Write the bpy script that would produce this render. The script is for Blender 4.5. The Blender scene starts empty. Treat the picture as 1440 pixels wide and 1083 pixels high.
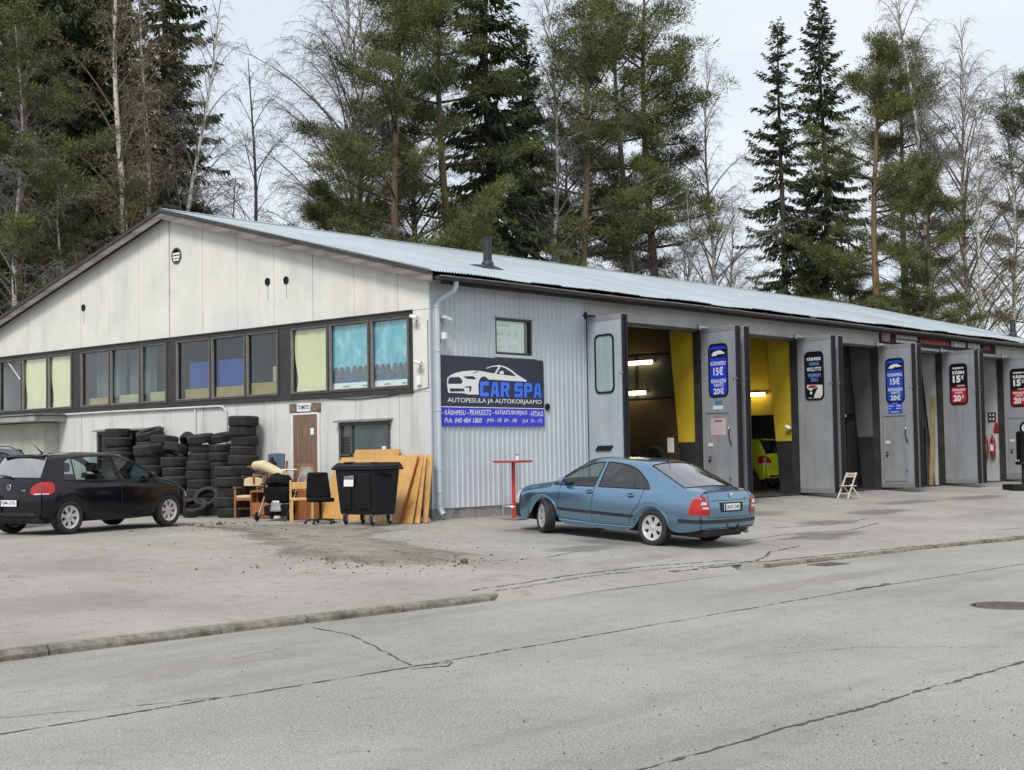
import bpy, bmesh, math, random
import numpy as np
from mathutils import Vector, Matrix
from mathutils.bvhtree import BVHTree

random.seed(7)
RNG = np.random.default_rng(7)
scene = bpy.context.scene
COL = scene.collection

# ------------------------------------------------------------------ camera
cam_data = bpy.data.cameras.new('camera')
cam = bpy.data.objects.new('camera', cam_data)
COL.objects.link(cam)
cam_data.sensor_width = 36.0
cam_data.lens = 49.0
cam_data.clip_end = 2000.0
_r = Vector((0.66708927, -0.74478505, -0.0169447))
_u = Vector((-0.0241231, -0.04432872, 0.99872571))
_b = Vector((-0.74458712, -0.66583045, -0.04753774))
cam.matrix_world = Matrix(((_r.x, _u.x, _b.x, -19.83687), (_r.y, _u.y, _b.y, -19.96555),
                           (_r.z, _u.z, _b.z, 1.34528), (0, 0, 0, 1)))
scene.camera = cam

# ------------------------------------------------------------------ sky, sun, exposure
SUN_EL, SUN_AZ = math.radians(48), math.radians(205)      # azimuth of the sun, anticlockwise from +X
world = bpy.data.worlds.new('World')
scene.world = world
world.use_nodes = True
wn, wl = world.node_tree.nodes, world.node_tree.links
wn.clear()
w_out = wn.new('ShaderNodeOutputWorld')
w_mix = wn.new('ShaderNodeMixShader')
w_b1 = wn.new('ShaderNodeBackground')
w_b2 = wn.new('ShaderNodeBackground')
w_sky = wn.new('ShaderNodeTexSky')
w_sky.sky_type = 'NISHITA'
w_sky.sun_disc = False
w_sky.sun_elevation = SUN_EL
w_sky.sun_rotation = math.pi / 2 - SUN_AZ
w_b1.inputs['Strength'].default_value = 0.07
wl.new(w_sky.outputs[0], w_b1.inputs['Color'])
w_tc = wn.new('ShaderNodeTexCoord')
w_map = wn.new('ShaderNodeMapping')
w_map.inputs['Scale'].default_value = (1.0, 1.0, 2.6)
w_no = wn.new('ShaderNodeTexNoise')
w_no.inputs['Scale'].default_value = 2.2
w_no.inputs['Detail'].default_value = 6.0
w_no.inputs['Roughness'].default_value = 0.55
w_ramp = wn.new('ShaderNodeValToRGB')
w_ramp.color_ramp.elements[0].position = 0.36
w_ramp.color_ramp.elements[0].color = (0.72, 0.785, 0.86, 1)
w_ramp.color_ramp.elements[1].position = 0.64
w_ramp.color_ramp.elements[1].color = (0.95, 0.965, 0.985, 1)
wl.new(w_tc.outputs['Generated'], w_map.inputs['Vector'])
wl.new(w_map.outputs[0], w_no.inputs['Vector'])
wl.new(w_no.outputs['Fac'], w_ramp.inputs['Fac'])
wl.new(w_ramp.outputs[0], w_b2.inputs['Color'])
w_b2.inputs['Strength'].default_value = 0.63
w_mix.inputs[0].default_value = 0.88                      # cloud cover
wl.new(w_b1.outputs[0], w_mix.inputs[1])
wl.new(w_b2.outputs[0], w_mix.inputs[2])
wl.new(w_mix.outputs[0], w_out.inputs['Surface'])

sun_data = bpy.data.lights.new('sun', 'SUN')
sun_data.energy = 1.5
sun_data.angle = math.radians(18)
sun_data.color = (1.0, 0.965, 0.92)
sun = bpy.data.objects.new('sun', sun_data)
COL.objects.link(sun)
_sd = Vector((math.cos(SUN_AZ) * math.cos(SUN_EL), math.sin(SUN_AZ) * math.cos(SUN_EL), math.sin(SUN_EL)))
sun.rotation_euler = _sd.to_track_quat('Z', 'Y').to_euler()

vs = scene.view_settings
vs.view_transform = 'Standard'
vs.look = 'None'
vs.exposure = 0.86
vs.gamma = 1.0
vs.use_curve_mapping = False
scene.cycles.max_bounces = 8
scene.cycles.transparent_max_bounces = 16

# ------------------------------------------------------------------ materials
MATS = {}

def srgb(r, g, b):
    f = lambda c: (c / 255 / 12.92) if c / 255 <= 0.04045 else ((c / 255 + 0.055) / 1.055) ** 2.4
    return (f(r), f(g), f(b))

def mat(name, col, rough=0.6, metal=0.0, var=0.12, scale=4.0, stretch=(1, 1, 1), bump=0.0, bscale=30.0, col2=None,
        lo=0.35, hi=0.65, detail=5.0, spec=0.5, coat=0.0, rvar=0.0, emit=None):
    """Principled surface: base colour broken up by noise in object space, optional fine relief."""
    if name in MATS:
        return MATS[name]
    m = bpy.data.materials.new(name)
    m.use_nodes = True
    n, l = m.node_tree.nodes, m.node_tree.links
    bs = n['Principled BSDF']
    bs.inputs['Roughness'].default_value = rough
    bs.inputs['Metallic'].default_value = metal
    bs.inputs['Specular IOR Level'].default_value = spec
    if coat:
        bs.inputs['Coat Weight'].default_value = coat
        bs.inputs['Coat Roughness'].default_value = 0.06
    tc = n.new('ShaderNodeTexCoord')
    mp = n.new('ShaderNodeMapping')
    mp.inputs['Scale'].default_value = stretch
    l.new(tc.outputs['Object'], mp.inputs['Vector'])
    if var or col2:
        no = n.new('ShaderNodeTexNoise')
        no.inputs['Scale'].default_value = scale
        no.inputs['Detail'].default_value = detail
        no.inputs['Roughness'].default_value = 0.6
        l.new(mp.outputs[0], no.inputs['Vector'])
        rp = n.new('ShaderNodeValToRGB')
        rp.color_ramp.elements[0].position = lo
        rp.color_ramp.elements[1].position = hi
        c2 = col2 if col2 else tuple(min(1, c * (1 + var)) for c in col)
        c1 = col if col2 else tuple(c * (1 - var) for c in col)
        rp.color_ramp.elements[0].color = (*c1, 1)
        rp.color_ramp.elements[1].color = (*c2, 1)
        l.new(no.outputs['Fac'], rp.inputs['Fac'])
        l.new(rp.outputs[0], bs.inputs['Base Color'])
        if rvar:
            mr = n.new('ShaderNodeMapRange')
            mr.inputs['To Min'].default_value = max(0, rough - rvar)
            mr.inputs['To Max'].default_value = min(1, rough + rvar)
            l.new(no.outputs['Fac'], mr.inputs['Value'])
            l.new(mr.outputs[0], bs.inputs['Roughness'])
    else:
        bs.inputs['Base Color'].default_value = (*col, 1)
    if bump:
        nb = n.new('ShaderNodeTexNoise')
        nb.inputs['Scale'].default_value = bscale
        nb.inputs['Detail'].default_value = 4
        l.new(mp.outputs[0], nb.inputs['Vector'])
        bp = n.new('ShaderNodeBump')
        bp.inputs['Strength'].default_value = bump
        bp.inputs['Distance'].default_value = 0.01
        l.new(nb.outputs['Fac'], bp.inputs['Height'])
        l.new(bp.outputs[0], bs.inputs['Normal'])
    if emit:
        bs.inputs['Emission Color'].default_value = (*emit[0], 1)
        bs.inputs['Emission Strength'].default_value = emit[1]
    MATS[name] = m
    return m

def mix_noise(m, col, scale, lo, hi, stretch=(1, 1, 1), amount=1.0, detail=6.0, offset=(0, 0, 0)):
    """Lay a second noise-masked colour (stain, wear, dirt) over a material's base colour."""
    n, l = m.node_tree.nodes, m.node_tree.links
    bs = n['Principled BSDF']
    src = bs.inputs['Base Color'].links[0].from_socket if bs.inputs['Base Color'].links else None
    tc = n.new('ShaderNodeTexCoord')
    mp = n.new('ShaderNodeMapping')
    mp.inputs['Scale'].default_value = stretch
    mp.inputs['Location'].default_value = offset
    l.new(tc.outputs['Object'], mp.inputs['Vector'])
    no = n.new('ShaderNodeTexNoise')
    no.inputs['Scale'].default_value = scale
    no.inputs['Detail'].default_value = detail
    no.inputs['Roughness'].default_value = 0.62
    l.new(mp.outputs[0], no.inputs['Vector'])
    mr = n.new('ShaderNodeMapRange')
    mr.inputs['From Min'].default_value = lo
    mr.inputs['From Max'].default_value = hi
    mr.inputs['To Max'].default_value = amount
    l.new(no.outputs['Fac'], mr.inputs['Value'])
    mx = n.new('ShaderNodeMix')
    mx.data_type = 'RGBA'
    l.new(mr.outputs[0], mx.inputs['Factor'])
    if src:
        l.new(src, mx.inputs['A'])
    else:
        mx.inputs['A'].default_value = bs.inputs['Base Color'].default_value
    mx.inputs['B'].default_value = (*col, 1)
    l.new(mx.outputs['Result'], bs.inputs['Base Color'])
    return m

def glass(name, tint, refl=1.0, rough=0.02, base=0.07):
    """Thin pane: tinted see-through mixed with a mirror that grows towards grazing angles."""
    if name in MATS:
        return MATS[name]
    m = bpy.data.materials.new(name)
    m.use_nodes = True
    n, l = m.node_tree.nodes, m.node_tree.links
    n.clear()
    out = n.new('ShaderNodeOutputMaterial')
    tr = n.new('ShaderNodeBsdfTransparent')
    tr.inputs[0].default_value = (*tint, 1)
    gl = n.new('ShaderNodeBsdfGlossy')
    gl.inputs['Roughness'].default_value = rough
    gl.inputs[0].default_value = (refl, refl, refl, 1)
    lw = n.new('ShaderNodeLayerWeight')
    lw.inputs['Blend'].default_value = 0.5
    pw = n.new('ShaderNodeMath')
    pw.operation = 'POWER'
    pw.inputs[1].default_value = 4.0
    l.new(lw.outputs['Facing'], pw.inputs[0])
    mul = n.new('ShaderNodeMath')
    mul.operation = 'MULTIPLY_ADD'
    mul.inputs[1].default_value = 0.9
    mul.inputs[2].default_value = base
    l.new(pw.outputs[0], mul.inputs[0])
    mx = n.new('ShaderNodeMixShader')
    l.new(mul.outputs[0], mx.inputs[0])
    l.new(tr.outputs[0], mx.inputs[1])
    l.new(gl.outputs[0], mx.inputs[2])
    l.new(mx.outputs[0], out.inputs['Surface'])
    MATS[name] = m
    return m

# ------------------------------------------------------------------ mesh helpers
class MB:
    """Collects shapes and links them as ONE mesh object."""
    def __init__(s):
        s.v, s.f, s.c = [], [], []

    def add(s, verts, faces, M=None):
        k = len(s.v)
        s.c.append((k, len(s.f)))
        if M is not None:
            verts = [M @ Vector(v) for v in verts]
        s.v.extend([tuple(v) for v in verts])
        s.f.extend([tuple(i + k for i in f) for f in faces])
        return s

    def box(s, x0, x1, y0, y1, z0, z1, M=None):
        v = [(x0, y0, z0), (x1, y0, z0), (x1, y1, z0), (x0, y1, z0), (x0, y0, z1), (x1, y0, z1), (x1, y1, z1), (x0, y1, z1)]
        return s.add(v, [(0, 3, 2, 1), (4, 5, 6, 7), (0, 1, 5, 4), (1, 2, 6, 5), (2, 3, 7, 6), (3, 0, 4, 7)], M)

    def bar(s, a, b, w, h, up=(0, 0, 1)):
        """A rectangular bar from a to b, w wide and h high."""
        a, b = Vector(a), Vector(b)
        d = (b - a).normalized()
        up = Vector(up)
        if abs(d.dot(up)) > 0.97:
            up = Vector((1, 0, 0))
        sd = d.cross(up).normalized()
        u = sd.cross(d).normalized()
        q = [(-1, -1), (1, -1), (1, 1), (-1, 1)]
        v = [a + sd * (i * w / 2) + u * (j * h / 2) for i, j in q] + [b + sd * (i * w / 2) + u * (j * h / 2) for i, j in q]
        return s.add(v, [(3, 2, 1, 0), (4, 5, 6, 7), (0, 1, 5, 4), (1, 2, 6, 5), (2, 3, 7, 6), (3, 0, 4, 7)])

    def tube(s, pts, r, n=8, cap=True):
        pts = [Vector(p) for p in pts]
        rr = r if isinstance(r, (list, tuple)) else [r] * len(pts)
        rings = []
        prev = None
        for i, p in enumerate(pts):
            d = (pts[min(i + 1, len(pts) - 1)] - pts[max(i - 1, 0)]).normalized()
            if prev is None:
                a = Vector((0, 0, 1)) if abs(d.z) < 0.9 else Vector((1, 0, 0))
                sx = d.cross(a).normalized()
            else:
                sx = (prev - d * prev.dot(d)).normalized()
            prev = sx
            sy = d.cross(sx)
            rings.append([p + (sx * math.cos(2 * math.pi * k / n) + sy * math.sin(2 * math.pi * k / n)) * rr[i] for k in range(n)])
        v = [q for ring in rings for q in ring]
        f = []
        for i in range(len(pts) - 1):
            for k in range(n):
                f.append((i * n + k, i * n + (k + 1) % n, (i + 1) * n + (k + 1) % n, (i + 1) * n + k))
        if cap:
            f.append(tuple(range(n - 1, -1, -1)))
            f.append(tuple(range((len(pts) - 1) * n, len(pts) * n)))
        return s.add(v, f)

    def lathe(s, prof, n=24, M=None, closed=False, caps=True):
        """prof: (radius, z) pairs turned about Z; closed joins the last to the first."""
        v, f = [], []
        m = len(prof)
        for k in range(n):
            a = 2 * math.pi * k / n
            for r, z in prof:
                v.append((r * math.cos(a), r * math.sin(a), z))
        for k in range(n):
            k2 = (k + 1) % n
            for i in range(m if closed else m - 1):
                j = (i + 1) % m
                f.append((k * m + i, k2 * m + i, k2 * m + j, k * m + j))
        if not closed and caps:
            if prof[0][0] > 1e-6:
                f.append(tuple(k * m for k in range(n - 1, -1, -1)))
            if prof[-1][0] > 1e-6:
                f.append(tuple(k * m + m - 1 for k in range(n)))
        return s.add(v, f, M)

    def prism(s, poly, o, u, w, t):
        """A flat polygon [(a,b)..] in the plane o + a*u + b*w, thickened by t along u x w."""
        o, u, w = Vector(o), Vector(u), Vector(w)
        nn = u.cross(w).normalized()
        k = len(poly)
        v = [o + u * a + w * b for a, b in poly] + [o + u * a + w * b + nn * t for a, b in poly]
        f = [tuple(range(k - 1, -1, -1)), tuple(range(k, 2 * k))]
        f += [(i, (i + 1) % k, k + (i + 1) % k, k + i) for i in range(k)]
        return s.add(v, f)

    def build_each(s, name, material, parent=None, **kw):
        """Link every added shape as a mesh object of its own."""
        out = []
        for i, (v0, f0) in enumerate(s.c):
            v1, f1 = s.c[i + 1] if i + 1 < len(s.c) else (len(s.v), len(s.f))
            q = MB()
            q.add(s.v[v0:v1], [tuple(k - v0 for k in f) for f in s.f[f0:f1]])
            out.append(q.build(name, material, parent, **kw))
        return out

    def build(s, name, material, parent=None, smooth=False, bevel=0.0, seg=2, angle=35, loc=None):
        me = bpy.data.meshes.new(name)
        me.from_pydata(s.v, [], s.f)
        me.update()
        o = bpy.data.objects.new(name, me)
        COL.objects.link(o)
        if isinstance(material, (list, tuple)):
            for m_ in material:
                me.materials.append(m_)
        else:
            me.materials.append(material)
        if parent is not None:
            o.parent = parent
        if loc is not None:
            o.location = loc
        if bevel:
            b = o.modifiers.new('bevel', 'BEVEL')
            b.width = bevel
            b.segments = seg
            b.limit_method = 'ANGLE'
            b.angle_limit = math.radians(30)
        if smooth:
            me.polygons.foreach_set('use_smooth', [True] * len(me.polygons))
            sharp_by_angle(me, angle)
        return o

def sharp_by_angle(me, angle):
    bm = bmesh.new()
    bm.from_mesh(me)
    bmesh.ops.recalc_face_normals(bm, faces=bm.faces)
    th = math.radians(angle)
    for e in bm.edges:
        if len(e.link_faces) == 2 and e.calc_face_angle(0) > th:
            e.smooth = False
    bm.to_mesh(me)
    bm.free()

def np_mesh(name, V, F, material, parent=None, smooth=False):
    """Fast mesh from a vertex array and an (n,3) or (n,4) face array."""
    V = np.asarray(V, np.float32)
    F = np.asarray(F, np.int32)
    me = bpy.data.meshes.new(name)
    me.vertices.add(len(V))
    me.vertices.foreach_set('co', V.ravel())
    k = F.shape[1]
    me.loops.add(F.size)
    me.loops.foreach_set('vertex_index', F.ravel())
    me.polygons.add(len(F))
    me.polygons.foreach_set('loop_start', np.arange(0, F.size, k, dtype=np.int32))
    me.polygons.foreach_set('loop_total', np.full(len(F), k, np.int32))
    if smooth:
        me.polygons.foreach_set('use_smooth', np.ones(len(F), bool))
    me.update(calc_edges=True)
    me.materials.append(material)
    o = bpy.data.objects.new(name, me)
    COL.objects.link(o)
    if parent is not None:
        o.parent = parent
    return o

def tag(o, label=None, cat=None, group=None, kind=None):
    if label:
        o['label'] = label
    if cat:
        o['category'] = cat
    if group:
        o['group'] = group
    if kind:
        o['kind'] = kind
    return o

def empty(name, loc=(0, 0, 0), rz=0.0, label=None, cat=None, group=None):
    o = bpy.data.objects.new(name, None)
    COL.objects.link(o)
    o.location = loc
    o.rotation_euler = (0, 0, rz)
    o.empty_display_size = 0.2
    return tag(o, label, cat, group)

def dup(root, loc, rz=None, label=None, group=None, rot=None, scale=None):
    """A copy of a thing with copies of its parts and sub-parts (mesh data shared)."""
    r = root.copy()
    COL.objects.link(r)
    r.location = loc
    if rot is not None:
        r.rotation_euler = rot
    elif rz is not None:
        r.rotation_euler = (0, 0, rz)
    if scale is not None:
        r.scale = scale
    if label:
        r['label'] = label
    if group:
        r['group'] = group
    for ch in list(root.children):
        c = ch.copy()
        COL.objects.link(c)
        c.parent = r
        for g in list(ch.children):
            d = g.copy()
            COL.objects.link(d)
            d.parent = c
    return r

_TXT = {}

def text_shape(s, bold=0.0, space=1.0):
    key = (s, bold, space)
    if key not in _TXT:
        cu = bpy.data.curves.new('lettering', 'FONT')
        cu.body = s
        cu.offset = bold
        cu.space_character = space
        cu.resolution_u = 3
        cu.fill_mode = 'FRONT'
        ob = bpy.data.objects.new('lettering', cu)
        COL.objects.link(ob)
        dg = bpy.context.evaluated_depsgraph_get()
        me = bpy.data.meshes.new_from_object(ob.evaluated_get(dg))
        vv = np.array([v.co[:2] for v in me.vertices])
        ff = [tuple(p.vertices) for p in me.polygons]
        bpy.data.objects.remove(ob)
        bpy.data.curves.remove(cu)
        bpy.data.meshes.remove(me)
        mn, mxx = vv.min(0), vv.max(0)
        vv = (vv - mn) / (mxx - mn)
        _TXT[key] = (vv, ff)
    return _TXT[key]

def scribble(mb, o, u, w, a, b, width, height, seed, lift=0.0):
    """A line of print too small to read: a row of short strokes."""
    r = random.Random(seed)
    o, u, w = Vector(o), Vector(u), Vector(w)
    nn = u.cross(w).normalized()
    x = 0.0
    V, F = [], []
    while x < width - height * .1:
        sw = min(height * r.uniform(.12, .42), width - x)
        y0, y1 = (0, height) if r.random() < .75 else (height * r.uniform(0, .3), height * r.uniform(.6, 1))
        k = len(V)
        V += [o + u * (a + x + p * sw) + w * (b + q) + nn * lift for p, q in ((0, y0), (1, y0), (1, y1), (0, y1))]
        F.append((k, k + 1, k + 2, k + 3))
        x += sw + height * r.uniform(.06, .2)
    return mb.add(V, F)

def text(mb, s, o, u, w, a, b, width, height, bold=0.0, shear=0.0, space=1.0, lift=0.0):
    """Lettering fitted to a width x height box whose lower left corner is o + a*u + b*w."""
    vv, ff = text_shape(s, bold, space)
    o, u, w = Vector(o), Vector(u), Vector(w)
    nn = u.cross(w).normalized()
    verts = [o + u * (a + x * (width - shear * height) + y * height * shear) + w * (b + y * height) + nn * lift for x, y in vv]
    return mb.add(verts, ff)

# ================================================================== surface materials
ASPH = mat('forecourt_asphalt', (0.25, 0.236, 0.207), 0.93, var=0.0, scale=0.45, bump=0.7, bscale=55, col2=(0.335, 0.319, 0.285), lo=0.36, hi=0.62)
mix_noise(ASPH, (0.16, 0.145, 0.12), 0.9, 0.56, 0.72, amount=0.6)
mix_noise(ASPH, (0.42, 0.405, 0.375), 60, 0.57, 0.68, amount=0.75, detail=3)
mix_noise(ASPH, (0.08, 0.074, 0.064), 48, 0.58, 0.70, amount=0.75, detail=3, offset=(5, 2, 1))
mix_noise(ASPH, (0.17, 0.155, 0.13), 4.5, 0.56, 0.70, amount=0.55, detail=8, offset=(1, 6, 1))
ROAD = mat('road_asphalt', (0.26, 0.249, 0.223), 0.92, var=0.0, scale=0.35, bump=0.8, bscale=60, col2=(0.325, 0.312, 0.28), lo=0.4, hi=0.62)
mix_noise(ROAD, (0.60, 0.58, 0.53), 58, 0.58, 0.66, amount=0.8, detail=2)
mix_noise(ROAD, (0.17, 0.163, 0.145), 5.0, 0.54, 0.72, amount=0.45, detail=9, offset=(2, 2, 0))
mix_noise(ROAD, (0.06, 0.056, 0.048), 60, 0.575, 0.66, amount=0.9, detail=2, offset=(3, 7, 0))
mix_noise(ROAD, (0.17, 0.163, 0.147), 1.0, 0.52, 0.74, amount=0.6, stretch=(0.14, 1, 1))
mix_noise(ROAD, (0.36, 0.35, 0.32), 0.8, 0.54, 0.74, amount=0.5, stretch=(0.2, 1, 1), offset=(4, 4, 0))
EARTH = mat('forest_earth', (0.085, 0.075, 0.045), 0.95, col2=(0.10, 0.11, 0.05), scale=0.8, bump=0.5, bscale=8)
DIRT = mat('sandy_dirt', (0.195, 0.168, 0.128), 0.96, col2=(0.275, 0.25, 0.205), scale=2.5, bump=0.9, bscale=40)
mix_noise(DIRT, (0.085, 0.068, 0.048), 6, 0.56, 0.68, amount=0.8, detail=9)
mix_noise(DIRT, (0.36, 0.34, 0.30), 50, 0.58, 0.68, amount=0.7, detail=3)
CRACK = mat('crack_fill', (0.075, 0.069, 0.056), 0.95, var=0.3, scale=30)
KERBM = mat('granite_kerb', (0.15, 0.135, 0.10), 0.9, col2=(0.25, 0.235, 0.20), scale=9, bump=0.9, bscale=45)
mix_noise(KERBM, (0.07, 0.062, 0.04), 3, 0.48, 0.64, amount=0.8)
CONC = mat('plinth_concrete', (0.27, 0.265, 0.245), 0.9, var=0.2, scale=3, bump=0.5, bscale=30)
mix_noise(CONC, (0.11, 0.10, 0.085), 2.2, 0.5, 0.68, amount=0.8)
IRON = mat('cast_iron', (0.11, 0.10, 0.09), 0.75, 0.2, var=0.35, scale=12)

PANEL = mat('gable_panel', (0.66, 0.65, 0.605), 0.75, var=0.06, scale=0.9, bump=0.12, bscale=12)
mix_noise(PANEL, (0.46, 0.445, 0.40), 1.1, 0.52, 0.78, stretch=(1.6, 1.6, 0.3), amount=0.6)
mix_noise(PANEL, (0.36, 0.30, 0.20), 9.0, 0.68, 0.80, stretch=(1, 1, 0.5), amount=0.6, offset=(7, 7, 7))
mix_noise(PANEL, (0.44, 0.47, 0.47), 0.5, 0.50, 0.75, amount=0.45, offset=(3, 1, 4))
mix_noise(PANEL, (0.22, 0.205, 0.17), 4.0, 0.64, 0.80, stretch=(1.6, 1.6, 0.12), amount=0.45, offset=(1, 9, 2))
PANEL2 = mat('lower_panel', (0.585, 0.585, 0.56), 0.75, var=0.06, scale=0.9, bump=0.12, bscale=12)
mix_noise(PANEL2, (0.34, 0.335, 0.31), 1.4, 0.52, 0.76, stretch=(2.2, 2.2, 0.3), amount=0.7)
CLAD = mat('blue_grey_cladding', (0.495, 0.54, 0.58), 0.55, var=0.06, scale=1.2)
mix_noise(CLAD, (0.30, 0.33, 0.345), 1.5, 0.54, 0.80, stretch=(2.0, 2.0, 0.25), amount=0.5)
mix_noise(CLAD, (0.55, 0.60, 0.64), 2.5, 0.60, 0.75, amount=0.4, offset=(4, 0, 1))
LINTEL = mat('grey_lintel', (0.42, 0.43, 0.425), 0.7, var=0.1, scale=1.5)
mix_noise(LINTEL, (0.22, 0.215, 0.20), 1.8, 0.5, 0.75, stretch=(0.5, 1, 1), amount=0.6)
BAND = mat('dark_band', (0.032, 0.030, 0.030), 0.6, var=0.25, scale=2.0)
FRAMEM = mat('window_frame_paint', (0.07, 0.066, 0.062), 0.5, var=0.2, scale=5)
FRAMEL = mat('pale_window_bead', (0.20, 0.185, 0.17), 0.6, var=0.15, scale=6)
FASCIA = mat('weathered_board', (0.105, 0.092, 0.085), 0.85, col2=(0.24, 0.215, 0.20), scale=3.2, stretch=(1, 0.25, 3), bump=0.4, bscale=20)
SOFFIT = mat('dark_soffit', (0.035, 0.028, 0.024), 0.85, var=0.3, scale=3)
ROOFM = mat('galvanised_roof', (0.43, 0.495, 0.53), 0.42, 0.35, var=0.07, scale=0.8, rvar=0.1)
mix_noise(ROOFM, (0.36, 0.43, 0.47), 1.3, 0.52, 0.75, stretch=(2, 0.25, 1), amount=0.6)
mix_noise(ROOFM, (0.56, 0.61, 0.64), 0.7, 0.55, 0.7, stretch=(1, 0.5, 1), amount=0.5, offset=(8, 2, 2))
mix_noise(ROOFM, (0.20, 0.20, 0.17), 5.0, 0.63, 0.76, stretch=(1, 0.4, 1), amount=0.6, offset=(3, 3, 3))
GUTTER = mat('dark_gutter', (0.048, 0.042, 0.04), 0.45, 0.2, var=0.25, scale=4)
GUTRIM = mat('worn_gutter_rim', (0.28, 0.24, 0.225), 0.5, 0.3, var=0.25, scale=6)
PIPE = mat('downpipe_paint', (0.43, 0.50, 0.56), 0.45, var=0.08, scale=3)
mix_noise(PIPE, (0.25, 0.27, 0.28), 3, 0.56, 0.75, stretch=(1, 1, 0.3), amount=0.6)
RUST = mat('rust_streak', (0.25, 0.13, 0.03), 0.9, col2=(0.40, 0.36, 0.22), scale=7, stretch=(1, 1, 0.6))
DOORM = mat('door_leaf_grey', (0.345, 0.365, 0.39), 0.5, 0.15, var=0.08, scale=1.3)
mix_noise(DOORM, (0.18, 0.19, 0.205), 2.0, 0.5, 0.78, stretch=(2.5, 2.5, 0.25), amount=0.55)
DOORL = mat('door_leaf_pale', (0.42, 0.475, 0.515), 0.5, 0.1, var=0.07, scale=1.3)
mix_noise(DOORL, (0.26, 0.28, 0.29), 1.4, 0.52, 0.76, stretch=(2, 2, 0.4), amount=0.5)
DOORTRIM = mat('door_edge_trim', (0.34, 0.36, 0.375), 0.45, 0.4, var=0.1, scale=3)
RUBBER = mat('black_rubber', (0.012, 0.012, 0.015), 0.6, var=0.3, scale=9, spec=0.3)
BLACKP = mat('black_plastic', (0.011, 0.011, 0.012), 0.5, var=0.25, scale=6, spec=0.3)
BROWNW = mat('brown_door_wood', (0.19, 0.115, 0.075), 0.65, var=0.2, scale=4, stretch=(3, 3, 0.3), bump=0.25, bscale=14)
WHITEP = mat('white_paint', (0.72, 0.72, 0.69), 0.55, var=0.08, scale=4)
WHITEM = mat('white_plastic', (0.75, 0.76, 0.76), 0.45, var=0.05, scale=4)
YELLOWP = mat('yellow_wall_paint', (0.56, 0.40, 0.022), 0.6, var=0.12, scale=1.2)
mix_noise(YELLOWP, (0.30, 0.21, 0.02), 1.4, 0.55, 0.75, amount=0.6)
DARKW = mat('dark_wall_paint', (0.018, 0.018, 0.019), 0.7, var=0.3, scale=2)
GREYW = mat('pale_column_paint', (0.47, 0.47, 0.45), 0.7, var=0.08, scale=1.5)
mix_noise(GREYW, (0.25, 0.24, 0.22), 1.3, 0.52, 0.75, stretch=(1, 1, 0.5), amount=0.6)
GREYD = mat('dull_grey_paint', (0.11, 0.11, 0.115), 0.7, var=0.2, scale=1.5)
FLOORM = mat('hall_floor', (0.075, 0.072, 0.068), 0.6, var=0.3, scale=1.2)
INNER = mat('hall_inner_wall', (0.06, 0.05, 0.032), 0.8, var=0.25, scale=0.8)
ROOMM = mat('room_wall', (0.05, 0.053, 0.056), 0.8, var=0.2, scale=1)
STEELM = mat('bare_steel', (0.45, 0.45, 0.46), 0.35, 0.8, var=0.15, scale=8)
CHROME = mat('chrome', (0.72, 0.72, 0.73), 0.12, 1.0, var=0.0)
LAMPM = mat('lamp_tube', (0.9, 0.85, 0.7), 0.5, var=0, emit=((1.0, 0.80, 0.46), 5.0))
PANE = glass('window_pane', (0.80, 0.85, 0.86), base=0.045)
CLEAR = glass('clear_pane', (0.97, 0.985, 0.975), base=0.06)

# ================================================================== ground
def gz(x, y):
    """Height of the ground: level by the building, falling gently to the road."""
    if y > 0.4:
        return 0.0
    t = 0.4 - y
    return -0.053 * (t * t / (t + 0.5))

KERB = [(-60, -6.9), (-30, -7.35), (-13.4, -7.83), (-10.66, -7.98), (-7.1, -8.15), (-5.1, -8.10), (-2.5, -8.33), (2.0, -8.75), (6.9, -9.27), (20, -10.4), (45, -12.4), (110, -17)]
KX = [k[0] for k in KERB]
KY = [k[1] for k in KERB]
ROADZ = -0.50

def sheet(xs, ys, zf, name, m):
    V = [(x, y, zf(x, y)) for y in ys for x in xs]
    n = len(xs)
    F = [(j * n + i, j * n + i + 1, (j + 1) * n + i + 1, (j + 1) * n + i) for j in range(len(ys) - 1) for i in range(n - 1)]
    return np_mesh(name, V, F, m, smooth=True)

tag(sheet([-900, -300, -80, -30, 0, 40, 90, 300, 900], [-900, -300, -60, -30, -12, -9, -6, -3, 0, 20, 60, 300, 900],
          lambda x, y: (gz(x, y) - 0.12 if y > -9.5 else -0.72), 'ground', EARTH), kind='structure')
# forecourt: rows run from the kerb line up past the building
fx = list(np.linspace(-60, -16, 24)) + list(np.linspace(-15.5, 12, 84)) + list(np.linspace(13, 110, 50))
ft = np.linspace(0, 1, 44) ** 1.3
FV, FF = [], []
for x in fx:                                                   # front edge: down behind the kerb, or a worn ramp onto the road
    ky = float(np.interp(x, KX, KY)) + 0.10
    FV.append((x, ky - 0.5, ROADZ - 0.004) if -6.9 < x < -2.0 else (x, ky, ROADZ - 0.12))
for t in ft:
    for x in fx:
        ky = float(np.interp(x, KX, KY)) + 0.10
        y = ky + (24 - ky) * t
        FV.append((x, y, max(gz(x, y), -0.505)))
n_ = len(fx)
for j in range(len(ft)):
    for i in range(n_ - 1):
        FF.append((j * n_ + i, j * n_ + i + 1, (j + 1) * n_ + i + 1, (j + 1) * n_ + i))
forecourt = tag(np_mesh('pavement', FV, FF, ASPH, smooth=True), kind='structure')
road = tag(sheet(list(np.linspace(-70, 120, 40)), list(np.linspace(-34, -6.0, 30)),
                 lambda x, y: ROADZ - 0.05 * min(1, max(0, y + float(np.interp(x, KX, KY)) * -1 - 0.15) * 2), 'road', ROAD), kind='structure')

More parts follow.
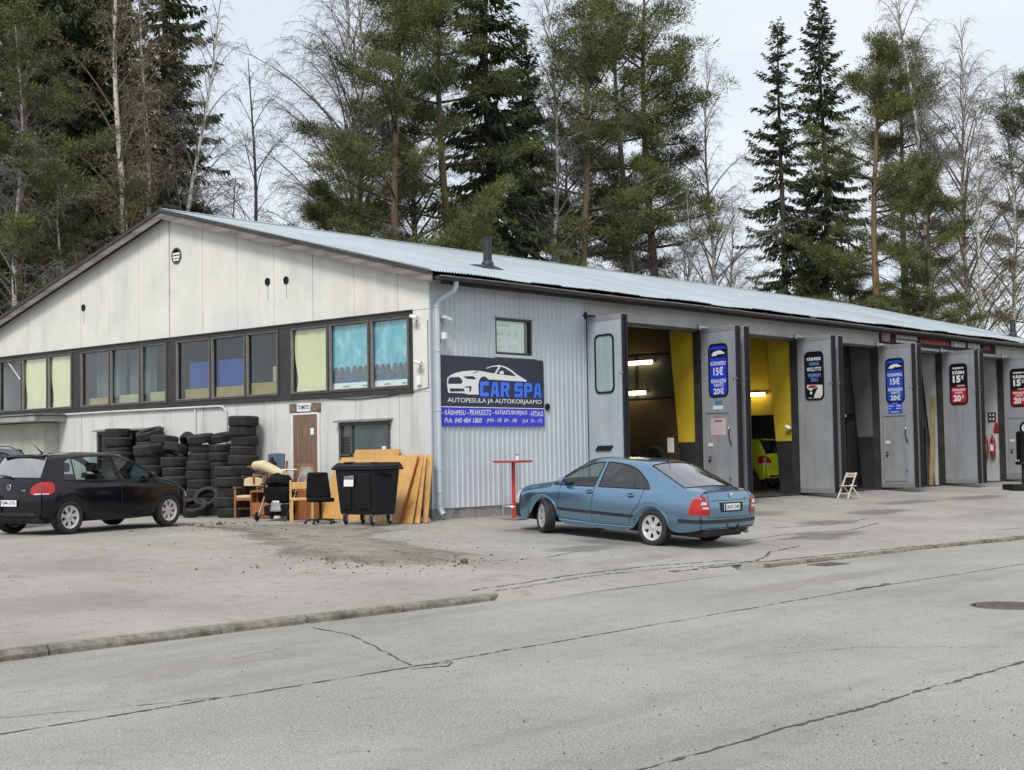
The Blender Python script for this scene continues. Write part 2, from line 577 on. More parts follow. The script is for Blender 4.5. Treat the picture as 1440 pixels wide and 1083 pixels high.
# kerb stones, each its own piece
kerb = tag(bpy.data.objects.new('kerb', None), kind='structure')
COL.objects.link(kerb)
rk = random.Random(3)
x = -30.0
while x < 40:
    L = rk.uniform(1.0, 2.0) if x < -6.5 else rk.uniform(0.9, 1.3)
    x2 = x + L
    y1, y2 = float(np.interp(x, KX, KY)), float(np.interp(x2, KX, KY))
    rise = float(np.interp(x, [-30, -8.5, -7.0, -6.4, -2.5, 2, 20, 40], [0.072, 0.072, 0.05, 0.03, 0.03, 0.04, 0.06, 0.06]))
    if -7.2 < x < -2.2:                                       # the kerb is worn away here
        x = x2
        continue
    mb = MB()
    yj = rk.uniform(-0.02, 0.02)
    a, b = Vector((x + 0.014, y1 + yj, 0)), Vector((x2 - 0.014, y2 + yj + rk.uniform(-0.015, 0.015), 0))
    d = (b - a).normalized()
    nrm = Vector((-d.y, d.x, 0))
    V = []
    segs = 6
    for i in range(segs + 1):
        p = a.lerp(b, i / segs)
        w0, w1 = rk.uniform(-0.014, 0.014), rk.uniform(-0.006, 0.006)
        top = ROADZ + rise + rk.uniform(-0.010, 0.008)
        for off, z in ((0.0, ROADZ - 0.14), (w0, top - 0.03), (0.022 + w0, top), (0.115, max(top, gz(p.x, p.y + 0.11) + 0.002) if x < -6 else top), (0.125, ROADZ - 0.14)):
            q = p + nrm * off
            V.append((q.x, q.y, z))
    F = [(i * 5 + k, (i + 1) * 5 + k, (i + 1) * 5 + (k + 1) % 5, i * 5 + (k + 1) % 5) for i in range(segs) for k in range(5)]
    F += [(4, 3, 2, 1, 0), tuple(segs * 5 + k for k in range(5))]
    mb.add(V, F)
    mb.build('kerb_stone', KERBM, kerb)
    x = x2

def crack(pts, w, parent, z, seed, jag=0.03, name='crack'):
    """A ragged dirt-filled crack laid on a surface; z is a number or the ground function."""
    r = random.Random(seed)
    P = []
    for (x0, y0), (x1, y1) in zip(pts[:-1], pts[1:]):
        L = math.hypot(x1 - x0, y1 - y0)
        k = max(2, int(L / 0.055))
        wx = wy = 0.0
        for i in range(k):
            t = i / k
            wx, wy = wx * .82 + r.uniform(-jag, jag) * .55, wy * .82 + r.uniform(-jag, jag) * .55
            P.append((x0 + (x1 - x0) * t + wx, y0 + (y1 - y0) * t + wy))
    P.append(pts[-1])
    V, F = [], []
    for i, p in enumerate(P):
        q = P[min(i + 1, len(P) - 1)]
        o_ = P[max(i - 1, 0)]
        d = Vector((q[0] - o_[0], q[1] - o_[1])).normalized()
        ww = w * r.choice((0.12, 0.35, 0.5, 0.7, 0.9, 1.0, 1.0, 1.3, 1.7))
        for s_ in (-1, 1):
            xx, yy = p[0] - d.y * ww / 2 * s_, p[1] + d.x * ww / 2 * s_
            V.append((xx, yy, (z if not callable(z) else z(xx, yy)) + 0.004))
    for i in range(len(P) - 1):
        F.append((2 * i, 2 * i + 1, 2 * i + 3, 2 * i + 2))
    mb = MB()
    mb.add(V, F)
    return mb.build(name, CRACK, parent)

RZ = lambda x, y: ROADZ
crack([(-30, -10.5), (-15.1, -11.05), (-11.4, -11.2), (-3.3, -11.27), (8, -11.9), (40, -14)], 0.026, road, RZ, 1, 0.012)
crack([(-24, -14.6), (-13.3, -15.07), (-10.6, -15.18), (-8.1, -15.25), (8, -16.4)], 0.034, road, RZ, 2, 0.02)
crack([(-10.1, -8.35), (-10.3, -9.2), (-10.9, -10.3), (-11.35, -11.15)], 0.022, road, RZ, 3, 0.02)
crack([(-15.5, -10.2), (-14.2, -10.75), (-13.3, -11.1)], 0.012, road, RZ, 4, 0.015)
crack([(-11.5, -11.3), (-11.2, -11.42), (-11.0, -11.3), (-11.35, -11.18)], 0.03, road, RZ, 5, 0.02)
crack([(-3.5, -11.2), (-3.0, -11.28), (-2.6, -11.2)], 0.07, road, RZ, 6, 0.03)
crack([(-9.3, -13.2), (-8.2, -13.7), (-7.3, -14.9)], 0.008, road, RZ, 7, 0.02)
crack([(-10.2, -16.45), (-9.4, -16.55), (-8.4, -16.6)], 0.05, road, RZ, 8, 0.04)
FZ = lambda x, y: max(gz(x, y), -0.505) + 0.002
for i, (pts, w) in enumerate([
        ([(-7.0, -7.75), (-4.6, -7.5), (-2.6, -7.6), (-1.2, -7.9)], 0.03), ([(-6.8, -7.95), (-4.5, -7.75), (-2.4, -7.95)], 0.022),
        ([(-2.5, -8.1), (-1.0, -8.2), (0.4, -7.6), (1.6, -7.4)], 0.035), ([(-3.3, -8.15), (-2.2, -8.25), (0.5, -8.45), (3.5, -8.75), (7.5, -9.2)], 0.045),
        ([(-14.5, -4.2), (-12.5, -5.0), (-12.1, -5.6)], 0.015), ([(-12.3, -5.2), (-13.8, -6.4)], 0.012),
        ([(1.5, -6.3), (3.2, -6.1), (5.4, -6.4), (7.5, -5.9)], 0.03), ([(4.4, -5.2), (6.2, -5.5), (8.4, -5.2)], 0.03),
        ([(-15, 1.2), (-10.5, -1.6), (-9.0, -3.9)], 0.012), ([(8.0, -8.2), (12, -8.8), (16, -9.0), (22, -9.8)], 0.03),
        ([(0.2, -1.9), (2.0, -2.2), (3.4, -1.9)], 0.02), ([(-4.6, -5.6), (-3.4, -5.9), (-2.2, -5.6)], 0.02)]):
    crack(pts, w, forecourt, FZ, 20 + i, 0.03)

def patch(name, pts, parent, m, zf, lift, seed, jag=0.25):
    """A ragged thin patch (dirt, damp, old tar) following the surface."""
    r = random.Random(seed)
    P = []
    for i in range(len(pts)):
        a, b = Vector(pts[i]), Vector(pts[(i + 1) % len(pts)])
        k = max(2, int((b - a).length / 0.25))
        for j in range(k):
            p = a.lerp(b, j / k)
            P.append((p.x + r.uniform(-jag, jag), p.y + r.uniform(-jag, jag) * 0.6))
    cx_, cy_ = sum(p[0] for p in P) / len(P), sum(p[1] for p in P) / len(P)
    V, F = [], []
    rings = (1.0, 0.75, 0.5, 0.25)
    for q in rings:
        for p in P:
            xx, yy = cx_ + (p[0] - cx_) * q, cy_ + (p[1] - cy_) * q
            V.append((xx, yy, zf(xx, yy) + lift * (0.15 if q == 1.0 else r.uniform(0.6, 1.3))))
    V.append((cx_, cy_, zf(cx_, cy_) + lift))
    n = len(P)
    for q in range(len(rings) - 1):
        for i in range(n):
            F.append((q * n + i, q * n + (i + 1) % n, (q + 1) * n + (i + 1) % n, (q + 1) * n + i))
    for i in range(n):
        F.append(((len(rings) - 1) * n + i, (len(rings) - 1) * n + (i + 1) % n, len(V) - 1))
    mb = MB()
    mb.add(V, F)
    o = mb.build(name, m, parent, smooth=True)
    at = o.data.attributes.new('cover', 'FLOAT', 'POINT')
    for q, c in enumerate((0.0, 0.42, 0.75, 0.95)):
        for i in range(n):
            at.data[q * n + i].value = c
    at.data[len(V) - 1].value = 1.0
    return o

def fade_edges(m, most=1.0):
    """Thin loose cover: breaks up into bare ground towards its rim."""
    n, l = m.node_tree.nodes, m.node_tree.links
    bs = n['Principled BSDF']
    at = n.new('ShaderNodeAttribute')
    at.attribute_name = 'cover'
    tc = n.new('ShaderNodeTexCoord')
    no = n.new('ShaderNodeTexNoise')
    no.inputs['Scale'].default_value = 2.2
    no.inputs['Detail'].default_value = 9
    no.inputs['Roughness'].default_value = 0.7
    l.new(tc.outputs['Object'], no.inputs['Vector'])
    ad = n.new('ShaderNodeMath')
    ad.operation = 'ADD'
    l.new(at.outputs['Fac'], ad.inputs[0])
    l.new(no.outputs['Fac'], ad.inputs[1])
    mr = n.new('ShaderNodeMapRange')
    mr.inputs['From Min'].default_value = 0.66
    mr.inputs['From Max'].default_value = 1.35
    mr.inputs['To Max'].default_value = most
    l.new(ad.outputs[0], mr.inputs['Value'])
    l.new(mr.outputs[0], bs.inputs['Alpha'])
    return m
fade_edges(DIRT)

# ================================================================== the garage building
RIDGE_Y, RIDGE_Z, PITCH = 8.97, 7.42, 0.26
XE = 34.3                                                     # far end of the building
YB = 18.2                                                     # back wall

def rz_(y):
    return RIDGE_Z - PITCH * abs(y - RIDGE_Y)

bld = empty('garage_building', (0, 0, 0), 0, 'long low car workshop with pale panelled gable, grey roof and row of folding doors', 'building')

def part(name, loc=(0, 0, 0), parent=bld):
    o = bpy.data.objects.new(name, None)
    COL.objects.link(o)
    o.parent = parent
    o.location = loc
    return o

# ---- gable: upper and lower panels, each its own piece
rp = random.Random(11)
edges = sorted({0.0, 18.2} | {round(9.0 + 1.35 * k, 3) for k in range(-6, 7) if 0.2 < 9.0 + 1.35 * k < 18.0})
upper = part('upper_gable_wall')
lower = part('lower_gable_wall')
for y0, y1 in zip(edges[:-1], edges[1:]):
    a, b = y0 + 0.007, y1 - 0.007
    pts = [(a, 4.26), (b, 4.26), (b, rz_(b) - 0.13)]
    if a < RIDGE_Y < b:
        pts.append((RIDGE_Y, rz_(RIDGE_Y) - 0.13))
    pts.append((a, rz_(a) - 0.13))
    off = rp.uniform(-0.004, 0.004)
    m = MB()
    m.prism(pts, (0.055 + off, 0, 0), (0, 1, 0), (0, 0, 1), -0.06)
    m.build('wall_panel', PANEL, upper, bevel=0.006, seg=1)
    m = MB()
    m.box(off, 0.06 + off, a, b, 0.20, 2.575)
    m.build('wall_panel', PANEL2, lower, bevel=0.006, seg=1)
m = MB()
m.prism([(0.02, 4.2), (18.18, 4.2), (18.18, rz_(18.18) - 0.14), (RIDGE_Y, RIDGE_Z - 0.14), (0.02, rz_(0.02) - 0.14)], (0.08, 0, 0), (0, 1, 0), (0, 0, 1), 0.1)
m.box(0.08, 0.18, 0.05, 18.15, -0.2, 2.58)
m.build_each('gable_backing', DARKW, bld)
m = MB()
m.box(-0.012, 0.05, 8.985, 9.015, 4.27, 7.20)
m.build('rusty_joint_strip', RUST, bld)
m = MB()
m.box(0.015, 0.3, 0.0, 18.2, -0.4, 0.197)
m.box(0.018, 5.0, 0.018, 0.3, -0.4, 0.205)
m.build_each('plinth', CONC, bld)

# ---- window band
band = part('window_band')
m = MB()
for z0, z1 in ((4.17, 4.262), (2.572, 2.672)):
    m.box(-0.03, 0.14, 0.48, 18.2, z0, z1)
m.box(-0.055, 0.02, 0.46, 18.2, 4.245, 4.275)
m.box(-0.06, 0.02, 0.46, 18.2, 2.565, 2.59)
for y0, y1 in ((0.48, 0.53), (4.36, 4.76), (8.73, 9.09), (13.04, 13.44), (17.36, 17.76)):
    m.box(-0.02, 0.13, y0, y1, 2.6, 4.2)
m.build_each('band_board', BAND, band, bevel=0.004, seg=1)
m = MB()
m.box(0.0, 0.06, 0.0, 0.475, 2.58, 4.255)
m.build('corner_panel', PANEL, band, bevel=0.006, seg=1)
m = MB()
for g in range(0, 3):
    pass
wins = [(0.53, 1.74), (1.74, 3.06), (3.06, 4.36), (4.76, 5.96), (5.96, 7.30), (7.30, 8.73), (9.09, 10.24), (10.24, 11.62), (11.62, 13.04), (13.44, 14.68), (14.68, 16.06), (16.06, 17.36)]
CURT = mat('green_paper_blind', (0.62, 0.63, 0.37), 0.75, var=0.05, scale=1.5)
BOXM = mat('cardboard', (0.58, 0.41, 0.13), 0.8, var=0.15, scale=2)
BOXL = mat('pale_cardboard', (0.62, 0.56, 0.30), 0.8, var=0.12, scale=2)
BLUEB = mat('blue_board', (0.03, 0.10, 0.42), 0.6, var=0.12, scale=2)
SLATE = mat('grey_cloth', (0.20, 0.235, 0.245), 0.8, var=0.15, scale=1.3)
for k, (y0, y1) in enumerate(wins):
    w = part('window', parent=bld)
    m = MB()
    t = 0.055
    m.box(-0.045, 0.05, y0 + 0.012, y0 + t, 2.675, 4.165)
    m.box(-0.045, 0.05, y1 - t, y1 - 0.012, 2.675, 4.165)
    m.box(-0.045, 0.05, y0 + t, y1 - t, 4.11, 4.165)
    m.box(-0.045, 0.05, y0 + t, y1 - t, 2.675, 2.72)
    m.build('frame', FRAMEM, w, bevel=0.004, seg=1)
    m = MB()
    m.box(-0.05, 0.0, y0 + t + 0.002, y0 + t + 0.014, 2.722, 4.108)
    m.box(-0.05, 0.0, y1 - t - 0.03, y1 - t - 0.004, 2.722, 4.108)
    m.box(-0.058, 0.0, y0 + t, y1 - t, 2.722, 2.742)
    m.build_each('bead', FRAMEL, w)
    m = MB()
    m.box(0.012, 0.018, y0 + t, y1 - t, 2.72, 4.11)
    m.build('pane', PANE if 3 <= k <= 8 or k == 11 else CLEAR, w)
    # what hangs or stands behind the glass
    if k in (2, 9, 10):
        m = MB()
        n = 10
        ya, yb = y0 + t + 0.01, y1 - t - (0.015 if k != 2 else 0.02)
        V, F = [], []
        for j in range(13):
            z = 2.72 + j * 1.39 / 12
            bulge = 0.10 * math.exp(-((z - 3.05) / 0.33) ** 2)
            for i in range(n):
                yy = ya + (yb - bulge - ya) * i / (n - 1)
                V.append((0.05 + 0.012 * math.sin(i * 1.7 + j * 0.3), yy, z))
        for j in range(12):
            for i in range(n - 1):
                F.append((j * n + i, j * n + i + 1, (j + 1) * n + i + 1, (j + 1) * n + i))
        m.add(V, F)
        m.build('paper_blind', CURT, w, smooth=True)
    if k in (3, 4, 5):
        m = MB()
        m.box(0.07, 0.5, y0 + 0.06, y1 - (0.25 if k == 5 else 0.06), 2.73, 2.98 + 0.03 * (k == 3))
        m.build('cardboard_box', BOXM, w, bevel=0.01)
        if k in (4, 5):
            m = MB()
            m.box(0.12, 0.3, y0 + 0.06, y1 - (0.12 if k == 4 else 0.36), 2.99, 3.62)
            m.build('blue_board', BLUEB, w, bevel=0.01)
        else:
            m = MB()
            m.box(0.08, 0.26, y0 + 0.06, y0 + 0.36, 3.02, 3.36)
            m.build('cardboard_box', BOXL, w, bevel=0.01)
    if k in (6, 7, 8):
        m = MB()
        m.box(0.07, 0.4, y0 + 0.06, y1 - 0.27, 2.73, (2.97, 2.95, 2.92)[k - 6])
        m.build('cardboard_box', (BOXL, BOXL, BOXM)[k - 6], w, bevel=0.01)
        if k > 6:
            m = MB()
            V, F = [], []
            for i in range(16):
                yy = y0 + 0.03 + (y1 - y0 - (0.06 if k == 8 else 0.22)) * i / 15
                V += [(0.46 + 0.05 * math.sin(i * 1.9), yy, 2.6), (0.46 + 0.04 * math.sin(i * 1.9 + 0.4), yy, 4.2)]
            F = [(2 * i, 2 * i + 2, 2 * i + 3, 2 * i + 1) for i in range(15)]
            m.add(V, F)
            m.build('curtain', SLATE, w, smooth=True)
    if k == 11:
        m = MB()
        m.box(0.3, 0.6, y0 + 0.3, y0 + 0.8, 2.62, 3.3)
        m.build('cardboard_box', mat('orange_brown_carton', (0.22, 0.10, 0.05), 0.8, var=0.3, scale=4), w, bevel=0.03)
        m = MB()
        m.bar((-0.002, y0 + 0.1, 3.55), (-0.002, y1 - 0.5, 4.1), 0.02, 0.02)
        m.build('stay_bar', WHITEP, w)
# printed winter-tyre posters in the two right-hand panes (flat print: sky, snow, tyres, white foot)
TEALA = mat('poster_teal', (0.07, 0.36, 0.48), 0.5, col2=(0.22, 0.54, 0.62), scale=2.6, stretch=(1, 1.6, 0.9), lo=0.36, hi=0.66)
mix_noise(TEALA, (0.50, 0.72, 0.76), 3.6, 0.55, 0.70, stretch=(1, 1.8, 1.0), amount=0.6, offset=(2, 3, 1))
SNOW = mat('poster_snow', (0.42, 0.66, 0.72), 0.5, var=0.2, scale=7)
PWHITE = mat('poster_white', (0.66, 0.76, 0.76), 0.5, var=0.03, scale=3)
PTYRE = mat('poster_tyre', (0.03, 0.055, 0.07), 0.5, col2=(0.11, 0.15, 0.17), scale=14)
PBLUE = mat('poster_blue', (0.02, 0.10, 0.30), 0.5, var=0.2, scale=6)
PDARK = mat('poster_dark_tree', (0.03, 0.12, 0.18), 0.5, var=0.2, scale=6)
U_, W_ = Vector((0, -1, 0)), Vector((0, 0, 1))
for k in (0, 1):
    y0, y1 = wins[k]
    for h in (0, 1):
        pw = (y1 - y0 - 0.13) / 2
        yl = y1 - 0.062 - h * (pw + 0.006)
        o_ = Vector((0.045, yl, 2.725))
        pst = part('winter_tyre_poster')
        m = MB()
        m.prism([(0, 0), (pw, 0), (pw, 1.38), (0, 1.38)], o_, U_, W_, -0.004)
        m.build('print_sheet', TEALA, pst)
        lay = lambda p, mm, nm, d: MB().add([o_ + U_ * a + W_ * b + Vector((-d, 0, 0)) for a, b in p], [tuple(range(len(p)))]).build(nm, mm, pst)
        lay([(0, 0.13), (pw, 0.13), (pw, 0.36), (0, 0.33)], PBLUE, 'print_shadow', 0.003)
        lay([(0, 0), (pw, 0), (pw, 0.145), (0, 0.145)], PWHITE, 'print_foot', 0.005)
        for q in range(3):
            a0 = pw * (0.02 + 0.31 * q)
            pts = []
            for s_ in range(9):
                th = math.pi * s_ / 8
                pts.append((a0 + pw * 0.15 - pw * 0.145 * math.cos(th), 0.40 + 0.10 * math.sin(th)))
            pts = [(a0 + pw * 0.005, 0.21)] + pts + [(a0 + pw * 0.295, 0.19)]
            lay(pts, PTYRE, 'print_tyre', 0.006)
        m = MB()
        scribble(m, o_ + Vector((-0.008, 0, 0)), U_, W_, pw * 0.55, 0.05, pw * 0.35, 0.03, 60 + k * 2 + h)
        m.build('small_print', PDARK, pst)

# ---- small openings in the gable
vent = part('round_vent')
m = MB()
Mv = Matrix.Translation((0.0, 8.68, 6.26)) @ Matrix.Rotation(-math.pi / 2, 4, 'Y')
m.lathe([(0.185, 0.0), (0.20, 0.035), (0.165, 0.04), (0.16, 0.01)], 28, Mv)
m.build('vent_ring', FRAMEM, vent, smooth=True)
m = MB()
for zz, hw in ((0.05, 0.155), (-0.03, 0.16), (-0.10, 0.125)):
    m.box(-0.03, -0.006, 8.68 - hw, 8.68 + hw, 6.26 + zz - 0.028, 6.26 + zz + 0.022)
m.build_each('vent_slat', WHITEP, vent)
m = MB()
m.lathe([(0.165, 0.012), (0.0, 0.012)], 28, Mv)
m.build('vent_dark', BLACKP, vent)
for (yy, zz) in ((12.91, 5.33), (5.16, 5.29), (4.5, 5.26)):
    m = MB()
    m.lathe([(0.085, -0.01), (0.09, 0.02), (0.07, 0.025), (0.065, 0.004), (0.0, 0.004)], 20, Matrix.Translation((-0.004, yy, zz)) @ Matrix.Rotation(-math.pi / 2, 4, 'Y'))
    m.build('pipe_hole', BLACKP, bld, smooth=True)
    m = MB()
    m.box(-0.0075, 0.0, yy - 0.012, yy + 0.01, zz - 0.42, zz - 0.09)
    m.build('drip_stain', mat('drip_grime', (0.30, 0.28, 0.24), 0.9, var=0.2, scale=8), bld)

# conduit along the band and down the wall
m = MB()
m.tube([(-0.06, 13.9, 2.53), (-0.05, 11.5, 2.535), (-0.05, 6.95, 2.52), (-0.05, 6.80, 2.50), (-0.05, 6.70, 2.40), (-0.05, 6.69, 1.6)], 0.026, 10)
m.tube([(-0.035, 7.93, 2.51), (-0.035, 7.93, 1.6)], 0.022, 8)
m.build_each('conduit', PANEL2, bld, smooth=True)
m = MB()
m.tube([(-0.02, 3.1, 2.55), (-0.02, 2.2, 2.50), (-0.02, 1.2, 2.53), (-0.02, 0.5, 2.60), (-0.02, 0.03, 2.66)], 0.008, 6)
m.tube([(-0.02, 0.02, 2.66), (-0.02, 0.02, 4.03)], 0.006, 6)
m.build_each('cable', BLACKP, bld)

# ---- brown service door, sign over it
dr = part('service_door')
m = MB()
for i in range(8):
    y0 = 3.45 + i * 0.1025
    m.box(-0.045, -0.005, y0 + 0.004, y0 + 0.0985, 0.22, 2.22)
m.build_each('door_board', BROWNW, dr, bevel=0.005, seg=1)
m = MB()
m.box(-0.05, 0.0, 3.385, 3.445, 0.1, 2.26)
m.box(-0.05, 0.0, 4.275, 4.335, 0.1, 2.26)
m.box(-0.05, 0.0, 3.445, 4.275, 2.225, 2.27)
m.build('door_frame', WHITEP, dr, bevel=0.006, seg=1)
m = MB()
m.box(-0.055, -0.046, 3.55, 3.66, 1.78, 1.93)
m.build('paper_note', WHITEM, dr)
m = MB()
m.box(-0.06, 0.0, 4.10, 4.38, 2.285, 2.48)
m.box(-0.06, 0.0, 3.36, 3.62, 2.285, 2.48)
m.build_each('overdoor_block', mat('worn_brown', (0.16, 0.12, 0.085), 0.8, var=0.3, scale=8), dr, bevel=0.01)
osign = empty('office_sign', (0, 0, 0), 0, 'small white sign with office lettering over the brown door', 'sign')
m = MB()
m.box(-0.075, -0.062, 3.64, 4.09, 2.30, 2.475)
m.build('sign_plate', WHITEM, osign)
m = MB()
text(m, 'TOIMISTO', (-0.077, 4.06, 2.34), (0, -1, 0), (0, 0, 1), 0, 0, 0.39, 0.10, bold=0.02)
m.build('lettering', BLACKP, osign)

# ---- lower gable windows
def low_window(y0, y1, z0, z1, vent_part, pane):
    w = part('low_window')
    m = MB()
    t = 0.07
    m.box(-0.07, 0.0, y0, y0 + t, z0, z1)
    m.box(-0.07, 0.0, y1 - t, y1, z0, z1)
    m.box(-0.07, 0.0, y0 + t, y1 - t, z1 - t, z1)
    m.box(-0.07, 0.0, y0 + t, y1 - t, z0, z0 + t)
    m.box(-0.06, 0.0, y0 + t, y1 - t, z0 + 0.30, z0 + 0.35)
    if vent_part:
        m.box(-0.06, 0.0, y1 - 0.42, y1 - 0.36, z0 + t, z1 - t)
    m.build('frame', FRAMEM, w, bevel=0.006, seg=1)
    m = MB()
    m.box(-0.015, -0.008, y0 + t, y1 - t, z0 + t, z1 - t)
    m.build('pane', pane, w)
    if vent_part:
        for i in range(12):
            zz = z0 + 0.36 + i * 0.031
            m = MB()
            m.bar((-0.035, y1 - 0.36, zz), (-0.035, y1 - t, zz), 0.03, 0.006, (0.5, 0, 1))
            m.build('vent_slat', FRAMEM, w)
        m = MB()
        m.box(-0.02, -0.016, y0 + 0.12, y0 + 0.24, z0 + 0.38, z0 + 0.50)
        m.build('sticker', WHITEM, w)
    m = MB()
    m.add([(0.0, y0 - 0.08, z1 + 0.06), (0.0, y1 + 0.08, z1 + 0.06), (-0.16, y1 + 0.08, z1 + 0.025), (-0.16, y0 - 0.08, z1 + 0.025),
           (0.0, y0 - 0.08, z1 + 0.035), (0.0, y1 + 0.08, z1 + 0.035), (-0.16, y1 + 0.08, z1 + 0.0), (-0.16, y0 - 0.08, z1 + 0.0)],
          [(0, 1, 2, 3), (7, 6, 5, 4), (0, 4, 5, 1), (1, 5, 6, 2), (2, 6, 7, 3), (3, 7, 4, 0)])
    m.build('drip_cap', mat('worn_tin', (0.22, 0.205, 0.19), 0.6, 0.3, var=0.25, scale=5), w)
low_window(1.17, 2.72, 1.0, 2.02, True, mat('dull_green_pane', (0.045, 0.075, 0.073), 0.08, var=0.25, scale=1.5, spec=0.7))
low_window(9.35, 12.2, 1.0, 2.03, False, mat('black_pane', (0.012, 0.013, 0.014), 0.15, var=0.25, scale=1.5, spec=0.3))

# ---- annex with flat canopy at the far left of the gable
anx = part('annex')
m = MB()
m.box(-0.45, -0.01, 14.15, 22.0, 0.0, 2.32)
m.build('annex_wall', mat('annex_render', (0.40, 0.395, 0.355), 0.85, var=0.12, scale=1.4), anx)
m = MB()
m.box(-0.95, 0.02, 13.75, 22.0, 2.345, 2.50)
m.build('canopy_edge', mat('canopy_board', (0.30, 0.295, 0.28), 0.8, var=0.2, scale=2), anx, bevel=0.02)
m = MB()
m.box(-0.99, 0.0, 13.70, 22.0, 2.51, 2.545)
m.build('canopy_felt', mat('roof_felt', (0.20, 0.195, 0.185), 0.85, var=0.25, scale=2), anx, bevel=0.01)

# ---- ribbed cladding of the long side, with the window cut out of it
WX0, WX1, WZ0, WZ1 = 1.98, 3.16, 3.42, 4.20
m = MB()
prof = []
x = 0.03
while x < 4.99:
    for dx, dy in ((0.0, 0.0), (0.095, 0.0), (0.108, -0.019), (0.142, -0.019)):
        prof.append((min(x + dx, 5.0), dy))
    x += 0.155
for i in range(len(prof) - 1):
    (xa, ya), (xb, yb) = prof[i], prof[i + 1]
    if xb - xa < 1e-6:
        continue
    xm = (xa + xb) / 2
    for za, zb in ([(0.212, WZ0), (WZ1, 4.86)] if WX0 < xm < WX1 else [(0.212, 4.86)]):
        m.add([(xa, ya, za), (xb, yb, za), (xb, yb, zb), (xa, ya, zb)], [(0, 1, 2, 3)])
clad = m.build('ribbed_cladding', CLAD, bld)
m = MB()
m.box(-0.002, 0.028, -0.026, 0.012, 0.21, 4.84)
m.box(5.0, 5.03, -0.03, 0.012, 0.21, 4.84)
m.build_each('corner_trim', CLAD, bld)
m = MB()
m.box(0.03, WX0, 0.03, 0.12, 0.21, 4.85)
m.box(WX1, 5.0, 0.03, 0.12, 0.21, 4.85)
m.box(WX0, WX1, 0.03, 0.12, 0.21, WZ0)
m.box(WX0, WX1, 0.03, 0.12, WZ1, 4.85)
m.build_each('side_backing', DARKW, bld)
m = MB()
m.lathe([(0.075, -0.005), (0.08, 0.02), (0.06, 0.024), (0.05, 0.006), (0, 0.006)], 18, Matrix.Translation((3.62, -0.02, 2.31)) @ Matrix.Rotation(math.pi / 2, 4, 'X'))
m.build('pipe_hole', BLACKP, bld, smooth=True)
hw = part('hours_window')
m = MB()
t = 0.05
m.box(WX0, WX0 + t, 0.0, 0.09, WZ0, WZ1)
m.box(WX1 - t, WX1, 0.0, 0.09, WZ0, WZ1)
m.box(WX0 + t, WX1 - t, 0.0, 0.09, WZ1 - t, WZ1)
m.box(WX0 + t, WX1 - t, 0.0, 0.09, WZ0, WZ0 + t)
m.build('frame', mat('black_green_frame', (0.018, 0.024, 0.022), 0.4, var=0.2, scale=5), hw, bevel=0.005, seg=1)
m = MB()
m.box(WX0 + t, WX1 - t, 0.045, 0.05, WZ0 + t, WZ1 - t)
m.build('pane', CLEAR, hw)
m = MB()
m.box(WX0 + t, WX1 - 0.17, 0.075, 0.085, WZ0 + t, WZ1 - t)
m.build('window_film', mat('pale_film', (0.66, 0.78, 0.745), 0.6, var=0.05, scale=2), hw)
m = MB()
o_ = (WX0 + 0.08, 0.07, WZ0)
for s_, a, b, w_, h_ in (('AVOINNA', 0.10, 0.60, 0.36, 0.075), ('MA - PE', 0.04, 0.42, 0.22, 0.06), ('LA', 0.10, 0.28, 0.08, 0.06), ('SU', 0.10, 0.14, 0.08, 0.06), ('09 - 18', 0.40, 0.40, 0.30, 0.10), ('10 - 17', 0.42, 0.14, 0.26, 0.06)):
    text(m, s_, o_, (1, 0, 0), (0, 0, 1), a, b, w_, h_, bold=0.01)
m.build('lettering', mat('faded_film_ink', (0.44, 0.55, 0.52), 0.6, var=0.1, scale=9), hw)
m = MB()
m.box(WX0 + 0.46, WX0 + 0.80, 0.066, 0.068, WZ0 + 0.24, WZ0 + 0.34)
m.build('paper_strip', WHITEM, hw)
m = MB()
m.box(WX0 - 0.03, WX1 + 0.10, -0.06, 0.0, WZ1 + 0.01, WZ1 + 0.035)
m.box(WX1 + 0.005, WX1 + 0.10, -0.035, 0.0, WZ0 - 0.02, WZ1 + 0.005)
m.box(WX0 - 0.02, WX1 + 0.12, -0.06, 0.0, WZ0 - 0.07, WZ0 - 0.02)
m.build_each('window_trim', CLAD, hw, bevel=0.004, seg=1)

# ---- eaves, gutter, downpipe, fascia
m = MB()
m.box(5.03, XE, -0.012, 0.14, 4.37, 4.86)
m.build('lintel', LINTEL, bld)
m = MB()
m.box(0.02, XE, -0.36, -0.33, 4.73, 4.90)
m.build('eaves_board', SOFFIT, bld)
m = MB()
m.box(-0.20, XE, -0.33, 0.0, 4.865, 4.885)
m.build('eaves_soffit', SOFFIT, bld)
for i in range(32):
    m = MB()
    xx = 0.15 + i * 1.08
    m.add([(xx, -0.46, 4.80), (xx + 0.06, -0.46, 4.80), (xx + 0.06, -0.36, 4.83), (xx, -0.36, 4.83), (xx, -0.46, 4.895), (xx + 0.06, -0.46, 4.895), (xx + 0.06, -0.36, 4.92), (xx, -0.36, 4.92)],
          [(0, 3, 2, 1), (4, 5, 6, 7), (0, 1, 5, 4), (1, 2, 6, 5), (2, 3, 7, 6), (3, 0, 4, 7)])
    m.build('rafter_end', SOFFIT, bld)
gut = part('gutter')
rg = random.Random(5)
m = MB()
V, F = [], []
xs = np.linspace(-0.22, XE + 0.1, 60)
nn_ = 9
for i, x in enumerate(xs):
    dz = -0.0009 * x + 0.008 * math.sin(x * 0.9) + rg.uniform(-0.003, 0.003)
    for k in range(nn_):
        a = math.pi * k / (nn_ - 1)
        V.append((x, -0.475 - 0.068 * math.cos(a), 4.865 + dz - 0.075 * math.sin(a)))
